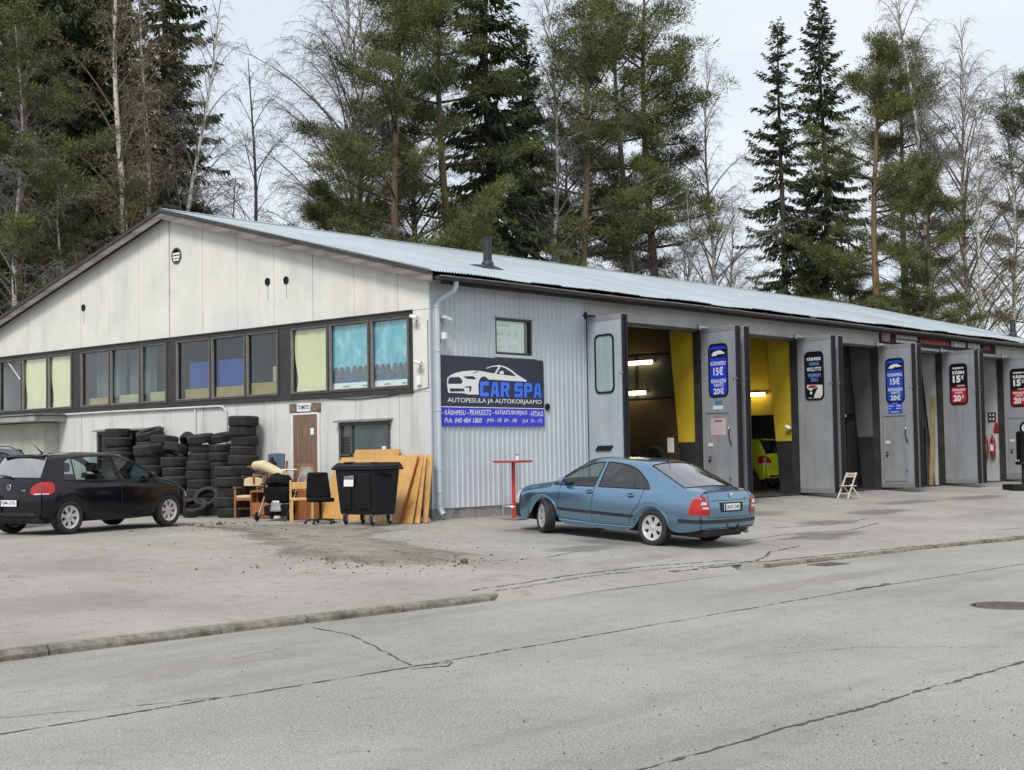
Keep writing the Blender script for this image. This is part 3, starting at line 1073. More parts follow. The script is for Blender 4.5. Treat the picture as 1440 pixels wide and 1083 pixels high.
for i in range(len(xs) - 1):
    for k in range(nn_ - 1):
        F.append((i * nn_ + k, i * nn_ + k + 1, (i + 1) * nn_ + k + 1, (i + 1) * nn_ + k))
m.add(V, F)
m.add([V[k] for k in range(nn_)], [tuple(range(nn_))])
m.build('gutter_trough', GUTTER, gut, smooth=True)
m = MB()
m.tube([(x, -0.546, 4.868 - 0.0009 * x + 0.008 * math.sin(x * 0.9)) for x in xs], 0.011, 6)
m.build('gutter_rim', GUTRIM, gut, smooth=True)
for i in range(26):
    xx = 0.05 + i * 1.33
    m = MB()
    m.bar((xx, -0.40, 4.90), (xx, -0.55, 4.885), 0.025, 0.006)
    m.build('gutter_bracket', GUTRIM, gut)
dp = part('downpipe')
m = MB()
m.tube([(0.36, -0.43, 4.80), (0.36, -0.43, 4.70), (0.345, -0.40, 4.62), (0.17, -0.14, 4.42), (0.14, -0.10, 4.34), (0.14, -0.10, 4.1), (0.14, -0.10, 0.28)], 0.055, 14)
m.tube([(0.14, -0.10, 0.30), (0.14, -0.10, 0.22), (0.15, -0.15, 0.13), (0.155, -0.20, 0.09)], 0.06, 14, cap=False)
m.build('pipe', PIPE, dp, smooth=True)
m = MB()
for zz in (0.30, 0.55, 1.0, 2.2, 3.4, 4.3):
    m.lathe([(0.057, -0.018), (0.066, -0.015), (0.066, 0.015), (0.057, 0.018)], 14, Matrix.Translation((0.14, -0.10, zz)))
m.build_each('pipe_collar', PIPE, dp, smooth=True)

rake = part('rake_boards')
m = MB()
for side in (1, -1):
    yo = -0.36 if side > 0 else 18.3
    for (xa, xb, d0, d1) in ((-0.27, -0.235, 0.03, 0.245),):
        m.add([(xa, yo, rz_(yo) - d1), (xb, yo, rz_(yo) - d1), (xb, RIDGE_Y, RIDGE_Z - d1), (xa, RIDGE_Y, RIDGE_Z - d1),
               (xa, yo, rz_(yo) - d0), (xb, yo, rz_(yo) - d0), (xb, RIDGE_Y, RIDGE_Z - d0), (xa, RIDGE_Y, RIDGE_Z - d0)],
              [(0, 3, 2, 1), (4, 5, 6, 7), (0, 1, 5, 4), (1, 2, 6, 5), (2, 3, 7, 6), (3, 0, 4, 7)])
m.build_each('rake_board', FASCIA, rake)
m = MB()
for side in (1, -1):
    yo = -0.36 if side > 0 else 18.3
    xa, xb, d0, d1 = -0.30, -0.272, -0.012, 0.075
    m.add([(xa, yo, rz_(yo) - d1), (xb, yo, rz_(yo) - d1), (xb, RIDGE_Y, RIDGE_Z - d1), (xa, RIDGE_Y, RIDGE_Z - d1),
           (xa, yo, rz_(yo) - d0), (xb, yo, rz_(yo) - d0), (xb, RIDGE_Y, RIDGE_Z - d0), (xa, RIDGE_Y, RIDGE_Z - d0)],
          [(0, 3, 2, 1), (4, 5, 6, 7), (0, 1, 5, 4), (1, 2, 6, 5), (2, 3, 7, 6), (3, 0, 4, 7)])
m.build_each('verge_trim', GUTTER, rake)
m = MB()
for side in (1, -1):
    yo = -0.33 if side > 0 else 18.3
    m.add([(-0.235, yo, rz_(yo) - 0.15), (0.02, yo, rz_(yo) - 0.15), (0.02, RIDGE_Y, RIDGE_Z - 0.15), (-0.235, RIDGE_Y, RIDGE_Z - 0.15)], [(0, 1, 2, 3)])
m.build_each('rake_soffit', SOFFIT, rake)

# ---- roof: corrugated sheets
roof = part('roof')
def corrugated(y_eave, y_ridge, pitch, name):
    x0, x1 = -0.31, XE + 0.3
    n = int((x1 - x0) / pitch) * 6
    xs = np.linspace(x0, x1, n)
    ts = np.linspace(0, 1, 9)
    jit = {}
    r = random.Random(9)
    V = np.zeros((len(ts), n, 3))
    sheet_id = ((xs - x0) / 0.98).astype(int)
    sag = np.array([r.uniform(-0.016, 0.012) for _ in range(sheet_id.max() + 1)])[sheet_id]
    sag = sag + 0.01 * np.sin(xs * 1.7)
    for j, t in enumerate(ts):
        y = y_eave + (y_ridge - y_eave) * t
        lip = np.array([r.uniform(-0.02, 0.015) for _ in range(sheet_id.max() + 1)])[sheet_id] if j == 0 else 0
        V[j, :, 0] = xs
        V[j, :, 1] = y + lip
        V[j, :, 2] = rz_(y) + 0.012 * np.sin((xs - x0) / pitch * 2 * math.pi) + sag * (1 - t) ** 2 + 0.008 * math.sin(j * 2.1)
    idx = np.arange(len(ts) * n).reshape(len(ts), n)
    F = np.stack([idx[:-1, :-1], idx[:-1, 1:], idx[1:, 1:], idx[1:, :-1]], -1).reshape(-1, 4)
    return np_mesh(name, V.reshape(-1, 3), F, ROOFM, roof, smooth=True)
corrugated(-0.47, RIDGE_Y, 0.087, 'roof_slope')
corrugated(18.6, RIDGE_Y, 0.3, 'roof_slope')
m = MB()
V = []
for x in (-0.31, XE + 0.3):
    V += [(x, RIDGE_Y - 0.24, RIDGE_Z - 0.045), (x, RIDGE_Y, RIDGE_Z + 0.025), (x, RIDGE_Y + 0.24, RIDGE_Z - 0.045)]
m.add(V, [(0, 3, 4, 1), (1, 4, 5, 2)])
m.build('ridge_cap', ROOFM, roof)
for (vx, vy, hh) in ((4.37, 2.39, 0.72), (32.6, 1.18, 0.62)):
    v = part('roof_vent')
    z0 = rz_(vy)
    m = MB()
    m.lathe([(0.14, -0.05), (0.15, 0.10), (0.125, 0.15), (0.105, 0.17), (0.105, hh), (0.115, hh), (0.115, hh + 0.02), (0.0, hh + 0.02)], 20, Matrix.Translation((vx, vy, z0)))
    m.build('vent_pipe', mat('vent_black', (0.022, 0.027, 0.032), 0.5, var=0.2, scale=6), v, smooth=True)
    m = MB()
    c = [(vx - 0.36, vy - 0.22), (vx + 0.36, vy - 0.22), (vx + 0.36, vy + 0.30), (vx - 0.36, vy + 0.30)]
    m.add([(a, b, rz_(b) + 0.016) for a, b in c] + [(vx + (a - vx) * 0.35, vy + (b - vy) * 0.4, z0 + 0.06) for a, b in c],
          [(4, 5, 6, 7), (0, 1, 5, 4), (1, 2, 6, 5), (2, 3, 7, 6), (3, 0, 4, 7)])
    m.build('vent_flashing', mat('vent_black', (0.022, 0.027, 0.032), 0.5), v)

# ---- hall: floor, ceiling, walls, piers
PIERS = [(5.03, 5.12), (9.62, 9.98), (14.36, 14.72), (19.15, 19.50), (23.62, 23.98), (28.55, 28.92), (33.6, XE)]
m = MB()
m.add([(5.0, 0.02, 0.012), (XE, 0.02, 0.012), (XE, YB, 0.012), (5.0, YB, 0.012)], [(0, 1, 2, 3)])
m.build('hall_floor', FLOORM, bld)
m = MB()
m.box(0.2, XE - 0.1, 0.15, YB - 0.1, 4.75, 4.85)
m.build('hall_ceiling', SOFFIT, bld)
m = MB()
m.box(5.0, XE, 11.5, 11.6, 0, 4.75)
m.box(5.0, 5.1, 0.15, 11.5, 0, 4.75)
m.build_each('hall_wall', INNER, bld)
m = MB()
m.box(0.18, XE, YB - 0.1, YB, -0.2, 4.85)
m.box(XE - 0.12, XE, 0.14, YB - 0.1, -0.2, 4.85)
m.add([(XE - 0.02, 0, 4.85), (XE - 0.02, YB, 4.85), (XE - 0.02, RIDGE_Y, RIDGE_Z - 0.1)], [(0, 1, 2)])
m.build_each('rear_wall', PANEL2, bld)
m = MB()
m.box(4.7, 4.78, 0.15, 18.0, 0, 4.75)
m.box(0.2, 4.7, 0.15, 18.0, 2.40, 2.45)
m.box(0.2, 4.7, 6.0, 6.06, 2.45, 4.75)
m.build_each('office_wall', ROOMM, bld)
for k, (a, b) in enumerate(PIERS):
    m = MB()
    m.box(a, b, -0.02, 0.18, 0.0, 4.372)
    m.build('door_jamb', mat('jamb_black', (0.028, 0.027, 0.026), 0.6, var=0.4, scale=3), bld)
m = MB()
m.box(5.12, XE, 0.0, 0.16, 4.29, 4.368)
m.build('door_head', mat('jamb_black', (0.03, 0.03, 0.03), 0.6), bld)
for k, (xx, top, low, split) in enumerate([(9.66, YELLOWP, DARKW, 1.5), (14.40, YELLOWP, DARKW, 1.5), (19.20, GREYD, DARKW, 1.6), (23.66, GREYW, GREYW, 1.5), (28.58, GREYW, GREYW, 1.5)]):
    fr_ = part('portal_column')
    inner = lambda z, k=k: (0.60 + 0.35 * z / 4.5) if k < 3 else (0.33 + 0.42 * z / 4.5 if k == 3 else 1.2)
    for z0, z1, mm, nm in ((0.0, split, low, 'column_foot'), (split, 4.74, top, 'column_shaft')):
        m = MB()
        m.prism([(0.19, z0), (inner(z0), z0), (inner(z1), z1), (0.19, z1)], (xx, 0, 0), (0, 1, 0), (0, 0, 1), 0.26)
        m.build(nm, mm, fr_, bevel=0.01)
m = MB()
m.box(14.52, 14.60, 0.75, 7.5, 2.26, 4.75)
m.build('partition_panel', YELLOWP, bld)
m = MB()
m.box(14.50, 14.515, 0.90, 7.5, 2.92, 2.96)
m.build('partition_rail', BROWNW, bld)
m = MB()
m.box(9.80, 9.88, 0.60, 9.0, 0.0, 4.75)
m.build('partition_panel', mat('brown_yellow_paint', (0.085, 0.057, 0.018), 0.7, var=0.25, scale=1.1), bld)
m = MB()
m.box(9.785, 9.80, 0.90, 7.5, 2.70, 3.78)
m.build('dark_green_panel', mat('dark_green_sheet', (0.045, 0.052, 0.035), 0.5, var=0.25, scale=1.2), bld)
m = MB()
m.box(9.77, 9.785, 0.90, 7.5, 2.66, 2.70)
m.box(9.77, 9.785, 0.90, 7.5, 3.78, 3.82)
m.box(9.765, 9.785, 2.05, 2.13, 2.70, 3.78)
m.build_each('partition_rail', BLACKP, bld)
m = MB()
m.box(19.42, 19.5, 0.55, 7.5, 2.35, 4.75)
m.box(23.9, 23.98, 0.5, 7.5, 0.0, 4.75)
m.build_each('partition_panel', GREYD, bld)
m = MB()
m.box(28.72, 28.82, 0.5, 7.5, 0.0, 4.75)
m.build('partition_panel', GREYW, bld)

def strip_light(x, y0, y1, z, label):
    e = empty('strip_light', (x, y0, z), 0, label, 'light', 'strip lights in the wash hall')
    m = MB()
    m.box(0.02, 0.10, 0, y1 - y0, 0.0, 0.06)
    m.build('lamp_housing', WHITEP, e)
    m = MB()
    m.tube([(-0.02, 0.0, 0.0), (-0.02, y1 - y0, 0.0)], 0.05, 10)
    m.build('lamp_tube', LAMPM, e, smooth=True)
strip_light(9.66, 1.50, 2.95, 3.61, 'upper lit strip light inside the first open bay')
strip_light(9.66, 1.74, 3.2, 2.82, 'lower lit strip light inside the first open bay')
strip_light(14.36, 1.02, 2.5, 2.84, 'lit strip light on the yellow wall of the second bay')

# ================================================================== folding door leaves
LU = Vector((-0.33, -1.28, 0)).normalized()
LW = Vector((0, 0, 1))
LN = LU.cross(LW)

def rounded(a0, a1, b0, b1, r, n=5):
    p = []
    for cx_, cy_, s in ((a1 - r, b0 + r, -90), (a1 - r, b1 - r, 0), (a0 + r, b1 - r, 90), (a0 + r, b0 + r, 180)):
        for i in range(n + 1):
            th = math.radians(s + 90 * i / n)
            p.append((cx_ + r * math.cos(th), cy_ + r * math.sin(th)))
    return p

def ring_prism(mb, outer, inner, o, t):
    k = len(outer)
    P = lambda ab, d: o + LU * ab[0] + LW * ab[1] + LN * d
    V = [P(p, t) for p in outer] + [P(p, t) for p in inner] + [P(p, 0) for p in outer] + [P(p, 0) for p in inner]
    F = []
    for i in range(k):
        j = (i + 1) % k
        F += [(i, j, k + j, k + i), (2 * k + i, 2 * k + j, j, i), (k + i, k + j, 3 * k + j, 3 * k + i)]
    mb.add(V, F)

PBLU = mat('sticker_blue', (0.016, 0.055, 0.62), 0.4, var=0.05, scale=3)
PBLU2 = mat('sticker_blue_b', (0.02, 0.085, 0.58), 0.4, var=0.05, scale=3)
PBLK = mat('sticker_black', (0.008, 0.010, 0.018), 0.6, var=0.1, scale=3, spec=0.2)
PRED = mat('sticker_red', (0.44, 0.022, 0.03), 0.4, var=0.08, scale=3)
PWHT = mat('sticker_white', (0.80, 0.80, 0.80), 0.5, var=0.0)
PLBL = mat('sticker_light_blue', (0.16, 0.28, 0.72), 0.5, var=0.0)
FROST = mat('frosted_pane', (0.32, 0.42, 0.42), 0.25, var=0.12, scale=2.0, stretch=(3, 3, 0.4), spec=0.8)

def leaf_panel(hx, body, face_mat, front=True):
    """Two folded door panels standing out from the jamb at x = hx."""
    o = Vector((hx, -0.03, 0))
    lf = part('door_leaf')
    for i, d in enumerate((0.0, -0.085)):
        m = MB()
        m.prism([(0.0, 0.06), (1.28, 0.06), (1.28, 4.36), (0.0, 4.36)], o + LN * (d - 0.05), LU, LW, 0.05)
        m.build('leaf_panel', face_mat, lf, bevel=0.006, seg=1)
        m = MB()
        m.prism([(1.282, 0.08), (1.325, 0.08), (1.325, 4.35), (1.282, 4.35)], o + LN * (d - 0.056), LU, LW, 0.062)
        m.build('edge_seal', RUBBER, lf, bevel=0.01)
        m = MB()
        m.prism([(1.255, 0.07), (1.279, 0.07), (1.279, 4.355), (1.255, 4.355)], o + LN * (d + 0.0005), LU, LW, 0.006)
        m.build('edge_trim', DOORTRIM, lf)
    m = MB()
    m.prism([(0.01, 4.25), (1.25, 4.25), (1.25, 4.355), (0.01, 4.355)], o + LN * 0.0005, LU, LW, 0.006)
    m.prism([(0.01, 0.07), (1.25, 0.07), (1.25, 0.19), (0.01, 0.19)], o + LN * 0.0005, LU, LW, 0.006)
    m.build_each('rail_trim', DOORTRIM, lf)
    m = MB()
    m.prism([(-0.05, 0.06), (-0.006, 0.06), (-0.006, 4.36), (-0.05, 4.36)], o + LN * -0.04, LU, LW, 0.045)
    m.build('hinge_seal', RUBBER, lf)
    m = MB()
    for i in range(19):
        a = 0.07 + i * 0.0635
        m.prism([(a, 0.2), (a + 0.012, 0.2), (a + 0.012, 4.24), (a, 4.24)], o + LN * 0.0005, LU, LW, 0.0025)
    m.build('ribbing', face_mat, lf)
    for zz in (0.55, 1.75, 3.0, 4.30):
        m = MB()
        p = o + LU * -0.03 + LW * zz
        m.tube([p + LW * -0.05 + LN * 0.02, p + LW * 0.05 + LN * 0.02], 0.018, 8)
        m.build('hinge', BLACKP if zz < 4 else STEELM, lf)
    m = MB()
    p = o + LU * 1.20 + LW * 3.05
    m.tube([p + LN * 0.0, p + LN * 0.025], 0.022, 10)
    m.tube([p + LU * 0.1 + LN * -0.02, p + LU * 0.1 + LN * 0.03], 0.02, 10)
    m.build_each('lock_stud', STEELM, lf)
    return lf, o

def framed(lf, o, content):
    m = MB()
    ring_prism(m, rounded(0.29, 1.0, 2.61, 3.95, 0.15), rounded(0.335, 0.955, 2.655, 3.905, 0.115), o + LN * 0.001, 0.02)
    m.build('light_frame', RUBBER, lf)
    face = lambda p, mm, nm, d: MB().add([o + LU * a + LW * b + LN * d for a, b in p], [tuple(range(len(p)))]).build(nm, mm, lf)
    inner = rounded(0.333, 0.957, 2.653, 3.907, 0.117)
    T = lambda rows, mm, d=0.009: [text_rows(lf, o, rows, mm, d)]
    if content == 'frost':
        face(inner, FROST, 'frosted_pane', 0.004)
    elif content in ('blue', 'blue2'):
        mm = PBLU if content == 'blue' else PBLU2
        face(inner, mm, 'price_sticker', 0.004)
        face(rounded(0.36, 0.93, 3.60, 3.80, 0.02, 2), PBLK, 'sticker_band', 0.006)
        face([(0.40, 3.66), (0.48, 3.74), (0.62, 3.77), (0.74, 3.77), (0.86, 3.72), (0.90, 3.68), (0.62, 3.68), (0.60, 3.65), (0.46, 3.64)], PWHT, 'sticker_car', 0.008)
        T([('KÄSINPESU', 3.40, 0.56, 0.12, 0.02), ('15€', 3.15, 0.36, 0.21, 0.03), ('RENKAIDEN', 2.96, 0.54, 0.10, 0.02), ('VAIHTO', 2.865, 0.36, 0.085, 0.02), ('20€', 2.68, 0.38, 0.16, 0.03)], PWHT)
    elif content == 'black':
        face(inner, PBLK, 'service_sticker', 0.004)
        T([('KÄSINPESU', 3.70, 0.52, 0.105, 0.03), ('MYLLYTYS', 3.41, 0.52, 0.105, 0.03)], PWHT)
        T([('VAHAUS', 3.56, 0.38, 0.10, 0.03), ('PREMIUM', 3.24, 0.46, 0.105, 0.03), ('PESU', 3.12, 0.26, 0.09, 0.03)], PLBL)
        face([(0.36, 2.72), (0.44, 2.66), (0.86, 2.66), (0.94, 2.76), (0.94, 3.02), (0.36, 3.04)], mat('sticker_pale', (0.66, 0.68, 0.66), 0.5, var=0.1, scale=6), 'sticker_photo', 0.006)
        face([(0.36, 2.70), (0.62, 2.66), (0.62, 2.74), (0.70, 2.86), (0.78, 2.95), (0.62, 2.94), (0.50, 2.86), (0.36, 2.95)], PBLK, 'sticker_photo_dark', 0.0075)
        face([(0.40, 2.96), (0.56, 2.94), (0.78, 2.97), (0.66, 3.02), (0.44, 3.02)], PRED, 'sticker_photo_red', 0.008)
        face([(0.46, 2.80), (0.52, 2.76), (0.56, 2.82), (0.50, 2.86)], PWHT, 'sticker_photo_light', 0.009)
    elif content == 'red':
        face(inner, PBLK, 'price_sticker', 0.004)
        face(rounded(0.35, 0.94, 2.67, 3.19, 0.07), PRED, 'sticker_red_half', 0.006)
        T([('KÄSIN', 3.60, 0.46, 0.13, 0.04), ('RENKAIDEN', 3.06, 0.50, 0.07, 0.03), ('VAIHTO', 2.965, 0.32, 0.07, 0.03)], PWHT)
        m = MB()
        for s_, z_, h_ in (('15', 3.33, 0.23), ('20', 2.72, 0.21)):
            text(m, s_, o + LN * 0.009, LU, LW, 0.42, z_, 0.31, h_, bold=0.05)
            text(m, '€', o + LN * 0.009, LU, LW, 0.75, z_ + h_ * .42, 0.10, h_ * .55, bold=0.04)
        m.build('lettering', PWHT, lf)
        m = MB()
        scribble(m, o + LN * 0.009, LU, LW, 0.42, 3.77, 0.44, 0.06, 3)
        scribble(m, o + LN * 0.009, LU, LW, 0.58, 3.21, 0.30, 0.035, 4)
        m.build('small_print', PWHT, lf)

def text_rows(lf, o, rows, mm, d):
    m = MB()
    for s, z, w, h, b in rows:
        if w > 0:
            text(m, s, o + LN * d, LU, LW, 0.645 - w / 2, z, w, h, bold=b)
    return m.build('lettering', mm, lf)

def wicket(lf, o, face_mat):
    """Pass door set in a leaf: frame lines, pull handle, lock and hinges."""
    m = MB()
    for p in ([(0.14, 0.25), (0.175, 0.25), (0.175, 2.24), (0.14, 2.24)], [(1.0, 0.25), (1.03, 0.25), (1.03, 2.24), (1.0, 2.24)], [(0.176, 2.205), (0.999, 2.205), (0.999, 2.24), (0.176, 2.24)], [(0.176, 0.25), (0.999, 0.25), (0.999, 0.275), (0.176, 0.275)]):
        m.prism(p, o + LN * 0.001, LU, LW, 0.014)
    m.build_each('wicket_frame', DOORTRIM, lf, bevel=0.003, seg=1)
    m = MB()
    m.tube([o + LU * 1.02 + LW * 1.83 + LN * 0.01, o + LU * 1.02 + LW * 1.83 + LN * 0.06, o + LU * 1.03 + LW * 1.80 + LN * 0.07], 0.03, 10)
    m.tube([o + LU * 1.02 + LW * 0.6 + LN * 0.01, o + LU * 1.02 + LW * 0.6 + LN * 0.05], 0.03, 10)
    m.build_each('wicket_hinge', STEELM, lf, smooth=True)
    m = MB()
    m.tube([o + LU * 1.0 + LW * 1.72 + LN * 0.03, o + LU * 1.03 + LW * 1.58 + LN * 0.05, o + LU * 1.09 + LW * 1.42 + LN * 0.04], 0.016, 8)
    m.build('wicket_arm', BLACKP, lf, smooth=True)
    m = MB()
    m.tube([o + LU * 0.26 + LW * 1.12 + LN * 0.0, o + LU * 0.26 + LW * 1.12 + LN * 0.05, o + LU * 0.36 + LW * 1.12 + LN * 0.05], 0.014, 8)
    m.tube([o + LU * 0.26 + LW * 1.02 + LN * 0.0, o + LU * 0.26 + LW * 1.02 + LN * 0.03], 0.03, 10)
    m.build('handle', BLACKP, lf, smooth=True)
    m = MB()
    m.prism([(0.22, 1.38), (0.38, 1.38), (0.38, 1.47), (0.22, 1.47)], o + LN * 0.002, LU, LW, 0.012)
    m.build('lock_plate', WHITEM, lf)

for k, (hx, fm, content, wk) in enumerate([(5.06, DOORL, 'frost', 0), (9.66, DOORM, 'blue', 1), (14.40, DOORM, 'black', 0), (19.20, DOORM, 'blue2', 1), (23.66, DOORM, 'red', 0), (28.60, DOORM, 'red', 1)]):
    lf, o = leaf_panel(hx, None, fm)
    lf['label'] = ['pale door leaf with frosted oval pane', 'grey door leaf with blue 15 and 20 euro price sticker and pass door', 'grey door leaf with black service sticker', 'grey door leaf with blue price sticker and blue leaflet', 'grey door leaf with black and red price sticker', 'grey door leaf with black and red price sticker at the right edge'][k]
    framed(lf, o, content)
    if wk:
        wicket(lf, o, fm)
    if k == 0:
        m = MB()
        m.prism([(0.25, 1.32), (0.80, 1.32), (0.92, 1.44), (0.36, 1.44)], o + LN * 0.002, LU, LW, 0.03)
        m.build('pull_handle', BLACKP, lf, bevel=0.01)
    if k == 1:
        for p, mm, nm in (([(0.32, 1.66), (0.88, 1.66), (0.88, 2.08), (0.32, 2.08)], mat('pink_notice', (0.62, 0.46, 0.50), 0.6, var=0.06, scale=5), 'paper_notice'), ([(0.50, 2.42), (0.76, 2.42), (0.76, 2.52), (0.50, 2.52)], mat('sky_sticker', (0.05, 0.22, 0.48), 0.5, var=0.2, scale=9), 'blue_sticker'), ([(0.42, 2.30), (0.78, 2.30), (0.78, 2.40), (0.42, 2.40)], WHITEM, 'white_sticker')):
            m = MB()
            m.prism(p, o + LN * 0.004, LU, LW, 0.003)
            m.build(nm, mm, lf)
        m = MB()
        scribble(m, o + LN * 0.009, LU, LW, 0.46, 1.99, 0.28, 0.045, 5)
        m.build('small_print', BLACKP, lf)
    if k == 3:
        m = MB()
        m.prism([(0.36, 2.29), (0.88, 2.29), (0.88, 2.64), (0.36, 2.64)], o + LN * 0.003, LU, LW, 0.003)
        m.build('price_leaflet', PBLU2, lf)
        m = MB()
        for i, (s, a, z, w) in enumerate([('HINNASTO', 0.5, 2.58, 0.22), ('MA - PE', 0.39, 2.50, 0.18), ('09 - 18', 0.66, 2.50, 0.18), ('LA', 0.39, 2.42, 0.07), ('10 - 17', 0.66, 2.42, 0.18), ('040 484 1800', 0.44, 2.32, 0.34)]):
            scribble(m, o + LN * 0.008, LU, LW, a, z, w, 0.035, 10 + i)
        m.build('small_print', PWHT, lf)
for hx in (10.06, 14.80, 19.58, 24.06, 29.0):
    lf, o = leaf_panel(hx, None, DOORM)
    lf['label'] = 'folded grey door leaf behind the nearer leaf'

# top hinge arms over the doors
for hx in (5.06, 9.66, 14.40, 19.20, 23.66, 28.60):
    m = MB()
    m.bar((hx - 0.12, -0.03, 4.42), (hx + 0.30, -0.05, 4.42), 0.03, 0.05)
    m.tube([(hx - 0.05, -0.05, 4.34), (hx - 0.05, -0.05, 4.50)], 0.03, 8)
    m.build('door_arm', STEELM if hx > 6 else BLACKP, bld)

# ================================================================== signs
SX0, SX1, SZ0, SZ1 = 0.24, 3.49, 1.88, 3.33
SW, SH = SX1 - SX0, SZ1 - SZ0
sign = empty('car_wash_sign', (0, 0, 0), 0, 'large dark blue and black signboard with white car drawing on the ribbed wall', 'sign')
NAVY = mat('sign_navy', (0.018, 0.022, 0.045), 0.4, var=0.08, scale=2)
SBLUE = mat('sign_blue', (0.022, 0.035, 0.60), 0.4, var=0.05, scale=2)
SAZ = mat('sign_azure', (0.035, 0.17, 0.82), 0.4, var=0.0)
SWHITE = mat('sign_white', (0.76, 0.77, 0.75), 0.45, var=0.0)
so, su, sw_ = Vector((SX0, -0.045, SZ0)), Vector((1, 0, 0)), Vector((0, 0, 1))
m = MB()
m.box(SX0, SX1, -0.045, -0.021, SZ0, SZ1)
m.build('board', NAVY, sign, bevel=0.003, seg=1)
def sflat(poly, mm, nm, d):
    MB().add([so + su * (a * SW) + sw_ * (b * SH) + Vector((0, -d, 0)) for a, b in poly], [tuple(range(len(poly)))]).build(nm, mm, sign)
sflat([(0, 0.0), (1, 0.0), (1, 0.268), (0, 0.268)], SBLUE, 'blue_band', 0.002)
sflat([(0, 0.268), (1, 0.262), (1, 0.273), (0, 0.279)], SWHITE, 'white_rule', 0.003)
def zp(x, y):
    a = (x - 130) / 1170
    yt, yb = 140 + 65 * a, 930 + 15 * a
    return (a, (yb - y) / (yb - yt))
Z = lambda L: [zp(*p) for p in L]
sflat(Z([(208, 400), (245, 365), (300, 340), (380, 322), (470, 315), (560, 318), (720, 350), (965, 380), (1000, 388), (1097, 430), (1090, 441), (900, 430), (650, 413), (630, 388), (602, 380), (572, 390), (550, 425), (540, 480), (545, 582), (425, 580), (380, 567), (215, 560), (205, 470)]), SWHITE, 'car_drawing', 0.003)
for q in ([(720, 350), (772, 268), (795, 272), (742, 352)], [(625, 288), (700, 262), (780, 252), (790, 266), (775, 272), (700, 272), (640, 292)], [(780, 252), (860, 275), (930, 318), (985, 362), (1097, 430), (1040, 424), (970, 380), (922, 336), (850, 291), (790, 268)], [(785, 325), (822, 318), (830, 356), (780, 354)]):
    sflat(Z(q), SWHITE, 'car_drawing_line', 0.0035)
for q in ([(222, 405), (240, 390), (330, 386), (360, 410), (370, 440), (355, 462), (216, 462)], [(385, 380), (480, 376), (516, 402), (508, 413), (420, 408), (395, 396)], [(232, 512), (380, 516), (392, 546), (236, 549)], [(388, 495), (467, 488), (458, 548), (440, 546), (442, 505), (392, 503)], [(480, 345), (535, 322), (548, 323), (500, 345)]):
    sflat(Z(q), NAVY, 'car_drawing_gap', 0.0055)
def stext(s, a0, a1, b0, b1, **k):
    text(m, s, so + Vector((0, -0.008, 0)), su, sw_, a0 * SW, b0 * SH, (a1 - a0) * SW, (b1 - b0) * SH, **k)
# heavy block capitals of the title: strokes in a unit box (x0, x1, y0, y1)
R4 = lambda x0, x1, y0, y1: [(x0, y0), (x1, y0), (x1, y1), (x0, y1)]
BLOCK = {'C': [[(0, .12), (.12, 0), (.36, 0), (.36, 1), (.12, 1), (0, .88)], R4(.36, 1, .74, 1), R4(.36, 1, 0, .26)],
         'A': [[(0, 0), (.33, 0), (.50, 1), (.24, 1)], [(.67, 0), (1, 0), (.78, 1), (.50, 1)], [(.30, .20), (.70, .20), (.66, .42), (.34, .42)]],
         'R': [R4(0, .34, 0, 1), R4(.34, .88, .78, 1), [(.66, .46), (.88, .46), (1, .56), (1, .90), (.88, 1), (.88, .78), (.66, .78)], R4(.34, .66, .40, .56), [(.46, .40), (.78, .46), (1.04, 0), (.68, 0)]],
         'S': [R4(.08, 1, .76, 1), R4(0, .34, .50, .90), R4(.0, 1, .40, .60), R4(.66, 1, .12, .46), R4(0, .92, 0, .24)],
         'P': [R4(0, .34, 0, 1), R4(.34, .88, .78, 1), [(.66, .40), (.88, .40), (1, .52), (1, .88), (.88, 1), (.88, .78), (.66, .78)], R4(.34, .66, .36, .56)]}
def block_word(word, a0, a1, nm, mm, depth, grow):
    n = len(word)
    step = (a1 - a0) / n
    for i, ch in enumerate(word):
        m = MB()
        for kk, q in enumerate(BLOCK[ch]):
            g = lambda p: so + su * ((a0 + step * i + (p[0] + .05 * p[1]) * step * .84) * SW) + sw_ * ((0.432 + p[1] * .215) * SH) + Vector((0, -depth - kk * 0.0004, 0))
            c = [g(p) for p in q]
            cen = sum(c, Vector()) / len(c)
            c = [p + Vector((math.copysign(grow, p.x - cen.x), 0, math.copysign(grow, p.z - cen.z))) for p in c]
            m.add(c, [tuple(range(len(c)))])
        m.build(nm, mm, sign)
SDEEP = mat('sign_deep_blue', (0.012, 0.03, 0.30), 0.4, var=0)
block_word('CAR', 0.362, 0.66, 'title_shadow', SDEEP, 0.006, 0.012)
block_word('SPA', 0.695, 0.985, 'title_shadow', SDEEP, 0.006, 0.012)
block_word('CAR', 0.362, 0.66, 'title_letter', SAZ, 0.009, 0.0)
block_word('SPA', 0.695, 0.985, 'title_letter', SAZ, 0.009, 0.0)
m = MB()
stext('AUTOPESULA JA AUTOKORJAAMO', 0.065, 0.97, 0.318, 0.402, bold=0.008)
stext('- KÄSINPESU', 0.015, 0.228, 0.158, 0.242, bold=0.012)
stext('- PIKAHUOLTO', 0.245, 0.468, 0.158, 0.240, bold=0.012)
stext('- KATSASTUSKORJAUS', 0.485, 0.82, 0.155, 0.236, bold=0.012)
stext('- HITSAUS', 0.845, 0.985, 0.152, 0.232, bold=0.012)
stext('Puh. 040 484 1800', 0.035, 0.38, 0.048, 0.118, bold=0.006, shear=0.25)
stext('(MA - PE  09 - 18)', 0.42, 0.72, 0.044, 0.114, bold=0.006, shear=0.25)
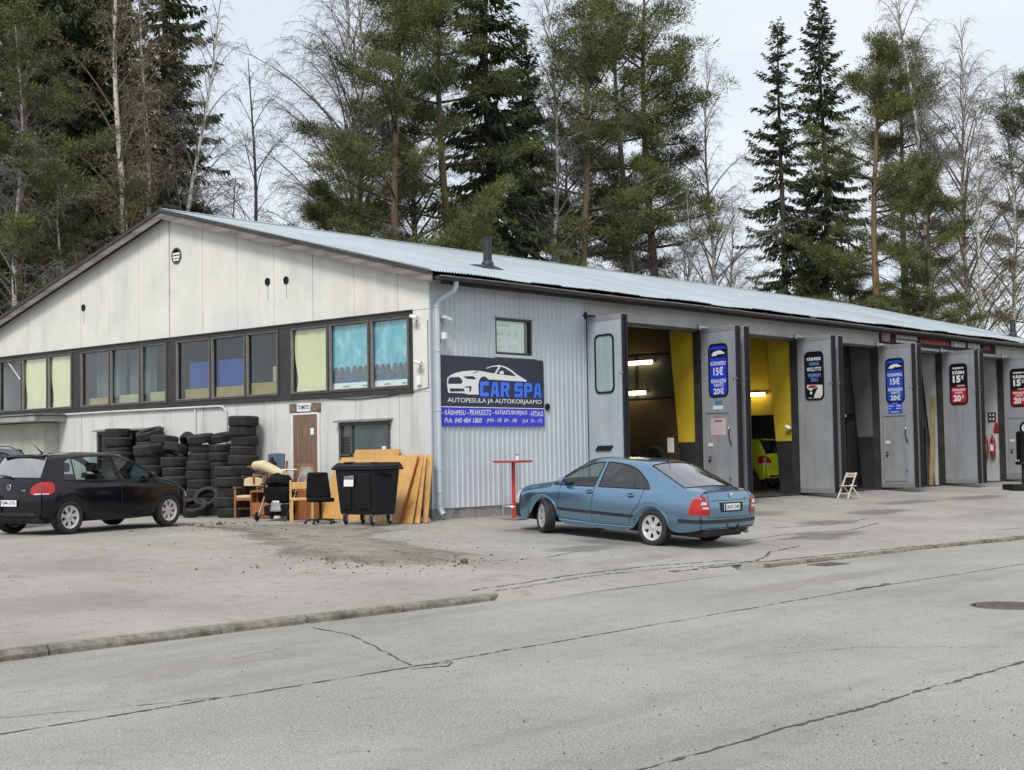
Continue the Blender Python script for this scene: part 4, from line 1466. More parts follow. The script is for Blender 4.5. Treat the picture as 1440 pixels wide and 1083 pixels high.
stext('(LA  10 - 17)', 0.77, 0.975, 0.042, 0.112, bold=0.006, shear=0.25)
m.build_each('small_lettering', SWHITE, sign)

ban = empty('workshop_banner', (0, 0, 0), 0, 'long black banner with red and white lettering above the far doors', 'sign')
m = MB()
m.box(19.35, 28.0, -0.045, -0.016, 4.46, 4.86)
m.build('banner_board', PBLK, ban)
m = MB()
bo = Vector((19.35, -0.048, 4.46))
for s, a, w, z, h in (('', 1.05, 1.5, 0.20, 0.11), ('', 1.05, 1.4, 0.07, 0.09), ('', 5.05, 1.1, 0.12, 0.18), ('', 6.35, 0.95, 0.12, 0.18)):
    scribble(m, bo, (1, 0, 0), (0, 0, 1), a, z, w, h, int(a * 10))
m.build_each('small_print', PWHT, ban)
m = MB()
for s, a, w, z, h in (('', 2.75, 2.1, 0.12, 0.18), ('', 7.6, 0.6, 0.12, 0.18)):
    scribble(m, bo, (1, 0, 0), (0, 0, 1), a, z, w, h, int(a * 10))
m.build_each('red_print', PRED, ban)
m = MB()
m.add([bo + Vector((a, -0.002, b)) for a, b in ((0.1, 0.06), (0.6, 0.06), (0.72, 0.34), (0.1, 0.36))], [(0, 1, 2, 3)])
m.build('banner_picture', mat('banner_photo', (0.42, 0.40, 0.38), 0.6, col2=(0.36, 0.05, 0.05), scale=3), ban)

# ================================================================== small fittings on the walls
def security_camera(loc, rz, label, bullet=True):
    e = empty('security_camera', loc, rz, label, 'camera', 'security cameras at the building corner')
    m = MB()
    m.tube([(0, 0, 0), (0, -0.10, 0.0), (0, -0.13, 0.02)], 0.014, 8)
    m.lathe([(0.045, 0.0), (0.045, 0.02), (0.0, 0.02)], 14, Matrix.Rotation(math.pi / 2, 4, 'X'))
    m.build('bracket', STEELM, e, smooth=True)
    m = MB()
    if bullet:
        m.lathe([(0.0, 0.0), (0.034, 0.0), (0.038, 0.02), (0.038, 0.17), (0.044, 0.175), (0.044, 0.20), (0.03, 0.20), (0.03, 0.19), (0, 0.19)], 14,
                Matrix.Translation((-0.05, -0.13, 0.04)) @ Matrix.Rotation(math.radians(105), 4, 'Y'))
    else:
        m.box(-0.05, 0.05, -0.16, -0.02, -0.14, 0.0)
    m.build('camera_body', WHITEM, e, smooth=bullet, bevel=0 if bullet else 0.012)
    m = MB()
    m.tube([(0, -0.01, 0), (0.03, -0.02, -0.10), (-0.01, -0.02, -0.22)], 0.006, 6)
    m.build('camera_cable', BLACKP, e)
    return e
security_camera((0.33, -0.02, 4.06), 0, 'white bullet camera on the ribbed wall, the upper of two')
security_camera((0.28, -0.02, 3.78), 0.2, 'white camera on the ribbed wall, the lower of two, by the downpipe', False)
security_camera((-0.01, 0.34, 4.09), -math.pi / 2, 'white bullet camera at the top corner of the gable windows')
security_camera((-0.01, 0.24, 3.16), -math.pi / 2, 'white camera halfway up the gable corner beside the posters')
m = MB()
m.box(-0.07, -0.005, 0.22, 0.32, 2.72, 2.90)
tag(m.build('junction_box', WHITEM, None, bevel=0.01), 'small white junction box under the corner camera', 'junction box')

# ================================================================== cars
# one row per station, rear to front: xl, z0, y2 | x4 z4 y4 | x5 z5 y5 | x6 z6 y6 | z8
SEDAN = [
    (-2.27, .36, .760, -2.23, .930, .690, -2.225, .965, .640, -2.22, .985, .58, 1.000),
    (-2.06, .30, .850, -2.02, .950, .770, -2.00, .995, .710, -2.07, 1.000, .64, 1.018),
    (-1.66, .25, .880, -1.70, .965, .805, -1.70, 1.010, .755, -1.85, 1.025, .68, 1.050),
    (-1.56, .54, .885, -1.48, .968, .818, -1.46, 1.020, .790, -1.45, 1.200, .635, 1.243),
    (-1.289, .675, .885, -1.20, .966, .822, -1.17, 1.060, .792, -1.06, 1.365, .575, 1.405),
    (-1.02, .54, .885, -1.00, .962, .826, -.965, 1.215, .735, -.87, 1.405, .580, 1.440),
    (-.915, .215, .885, -.80, .956, .828, -.75, 1.330, .665, -.65, 1.425, .585, 1.458),
    (-.45, .215, .885, -.40, .947, .828, -.385, 1.368, .640, -.35, 1.432, .590, 1.464),
    (0.0, .21, .885, -.04, .937, .828, -.11, 1.376, .635, -.11, 1.432, .590, 1.461),
    (.10, .21, .885, .06, .933, .828, -.03, 1.373, .635, -.01, 1.429, .590, 1.458),
    (.55, .215, .885, .50, .922, .824, .27, 1.338, .648, .30, 1.396, .585, 1.425),
    (.915, .215, .885, .84, .912, .820, .67, 1.140, .740, .66, 1.205, .640, 1.245),
    (1.02, .54, .885, 1.04, .903, .812, 1.00, .950, .788, 1.02, .988, .700, 1.015),
    (1.289, .675, .885, 1.289, .875, .800, 1.289, .920, .742, 1.289, .940, .620, .968),
    (1.545, .52, .880, 1.55, .835, .786, 1.55, .880, .722, 1.55, .900, .600, .926),
    (1.655, .22, .868, 1.75, .800, .770, 1.76, .848, .700, 1.77, .870, .580, .892),
    (1.97, .19, .815, 1.99, .745, .735, 2.00, .795, .665, 2.02, .815, .540, .835),
    (2.12, .20, .730, 2.09, .690, .670, 2.11, .735, .600, 2.13, .755, .490, .770)]
HATCH = [
    (-1.82, .34, .740, -1.785, .965, .715, -1.775, .992, .690, -1.765, 1.010, .650, 1.022),
    (-1.74, .30, .800, -1.69, .970, .770, -1.635, 1.125, .715, -1.655, 1.200, .625, 1.225),
    (-1.60, .27, .830, -1.54, .970, .788, -1.43, 1.285, .665, -1.53, 1.385, .565, 1.415),
    (-1.49, .53, .840, -1.36, .965, .792, -1.27, 1.332, .640, -1.30, 1.408, .570, 1.440),
    (-1.235, .655, .840, -1.15, .956, .795, -1.05, 1.360, .625, -1.05, 1.422, .575, 1.455),
    (-.98, .53, .840, -.95, .951, .795, -.85, 1.372, .622, -.85, 1.427, .578, 1.460),
    (-.87, .225, .840, -.70, .945, .795, -.62, 1.377, .620, -.62, 1.430, .580, 1.463),
    (-.40, .205, .840, -.36, .936, .795, -.38, 1.380, .620, -.38, 1.431, .580, 1.463),
    (-.05, .20, .840, -.10, .931, .795, -.17, 1.377, .620, -.17, 1.429, .580, 1.460),
    (.03, .20, .840, 0.0, .927, .795, -.09, 1.372, .620, -.08, 1.426, .580, 1.457),
    (.45, .205, .840, .42, .917, .792, .22, 1.332, .632, .25, 1.386, .575, 1.420),
    (.87, .225, .840, .80, .907, .787, .62, 1.125, .710, .62, 1.192, .620, 1.230),
    (.98, .53, .838, .98, .900, .778, .95, .938, .755, .97, .972, .680, 1.000),
    (1.235, .655, .835, 1.235, .866, .766, 1.235, .908, .712, 1.235, .928, .600, .956),
    (1.49, .53, .825, 1.48, .822, .748, 1.48, .862, .690, 1.48, .882, .580, .906),
    (1.60, .25, .800, 1.64, .762, .722, 1.65, .802, .660, 1.66, .822, .550, .846),
    (1.80, .22, .730, 1.80, .682, .660, 1.81, .722, .610, 1.82, .742, .500, .766),
    (1.90, .22, .620, 1.875, .585, .580, 1.89, .622, .530, 1.90, .642, .440, .660)]

TYRE = mat('tyre_rubber', (0.018, 0.018, 0.019), 0.75, var=0.35, scale=7, bump=0.15, bscale=60)
RIMM = mat('alloy_rim', (0.56, 0.56, 0.56), 0.32, 0.45, var=0.08, scale=6)
DARKIN = mat('car_trim', (0.016, 0.016, 0.017), 0.55, var=0.2, scale=5)
SEATM = mat('seat_cloth', (0.06, 0.06, 0.062), 0.85, var=0.2, scale=8)
CGLASS = glass('car_glass', (0.60, 0.70, 0.68))
CTINT = glass('car_tinted_glass', (0.10, 0.11, 0.125), base=0.10)
REARG = glass('rear_screen_glass', (0.16, 0.175, 0.185), base=0.26)
REDL = mat('tail_lamp_red', (0.42, 0.006, 0.007), 0.2, var=0.15, scale=12, coat=0.4)
REDD = mat('tail_lamp_dark', (0.20, 0.006, 0.008), 0.15, var=0.1, scale=12, coat=1.0)
CLRL = mat('lamp_clear', (0.62, 0.55, 0.54), 0.12, var=0.1, scale=12, coat=1.0)
PLATE = mat('plate_white', (0.74, 0.74, 0.72), 0.4, var=0.03, scale=8)
PLBLUE = mat('plate_blue', (0.01, 0.03, 0.28), 0.4, var=0.0)
GAP = mat('panel_gap', (0.008, 0.008, 0.009), 0.7, var=0.0)

def wheel_parts(R=0.316, W=0.205, rim=0.215, spokes=7, wide=0.055):
    """Meshes of a wheel about the Y axis; outer face towards +Y."""
    t = MB()
    h = W / 2
    Mx = Matrix.Rotation(-math.pi / 2, 4, 'X')
    prof = [(rim, -h * .80), (rim + .02, -h * .93), (R * .88, -h), (R * .955, -h * .92), (R * .99, -h * .75)]
    for g in (-.45, -.12, .22, .55):
        prof += [(R, h * (g - .10)), (R - .007, h * (g - .085)), (R - .007, h * (g - .02)), (R, h * (g - .005))]
    prof += [(R * .99, h * .75), (R * .955, h * .92), (R * .88, h), (rim + .02, h * .93), (rim, h * .80)]
    t.lathe(prof, 40, Mx, closed=True)
    r = MB()
    r.lathe([(rim + .004, -h * .8), (rim - .02, -h * .75), (rim - .03, h * .3), (rim - .03, h * .62), (rim - .008, h * .80), (rim + .006, h * .84), (rim + .008, h * .78)], 40, Mx, caps=False)
    for k in range(spokes):
        a = 2 * math.pi * k / spokes + 0.2
        ca, sa = math.cos(a), math.sin(a)
        V = []
        for rad, hw, y0, y1 in ((.045, wide * .62, h * .30, h * .62), (rim * .55, wide * .5, h * .36, h * .66), (rim - .02, wide * .85, h * .44, h * .74)):
            for s, y in ((-1, y0), (1, y0), (1, y1), (-1, y1)):
                V.append((ca * rad - sa * hw * s, y, sa * rad + ca * hw * s))
        F = [(i * 4 + q, i * 4 + (q + 1) % 4, (i + 1) * 4 + (q + 1) % 4, (i + 1) * 4 + q) for i in (0, 1) for q in range(4)]
        F += [(3, 2, 1, 0), (8, 9, 10, 11)]
        r.add(V, F)
    r.lathe([(0.0, h * .70), (.03, h * .70), (.062, h * .62), (.066, h * .30)], 24, Mx, caps=False)
    d = MB()
    d.lathe([(0.0, h * .10), (rim - .03, h * .10)], 32, Mx, caps=False)
    return t, r, d

def conform(bvh, poly, axis, side, off, cuts=3):
    """Fill a flat outline, then lay it on the body from outside along an axis."""
    bm = bmesh.new()
    vs_ = []
    for a, b in poly:
        vs_.append(bm.verts.new((a, side * 3, b) if axis == 'y' else (side * 4, a, b)))
    f = bm.faces.new(vs_)
    bmesh.ops.triangulate(bm, faces=[f])
    for _ in range(cuts):
        bmesh.ops.subdivide_edges(bm, edges=[e for e in bm.edges if e.calc_length() > 0.035], cuts=1, use_grid_fill=False)
        bmesh.ops.triangulate(bm, faces=[q for q in bm.faces if len(q.verts) > 3])
    d = Vector((0, -side, 0)) if axis == 'y' else Vector((-side, 0, 0))
    for v in bm.verts:
        h, n, i, dist = bvh.ray_cast(v.co, d)
        if h is None:
            q = bvh.find_nearest(v.co + d * (3 - .8 if axis == 'y' else 2))
            h, n = q[0], q[1]
        if n.dot(d) > 0:
            n = -n
        v.co = h + n * off
    bm.verts.index_update()
    V = [v.co.copy() for v in bm.verts]
    F = [tuple(v.index for v in q.verts) for q in bm.faces]
    bm.free()
    m = MB()
    m.add(V, F)
    return m

def wrap_patch(bvh, path, off, n=18, rows=8):
    """A patch that follows a plan path [(x, y, zlow, zhigh)..] round a body corner."""
    P_ = np.array(path, float)
    d = np.r_[0, np.cumsum(np.hypot(np.diff(P_[:, 0]), np.diff(P_[:, 1])))]
    V, F = [], []
    for i in range(n + 1):
        t = d[-1] * i / n
        x, y, z0, z1 = (float(np.interp(t, d, P_[:, k])) for k in range(4))
        for j in range(rows + 1):
            g = Vector((x, y, z0 + (z1 - z0) * j / rows))
            h, nn, q, dist = bvh.find_nearest(g)
            out = Vector((h.x * .6, h.y, 0)).normalized()
            if nn.dot(out) < 0:
                nn = -nn
            V.append(h + nn * off)
    R1 = rows + 1
    for i in range(n):
        for j in range(rows):
            F.append((i * R1 + j, (i + 1) * R1 + j, (i + 1) * R1 + j + 1, i * R1 + j + 1))
    m = MB()
    m.add(V, F)
    return m

def surf_line(bvh, pts, axis, side, off=0.0):
    out = []
    d = Vector((0, -side, 0)) if axis == 'y' else Vector((-side, 0, 0))
    for (a0, b0), (a1, b1) in zip(pts[:-1], pts[1:]):
        n = max(2, int(math.hypot(a1 - a0, b1 - b0) / 0.05))
        for i in range(n + 1):
            t = i / n
            a, b = a0 + (a1 - a0) * t, b0 + (b1 - b0) * t
            h, nn, q, dist = bvh.ray_cast(Vector((a, side * 3, b)) if axis == 'y' else Vector((side * 4, a, b)), d)
            if h is not None:
                if not out or (h - out[-1]).length > 0.01:
                    out.append(h + nn * off)
    return out

def crease_corners(me, ids, w=.8):
    at = me.attributes.new('crease_vert', 'FLOAT', 'POINT')
    for i in ids:
        at.data[i].value = w

def crisp(me, key):
    """Edge creases along the shoulder, sill, boot edge and roof rail."""
    ce = me.attributes.new('crease_edge', 'FLOAT', 'EDGE')
    for e in me.edges:
        ka, kb = key(e.vertices[0]), key(e.vertices[1])
        if len(ka) != 3 or len(kb) != 3:
            continue
        w = 0.0
        if ka[1] == kb[1] == 3:
            w = .45
        elif ka[1] == kb[1] == 0:
            w = .55
        elif ka[0] == kb[0] == 0 and min(ka[1], kb[1]) >= 4:
            w = .55
        elif ka[1] == kb[1] == 6:
            w = .3
        if w:
            ce.data[e.index].value = w

def build_car(name, table, hatch, paint, R, wb, label, loc, yaw, pitch, tint=True, rear_tint=None, spokes=7, steer=0.0, plate=None, extras=True):
    root = empty(name, loc, 0, label, 'car')
    root.rotation_euler = (Matrix.Rotation(yaw, 4, 'Z') @ Matrix.Rotation(-pitch, 4, 'Y')).to_euler()
    nC = len(table)
    P = np.zeros((nC, 9, 3))
    for c, (xl, z0, y2, x4, z4, y4, x5, z5, y5, x6, z6, y6, z8) in enumerate(table):
        r1, r2, r3 = max(.40, z0 + .035), max(.62, z0 + .075), z4 - .07
        r2 = min(r2, r3 - .03)
        P[c, 0] = (xl, y2 * .955, z0)
        P[c, 1] = (xl, y2 * .985, r1)
        P[c, 2] = (xl, y2, r2)
        P[c, 3] = (xl * .5 + x4 * .5, y2 * .985, r3)
        P[c, 4] = (x4, y4, z4)
        P[c, 5] = (x5, y5, z5)
        P[c, 6] = (x6, y6, z6)
        P[c, 7] = (x6, y6 * .52, z8 - (z8 - z6) * .22)
        P[c, 8] = (x6, 0, z8)
    # a little plan curvature for screens, bonnet and boot edges
    for c in range(nC):
        s = 1 if c > nC * .55 else -1
        amt = .05 if (c in (0, 1, 2, 3) or c >= nC * .55) else .0
        for r, k in ((6, 0.0), (7, .72), (8, 1.0)):
            P[c, r, 0] += s * amt * k
    verts, index = [], {}
    def vid(key, p):
        if key not in index:
            index[key] = len(verts)
            verts.append(tuple(p))
        return index[key]
    faces = {'body': [], 'side_front': [], 'side_rear': [], 'windscreen': [], 'rear_screen': []}
    g_side_r = range(4, 8) if not hatch else range(3, 8)
    g_side_f = range(9, 12)
    g_ws = range(10, 12)
    g_rs = range(2, 4) if not hatch else range(0, 2)
    def V(c, r, s):
        p = P[c, r].copy()
        p[1] *= s
        return vid((c, r, s if r < 8 else 0), p)
    for s in (1, -1):
        for c in range(nC - 1):
            for r in range(8):
                q = [V(c, r, s), V(c + 1, r, s), V(c + 1, r + 1, s), V(c, r + 1, s)]
                if s < 0:
                    q = q[::-1]
                key = 'body'
                if r == 4 and c in g_side_r:
                    key = 'side_rear'
                elif r == 4 and c in g_side_f:
                    key = 'side_front'
                elif r in (6, 7) and c in g_ws:
                    key = 'windscreen'
                elif r in (6, 7) and c in g_rs:
                    key = 'rear_screen'
                faces[key].append((q, s))
        for end, c in ((-1, 0), (1, nC - 1)):
            fr = {4: 1.0, 5: .86, 6: .66, 7: .34, 8: 0.0}
            def K(r, j):
                if j == 4:
                    return V(c, r, s)
                if r == 4:
                    return V(c, j, s)
                base = P[c, r]
                bulge = (.085 if end < 0 else .10) * (1 - fr[j] ** 2)
                p = (base[0] + end * bulge, base[1] * fr[j] * s, base[2])
                return vid(('cap', c, r, j, s if j < 8 else 0), p)
            for r in range(4):
                for j in range(4, 8):
                    q = [K(r, j), K(r, j + 1), K(r + 1, j + 1), K(r + 1, j)]
                    if (end < 0) == (s < 0):
                        q = q[::-1]
                    faces['body'].append((q, s))
    def mesh_part(nm, flist, m, lift=0.0):
        used = sorted({i for q, s in flist for i in q})
        mp = {i: k for k, i in enumerate(used)}
        me = bpy.data.meshes.new(nm)
        me.from_pydata([verts[i] for i in used], [], [tuple(mp[i] for i in q) for q, s in flist])
        me.update()
        me.materials.append(m)
        me.polygons.foreach_set('use_smooth', [True] * len(me.polygons))
        o = bpy.data.objects.new(nm, me)
        COL.objects.link(o)
        o.parent = root
        crease_corners(me, [mp[i] for i in corner_ids if i in mp])
        if nm == 'body':                                          # shoulder line, boot edge and bonnet edge stay crisp
            crisp(me, lambda i: keyof[used[i]])
        sb = o.modifiers.new('subsurf', 'SUBSURF')
        sb.levels = sb.render_levels = 2
        if nm != 'body':
            dg = bpy.context.evaluated_depsgraph_get()
            ev = o.evaluated_get(dg)
            em = ev.to_mesh()
            bm = bmesh.new()
            bm.from_mesh(em)
            nxt = {}
            for e in bm.edges:
                if e.is_boundary:
                    a, b = e.verts
                    nxt.setdefault(a.index, []).append(b.index)
                    nxt.setdefault(b.index, []).append(a.index)
            bm.verts.ensure_lookup_table()
            start = next(iter(nxt))
            loop, prev, cur = [start], None, start
            while True:
                cand = [q for q in nxt[cur] if q != prev]
                if not cand or cand[0] == start:
                    break
                prev, cur = cur, cand[0]
                loop.append(cur)
            pts = [bm.verts[i].co.copy() for i in loop + [loop[0], loop[1]]]
            bm.free()
            ev.to_mesh_clear()
            sm = MB()
            sm.tube(pts, .011, 6, cap=False)
            sm.build('window_seal', GAP, o, smooth=True)
        return o
    corner_ids = []
    for s in (1, -1):
        for c, r in ([(8, 4), (8, 5), (9, 4), (9, 5), (12, 4), (12, 5)] + ([(4, 4), (3, 4)] if hatch else [(4, 4)]) + [(12, 6), (10, 6)] + ([(0, 6), (2, 6)] if hatch else [(2, 6), (4, 6)])):
            corner_ids.append(index[(c, r, s)])
    keyof = {v: k for k, v in index.items()}
    body = mesh_part('body', faces['body'], paint)
    rt = rear_tint or REARG
    for s in (1, -1):
        for key, mm, nm in (('side_front', CGLASS, 'front_side_window'), ('side_rear', CTINT if tint else CGLASS, 'rear_side_window')):
            fl = [(q, t) for q, t in faces[key] if t == s]
            mesh_part(nm, fl, mm)
    mesh_part('windscreen', faces['windscreen'], CGLASS)
    mesh_part('rear_screen', faces['rear_screen'], rt)
    # a closed copy of the skin only to find where details sit
    me = bpy.data.meshes.new('tmp')
    allf = [q for k in faces for q, s in faces[k]]
    me.from_pydata(verts, [], [tuple(q) for q in allf])
    tmp = bpy.data.objects.new('tmp', me)
    COL.objects.link(tmp)
    crease_corners(me, corner_ids)
    crisp(me, lambda i: keyof[i])
    sb = tmp.modifiers.new('s', 'SUBSURF')
    sb.levels = sb.render_levels = 2
    bpy.context.view_layer.update()
    dg = bpy.context.evaluated_depsgraph_get()
    ev = tmp.evaluated_get(dg)
    em = ev.to_mesh()
    bvh = BVHTree.FromPolygons([v.co.copy() for v in em.vertices], [tuple(p.vertices) for p in em.polygons])
    ev.to_mesh_clear()
    bpy.data.objects.remove(tmp)
    bpy.data.meshes.remove(me)
    # underbody, wheel wells, cabin
    m = MB()
    L0, L1 = table[0][0] + .15, table[-1][0] - .15
    m.box(L0, L1, -.60, .60, .20, .32)
    m.box(L0 - .12, L0 + .25, -.62, .62, .26, .42)
    m.build('underbody', DARKIN, root, bevel=.02)
    hw = wb / 2
    for sx in (-1, 1):
        for s in (-1, 1):
            m = MB()
            pts = []
            n = 14
            Vv, Ff = [], []
            for i in range(n + 1):
                a = math.pi * (-.08 + 1.16 * i / n)
                for y in (.50, .845):
                    Vv.append((sx * hw + (R + .055) * math.cos(a), s * y * (.995 if hatch is False else .965), R + (R + .045) * math.sin(a)))
            for i in range(n):
                Ff.append((2 * i, 2 * i + 1, 2 * i + 3, 2 * i + 2))
            m.add(Vv, Ff)
            m.build('wheel_arch_liner', DARKIN, root, smooth=True)
    m = MB()
    m.box(-1.45 if hatch else -1.5, .95, -.66, .66, .33, .46)
    m.box(.72, .98, -.68, .68, .46, .90)
    m.box((-1.55 if hatch else -1.72), (-1.42 if hatch else -1.15), -.66, .66, .46, .93)
    m.build('cabin_floor', DARKIN, root, bevel=.03)
    for (sx, sy, w) in ((-.05, .36, .25), (-.05, -.36, .25), (-.98 if not hatch else -.95, 0, .60)):
        st = MB()
        st.add([(sx + .42, sy - w, .60), (sx + .42, sy + w, .60), (sx - .08, sy + w, .56), (sx - .08, sy - w, .56), (sx + .42, sy - w, .46), (sx + .42, sy + w, .46), (sx - .08, sy + w, .46), (sx - .08, sy - w, .46)],
               [(3, 2, 1, 0), (4, 5, 6, 7), (0, 1, 5, 4), (1, 2, 6, 5), (2, 3, 7, 6), (3, 0, 4, 7)])
        hgt = 1.05 if w < .5 else 1.0
        st.add([(sx, sy - w, .56), (sx, sy + w, .56), (sx - .14, sy + w, .56), (sx - .14, sy - w, .56), (sx - .20, sy - w * .8, hgt), (sx - .20, sy + w * .8, hgt), (sx - .30, sy + w * .8, hgt), (sx - .30, sy - w * .8, hgt)],
               [(3, 2, 1, 0), (4, 5, 6, 7), (0, 1, 5, 4), (1, 2, 6, 5), (2, 3, 7, 6), (3, 0, 4, 7)])
        for hy in ([sy] if w < .5 else [-.34, .34]):
            st.box(sx - .31, sx - .23, hy - .13, hy + .13, hgt + .04, hgt + .21)
        st.build('seat', SEATM, root, bevel=.04, seg=3)
    m = MB()
    ang = math.radians(62)
    c = Vector((.50, .36, .90))
    ring = []
    for i in range(25):
        a = 2 * math.pi * i / 24
        ring.append(c + Vector((math.cos(a) * math.cos(ang) * .18, math.sin(a) * .18, math.cos(a) * math.sin(ang) * .18)))
    m.tube(ring, .014, 8, cap=False)
    m.bar(c + Vector((0, -.17, 0)), c + Vector((0, .17, 0)), .05, .03)
    m.tube([c, c + Vector((.2, 0, -.12))], .03, 8)
    m.build('steering_wheel', DARKIN, root, smooth=True)
    # wheels
    t, r, d = wheel_parts(R, .205, R - .105, spokes, .055 if spokes == 7 else .07)
    for sx in (-1, 1):
        for s in (-1, 1):
            w = bpy.data.objects.new('wheel', None)
            COL.objects.link(w)
            w.parent = root
            w.location = (sx * hw, s * (.755 if not hatch else .715), R)
            w.rotation_euler = (0, RNG.uniform(0, 6), (0 if s > 0 else math.pi) + (steer if sx > 0 else 0))
            for q, nm, mm in ((t, 'tyre', TYRE), (r, 'rim', RIMM), (d, 'brake_disc', DARKIN)):
                q.build(nm, mm, w, smooth=True, angle=40)
    # door mirrors
    for s in (1, -1):
        m = MB()
        mx = .74 if not hatch else .70
        y0 = .83 if not hatch else .79
        m.add([(mx - .04, s * (y0 + .02), .93), (mx + .06, s * (y0 + .03), .93), (mx + .05, s * (y0 + .20), .95), (mx - .05, s * (y0 + .20), .95),
               (mx - .05, s * (y0 + .03), 1.06), (mx + .02, s * (y0 + .04), 1.05), (mx + .02, s * (y0 + .18), 1.055), (mx - .05, s * (y0 + .18), 1.06)],
              [(0, 1, 2, 3), (4, 7, 6, 5), (0, 4, 5, 1), (1, 5, 6, 2), (2, 6, 7, 3), (3, 7, 4, 0)])
        mo = m.build('door_mirror', paint, root, bevel=.03, seg=3, smooth=True, angle=80)
        m = MB()
        m.bar((mx, s * (y0 - .04), .94), (mx, s * (y0 + .05), .97), .05, .04)
        m.build('mirror_foot', DARKIN, mo)
    H = lambda p, axis, side, off, nm, mm, par=root, cuts=3: conform(bvh, p, axis, side, off, cuts).build(nm, mm, par, smooth=True, angle=60)
    def seam(pts, axis, side, nm='panel_gap', rr=.0055):
        L = surf_line(bvh, pts, axis, side, .0005)
        if len(L) > 1:
            m = MB()
            m.tube(L, rr, 5)
            m.build(nm, GAP, root)
    return root, bvh, H, seam, body

def plate_on(root, centre, normal_x, text_s, w=.44, h=.11, tilt=0.0):
    """Rear number plate: blue strip and characters."""
    pl = part('number_plate', centre, root)
    pl.rotation_euler = (0, tilt, 0)
    m = MB()
    m.box(-.006, .006, -w / 2, w / 2, -h / 2, h / 2)
    m.build('plate_sheet', PLATE, pl, bevel=.004)
    m = MB()
    m.box(-.0085, -.006, w / 2 - .045, w / 2 - .003, -h / 2 + .004, h / 2 - .004)
    m.build('country_strip', PLBLUE, pl)
    m = MB()
    text(m, text_s, (-.0085, w / 2 - .065, -h / 2 + .02), (0, -1, 0), (0, 0, 1), 0, 0, w - .09, h - .04, bold=.004)
    m.build('lettering', BLACKP, pl)
    return pl

# ---- blue saloon
BLUEPAINT = mat('steel_blue_paint', (0.165, 0.295, 0.42), 0.17, 0.85, var=0.02, scale=3, coat=0.6)
mix_noise(BLUEPAINT, (0.16, 0.23, 0.28), 2.2, 0.58, 0.78, amount=0.25)
blue, bvh, H, seam, body = build_car('blue_saloon', SEDAN, False, BLUEPAINT, .316, 2.578,
                                     'steel blue saloon car parked nose first before the first open bay', (0.474, -4.515, -0.238), 1.514, 0.060, tint=True, spokes=6, steer=-.50)
for s in (1, -1):
    H([(1.05, .455), (-.86, .455), (-.90, .505), (1.07, .505)] if s > 0 else [(-.86, .455), (1.05, .455), (1.07, .505), (-.90, .505)], 'y', s, .012, 'side_moulding', DARKIN)
    seam([(.92, .33), (.90, .60), (.86, .90)], 'y', s)
    seam([(.06, .30), (.08, .60), (.03, .93)], 'y', s)
    seam([(-.78, .31), (-.84, .52), (-1.02, .72), (-1.10, .96)], 'y', s)
    seam([(.92, .33), (.06, .30), (-.78, .31)], 'y', s)
    for hx in (.22, -.74):
        m = MB()
        q = surf_line(bvh, [(hx, .835), (hx - .17, .838)], 'y', s, .0)
        m.tube([p + Vector((0, s * (.004 + .028 * math.sin(math.pi * i / (len(q) - 1))), 0)) for i, p in enumerate(q)], .016, 8)
        m.build('door_handle', BLUEPAINT, blue, smooth=True)
        H([(hx - .03, .80), (hx - .14, .80), (hx - .14, .872), (hx - .03, .872)], 'y', s, .002, 'handle_recess', GAP)
    # tail lamp: side wrap and rear face
    wrap_patch(bvh, [(-2.06, s * .85, .60, .66), (-2.10, s * .84, .595, .80), (-2.16, s * .82, .59, .90), (-2.26, s * .76, .59, .945), (-2.31, s * .67, .59, .93), (-2.335, s * .59, .59, .76), (-2.34, s * .57, .59, .66)], .010).build('tail_lamp', REDL, blue, smooth=True, angle=80)
    wrap_patch(bvh, [(-2.27, s * .74, .70, .735), (-2.33, s * .61, .70, .735)], .015).build('tail_lamp_clear', CLRL, blue, smooth=True)
    wrap_patch(bvh, [(-2.20, s * .80, .62, .66), (-2.33, s * .60, .62, .66)], .013).build('tail_lamp_band', REDD, blue, smooth=True)
    wrap_patch(bvh, [(-2.22, s * .79, .845, .885), (-2.30, s * .69, .845, .885)], .013).build('tail_lamp_band', REDD, blue, smooth=True)
    wrap_patch(bvh, [(-2.26, s * .76, .77, .82), (-2.315, s * .65, .77, .82)], .015).build('tail_lamp_clear', CLRL, blue, smooth=True)
    H([(-1.86, .455), (-2.36, .455), (-2.36, .515), (-1.86, .515)], 'y', s, .012, 'bumper_strip', DARKIN)
    H([(1.95, .50), (2.2, .50), (2.16, .66), (1.90, .74)], 'y', s, .010, 'head_lamp', CLRL)
    H([(1.92, .25), (2.2, .25), (2.2, .47), (1.98, .47)], 'y', s, .006, 'front_grille_shadow', DARKIN)
H([(-.80, .455), (.80, .455), (.80, .515), (-.80, .515)], 'x', -1, .012, 'bumper_strip', DARKIN)
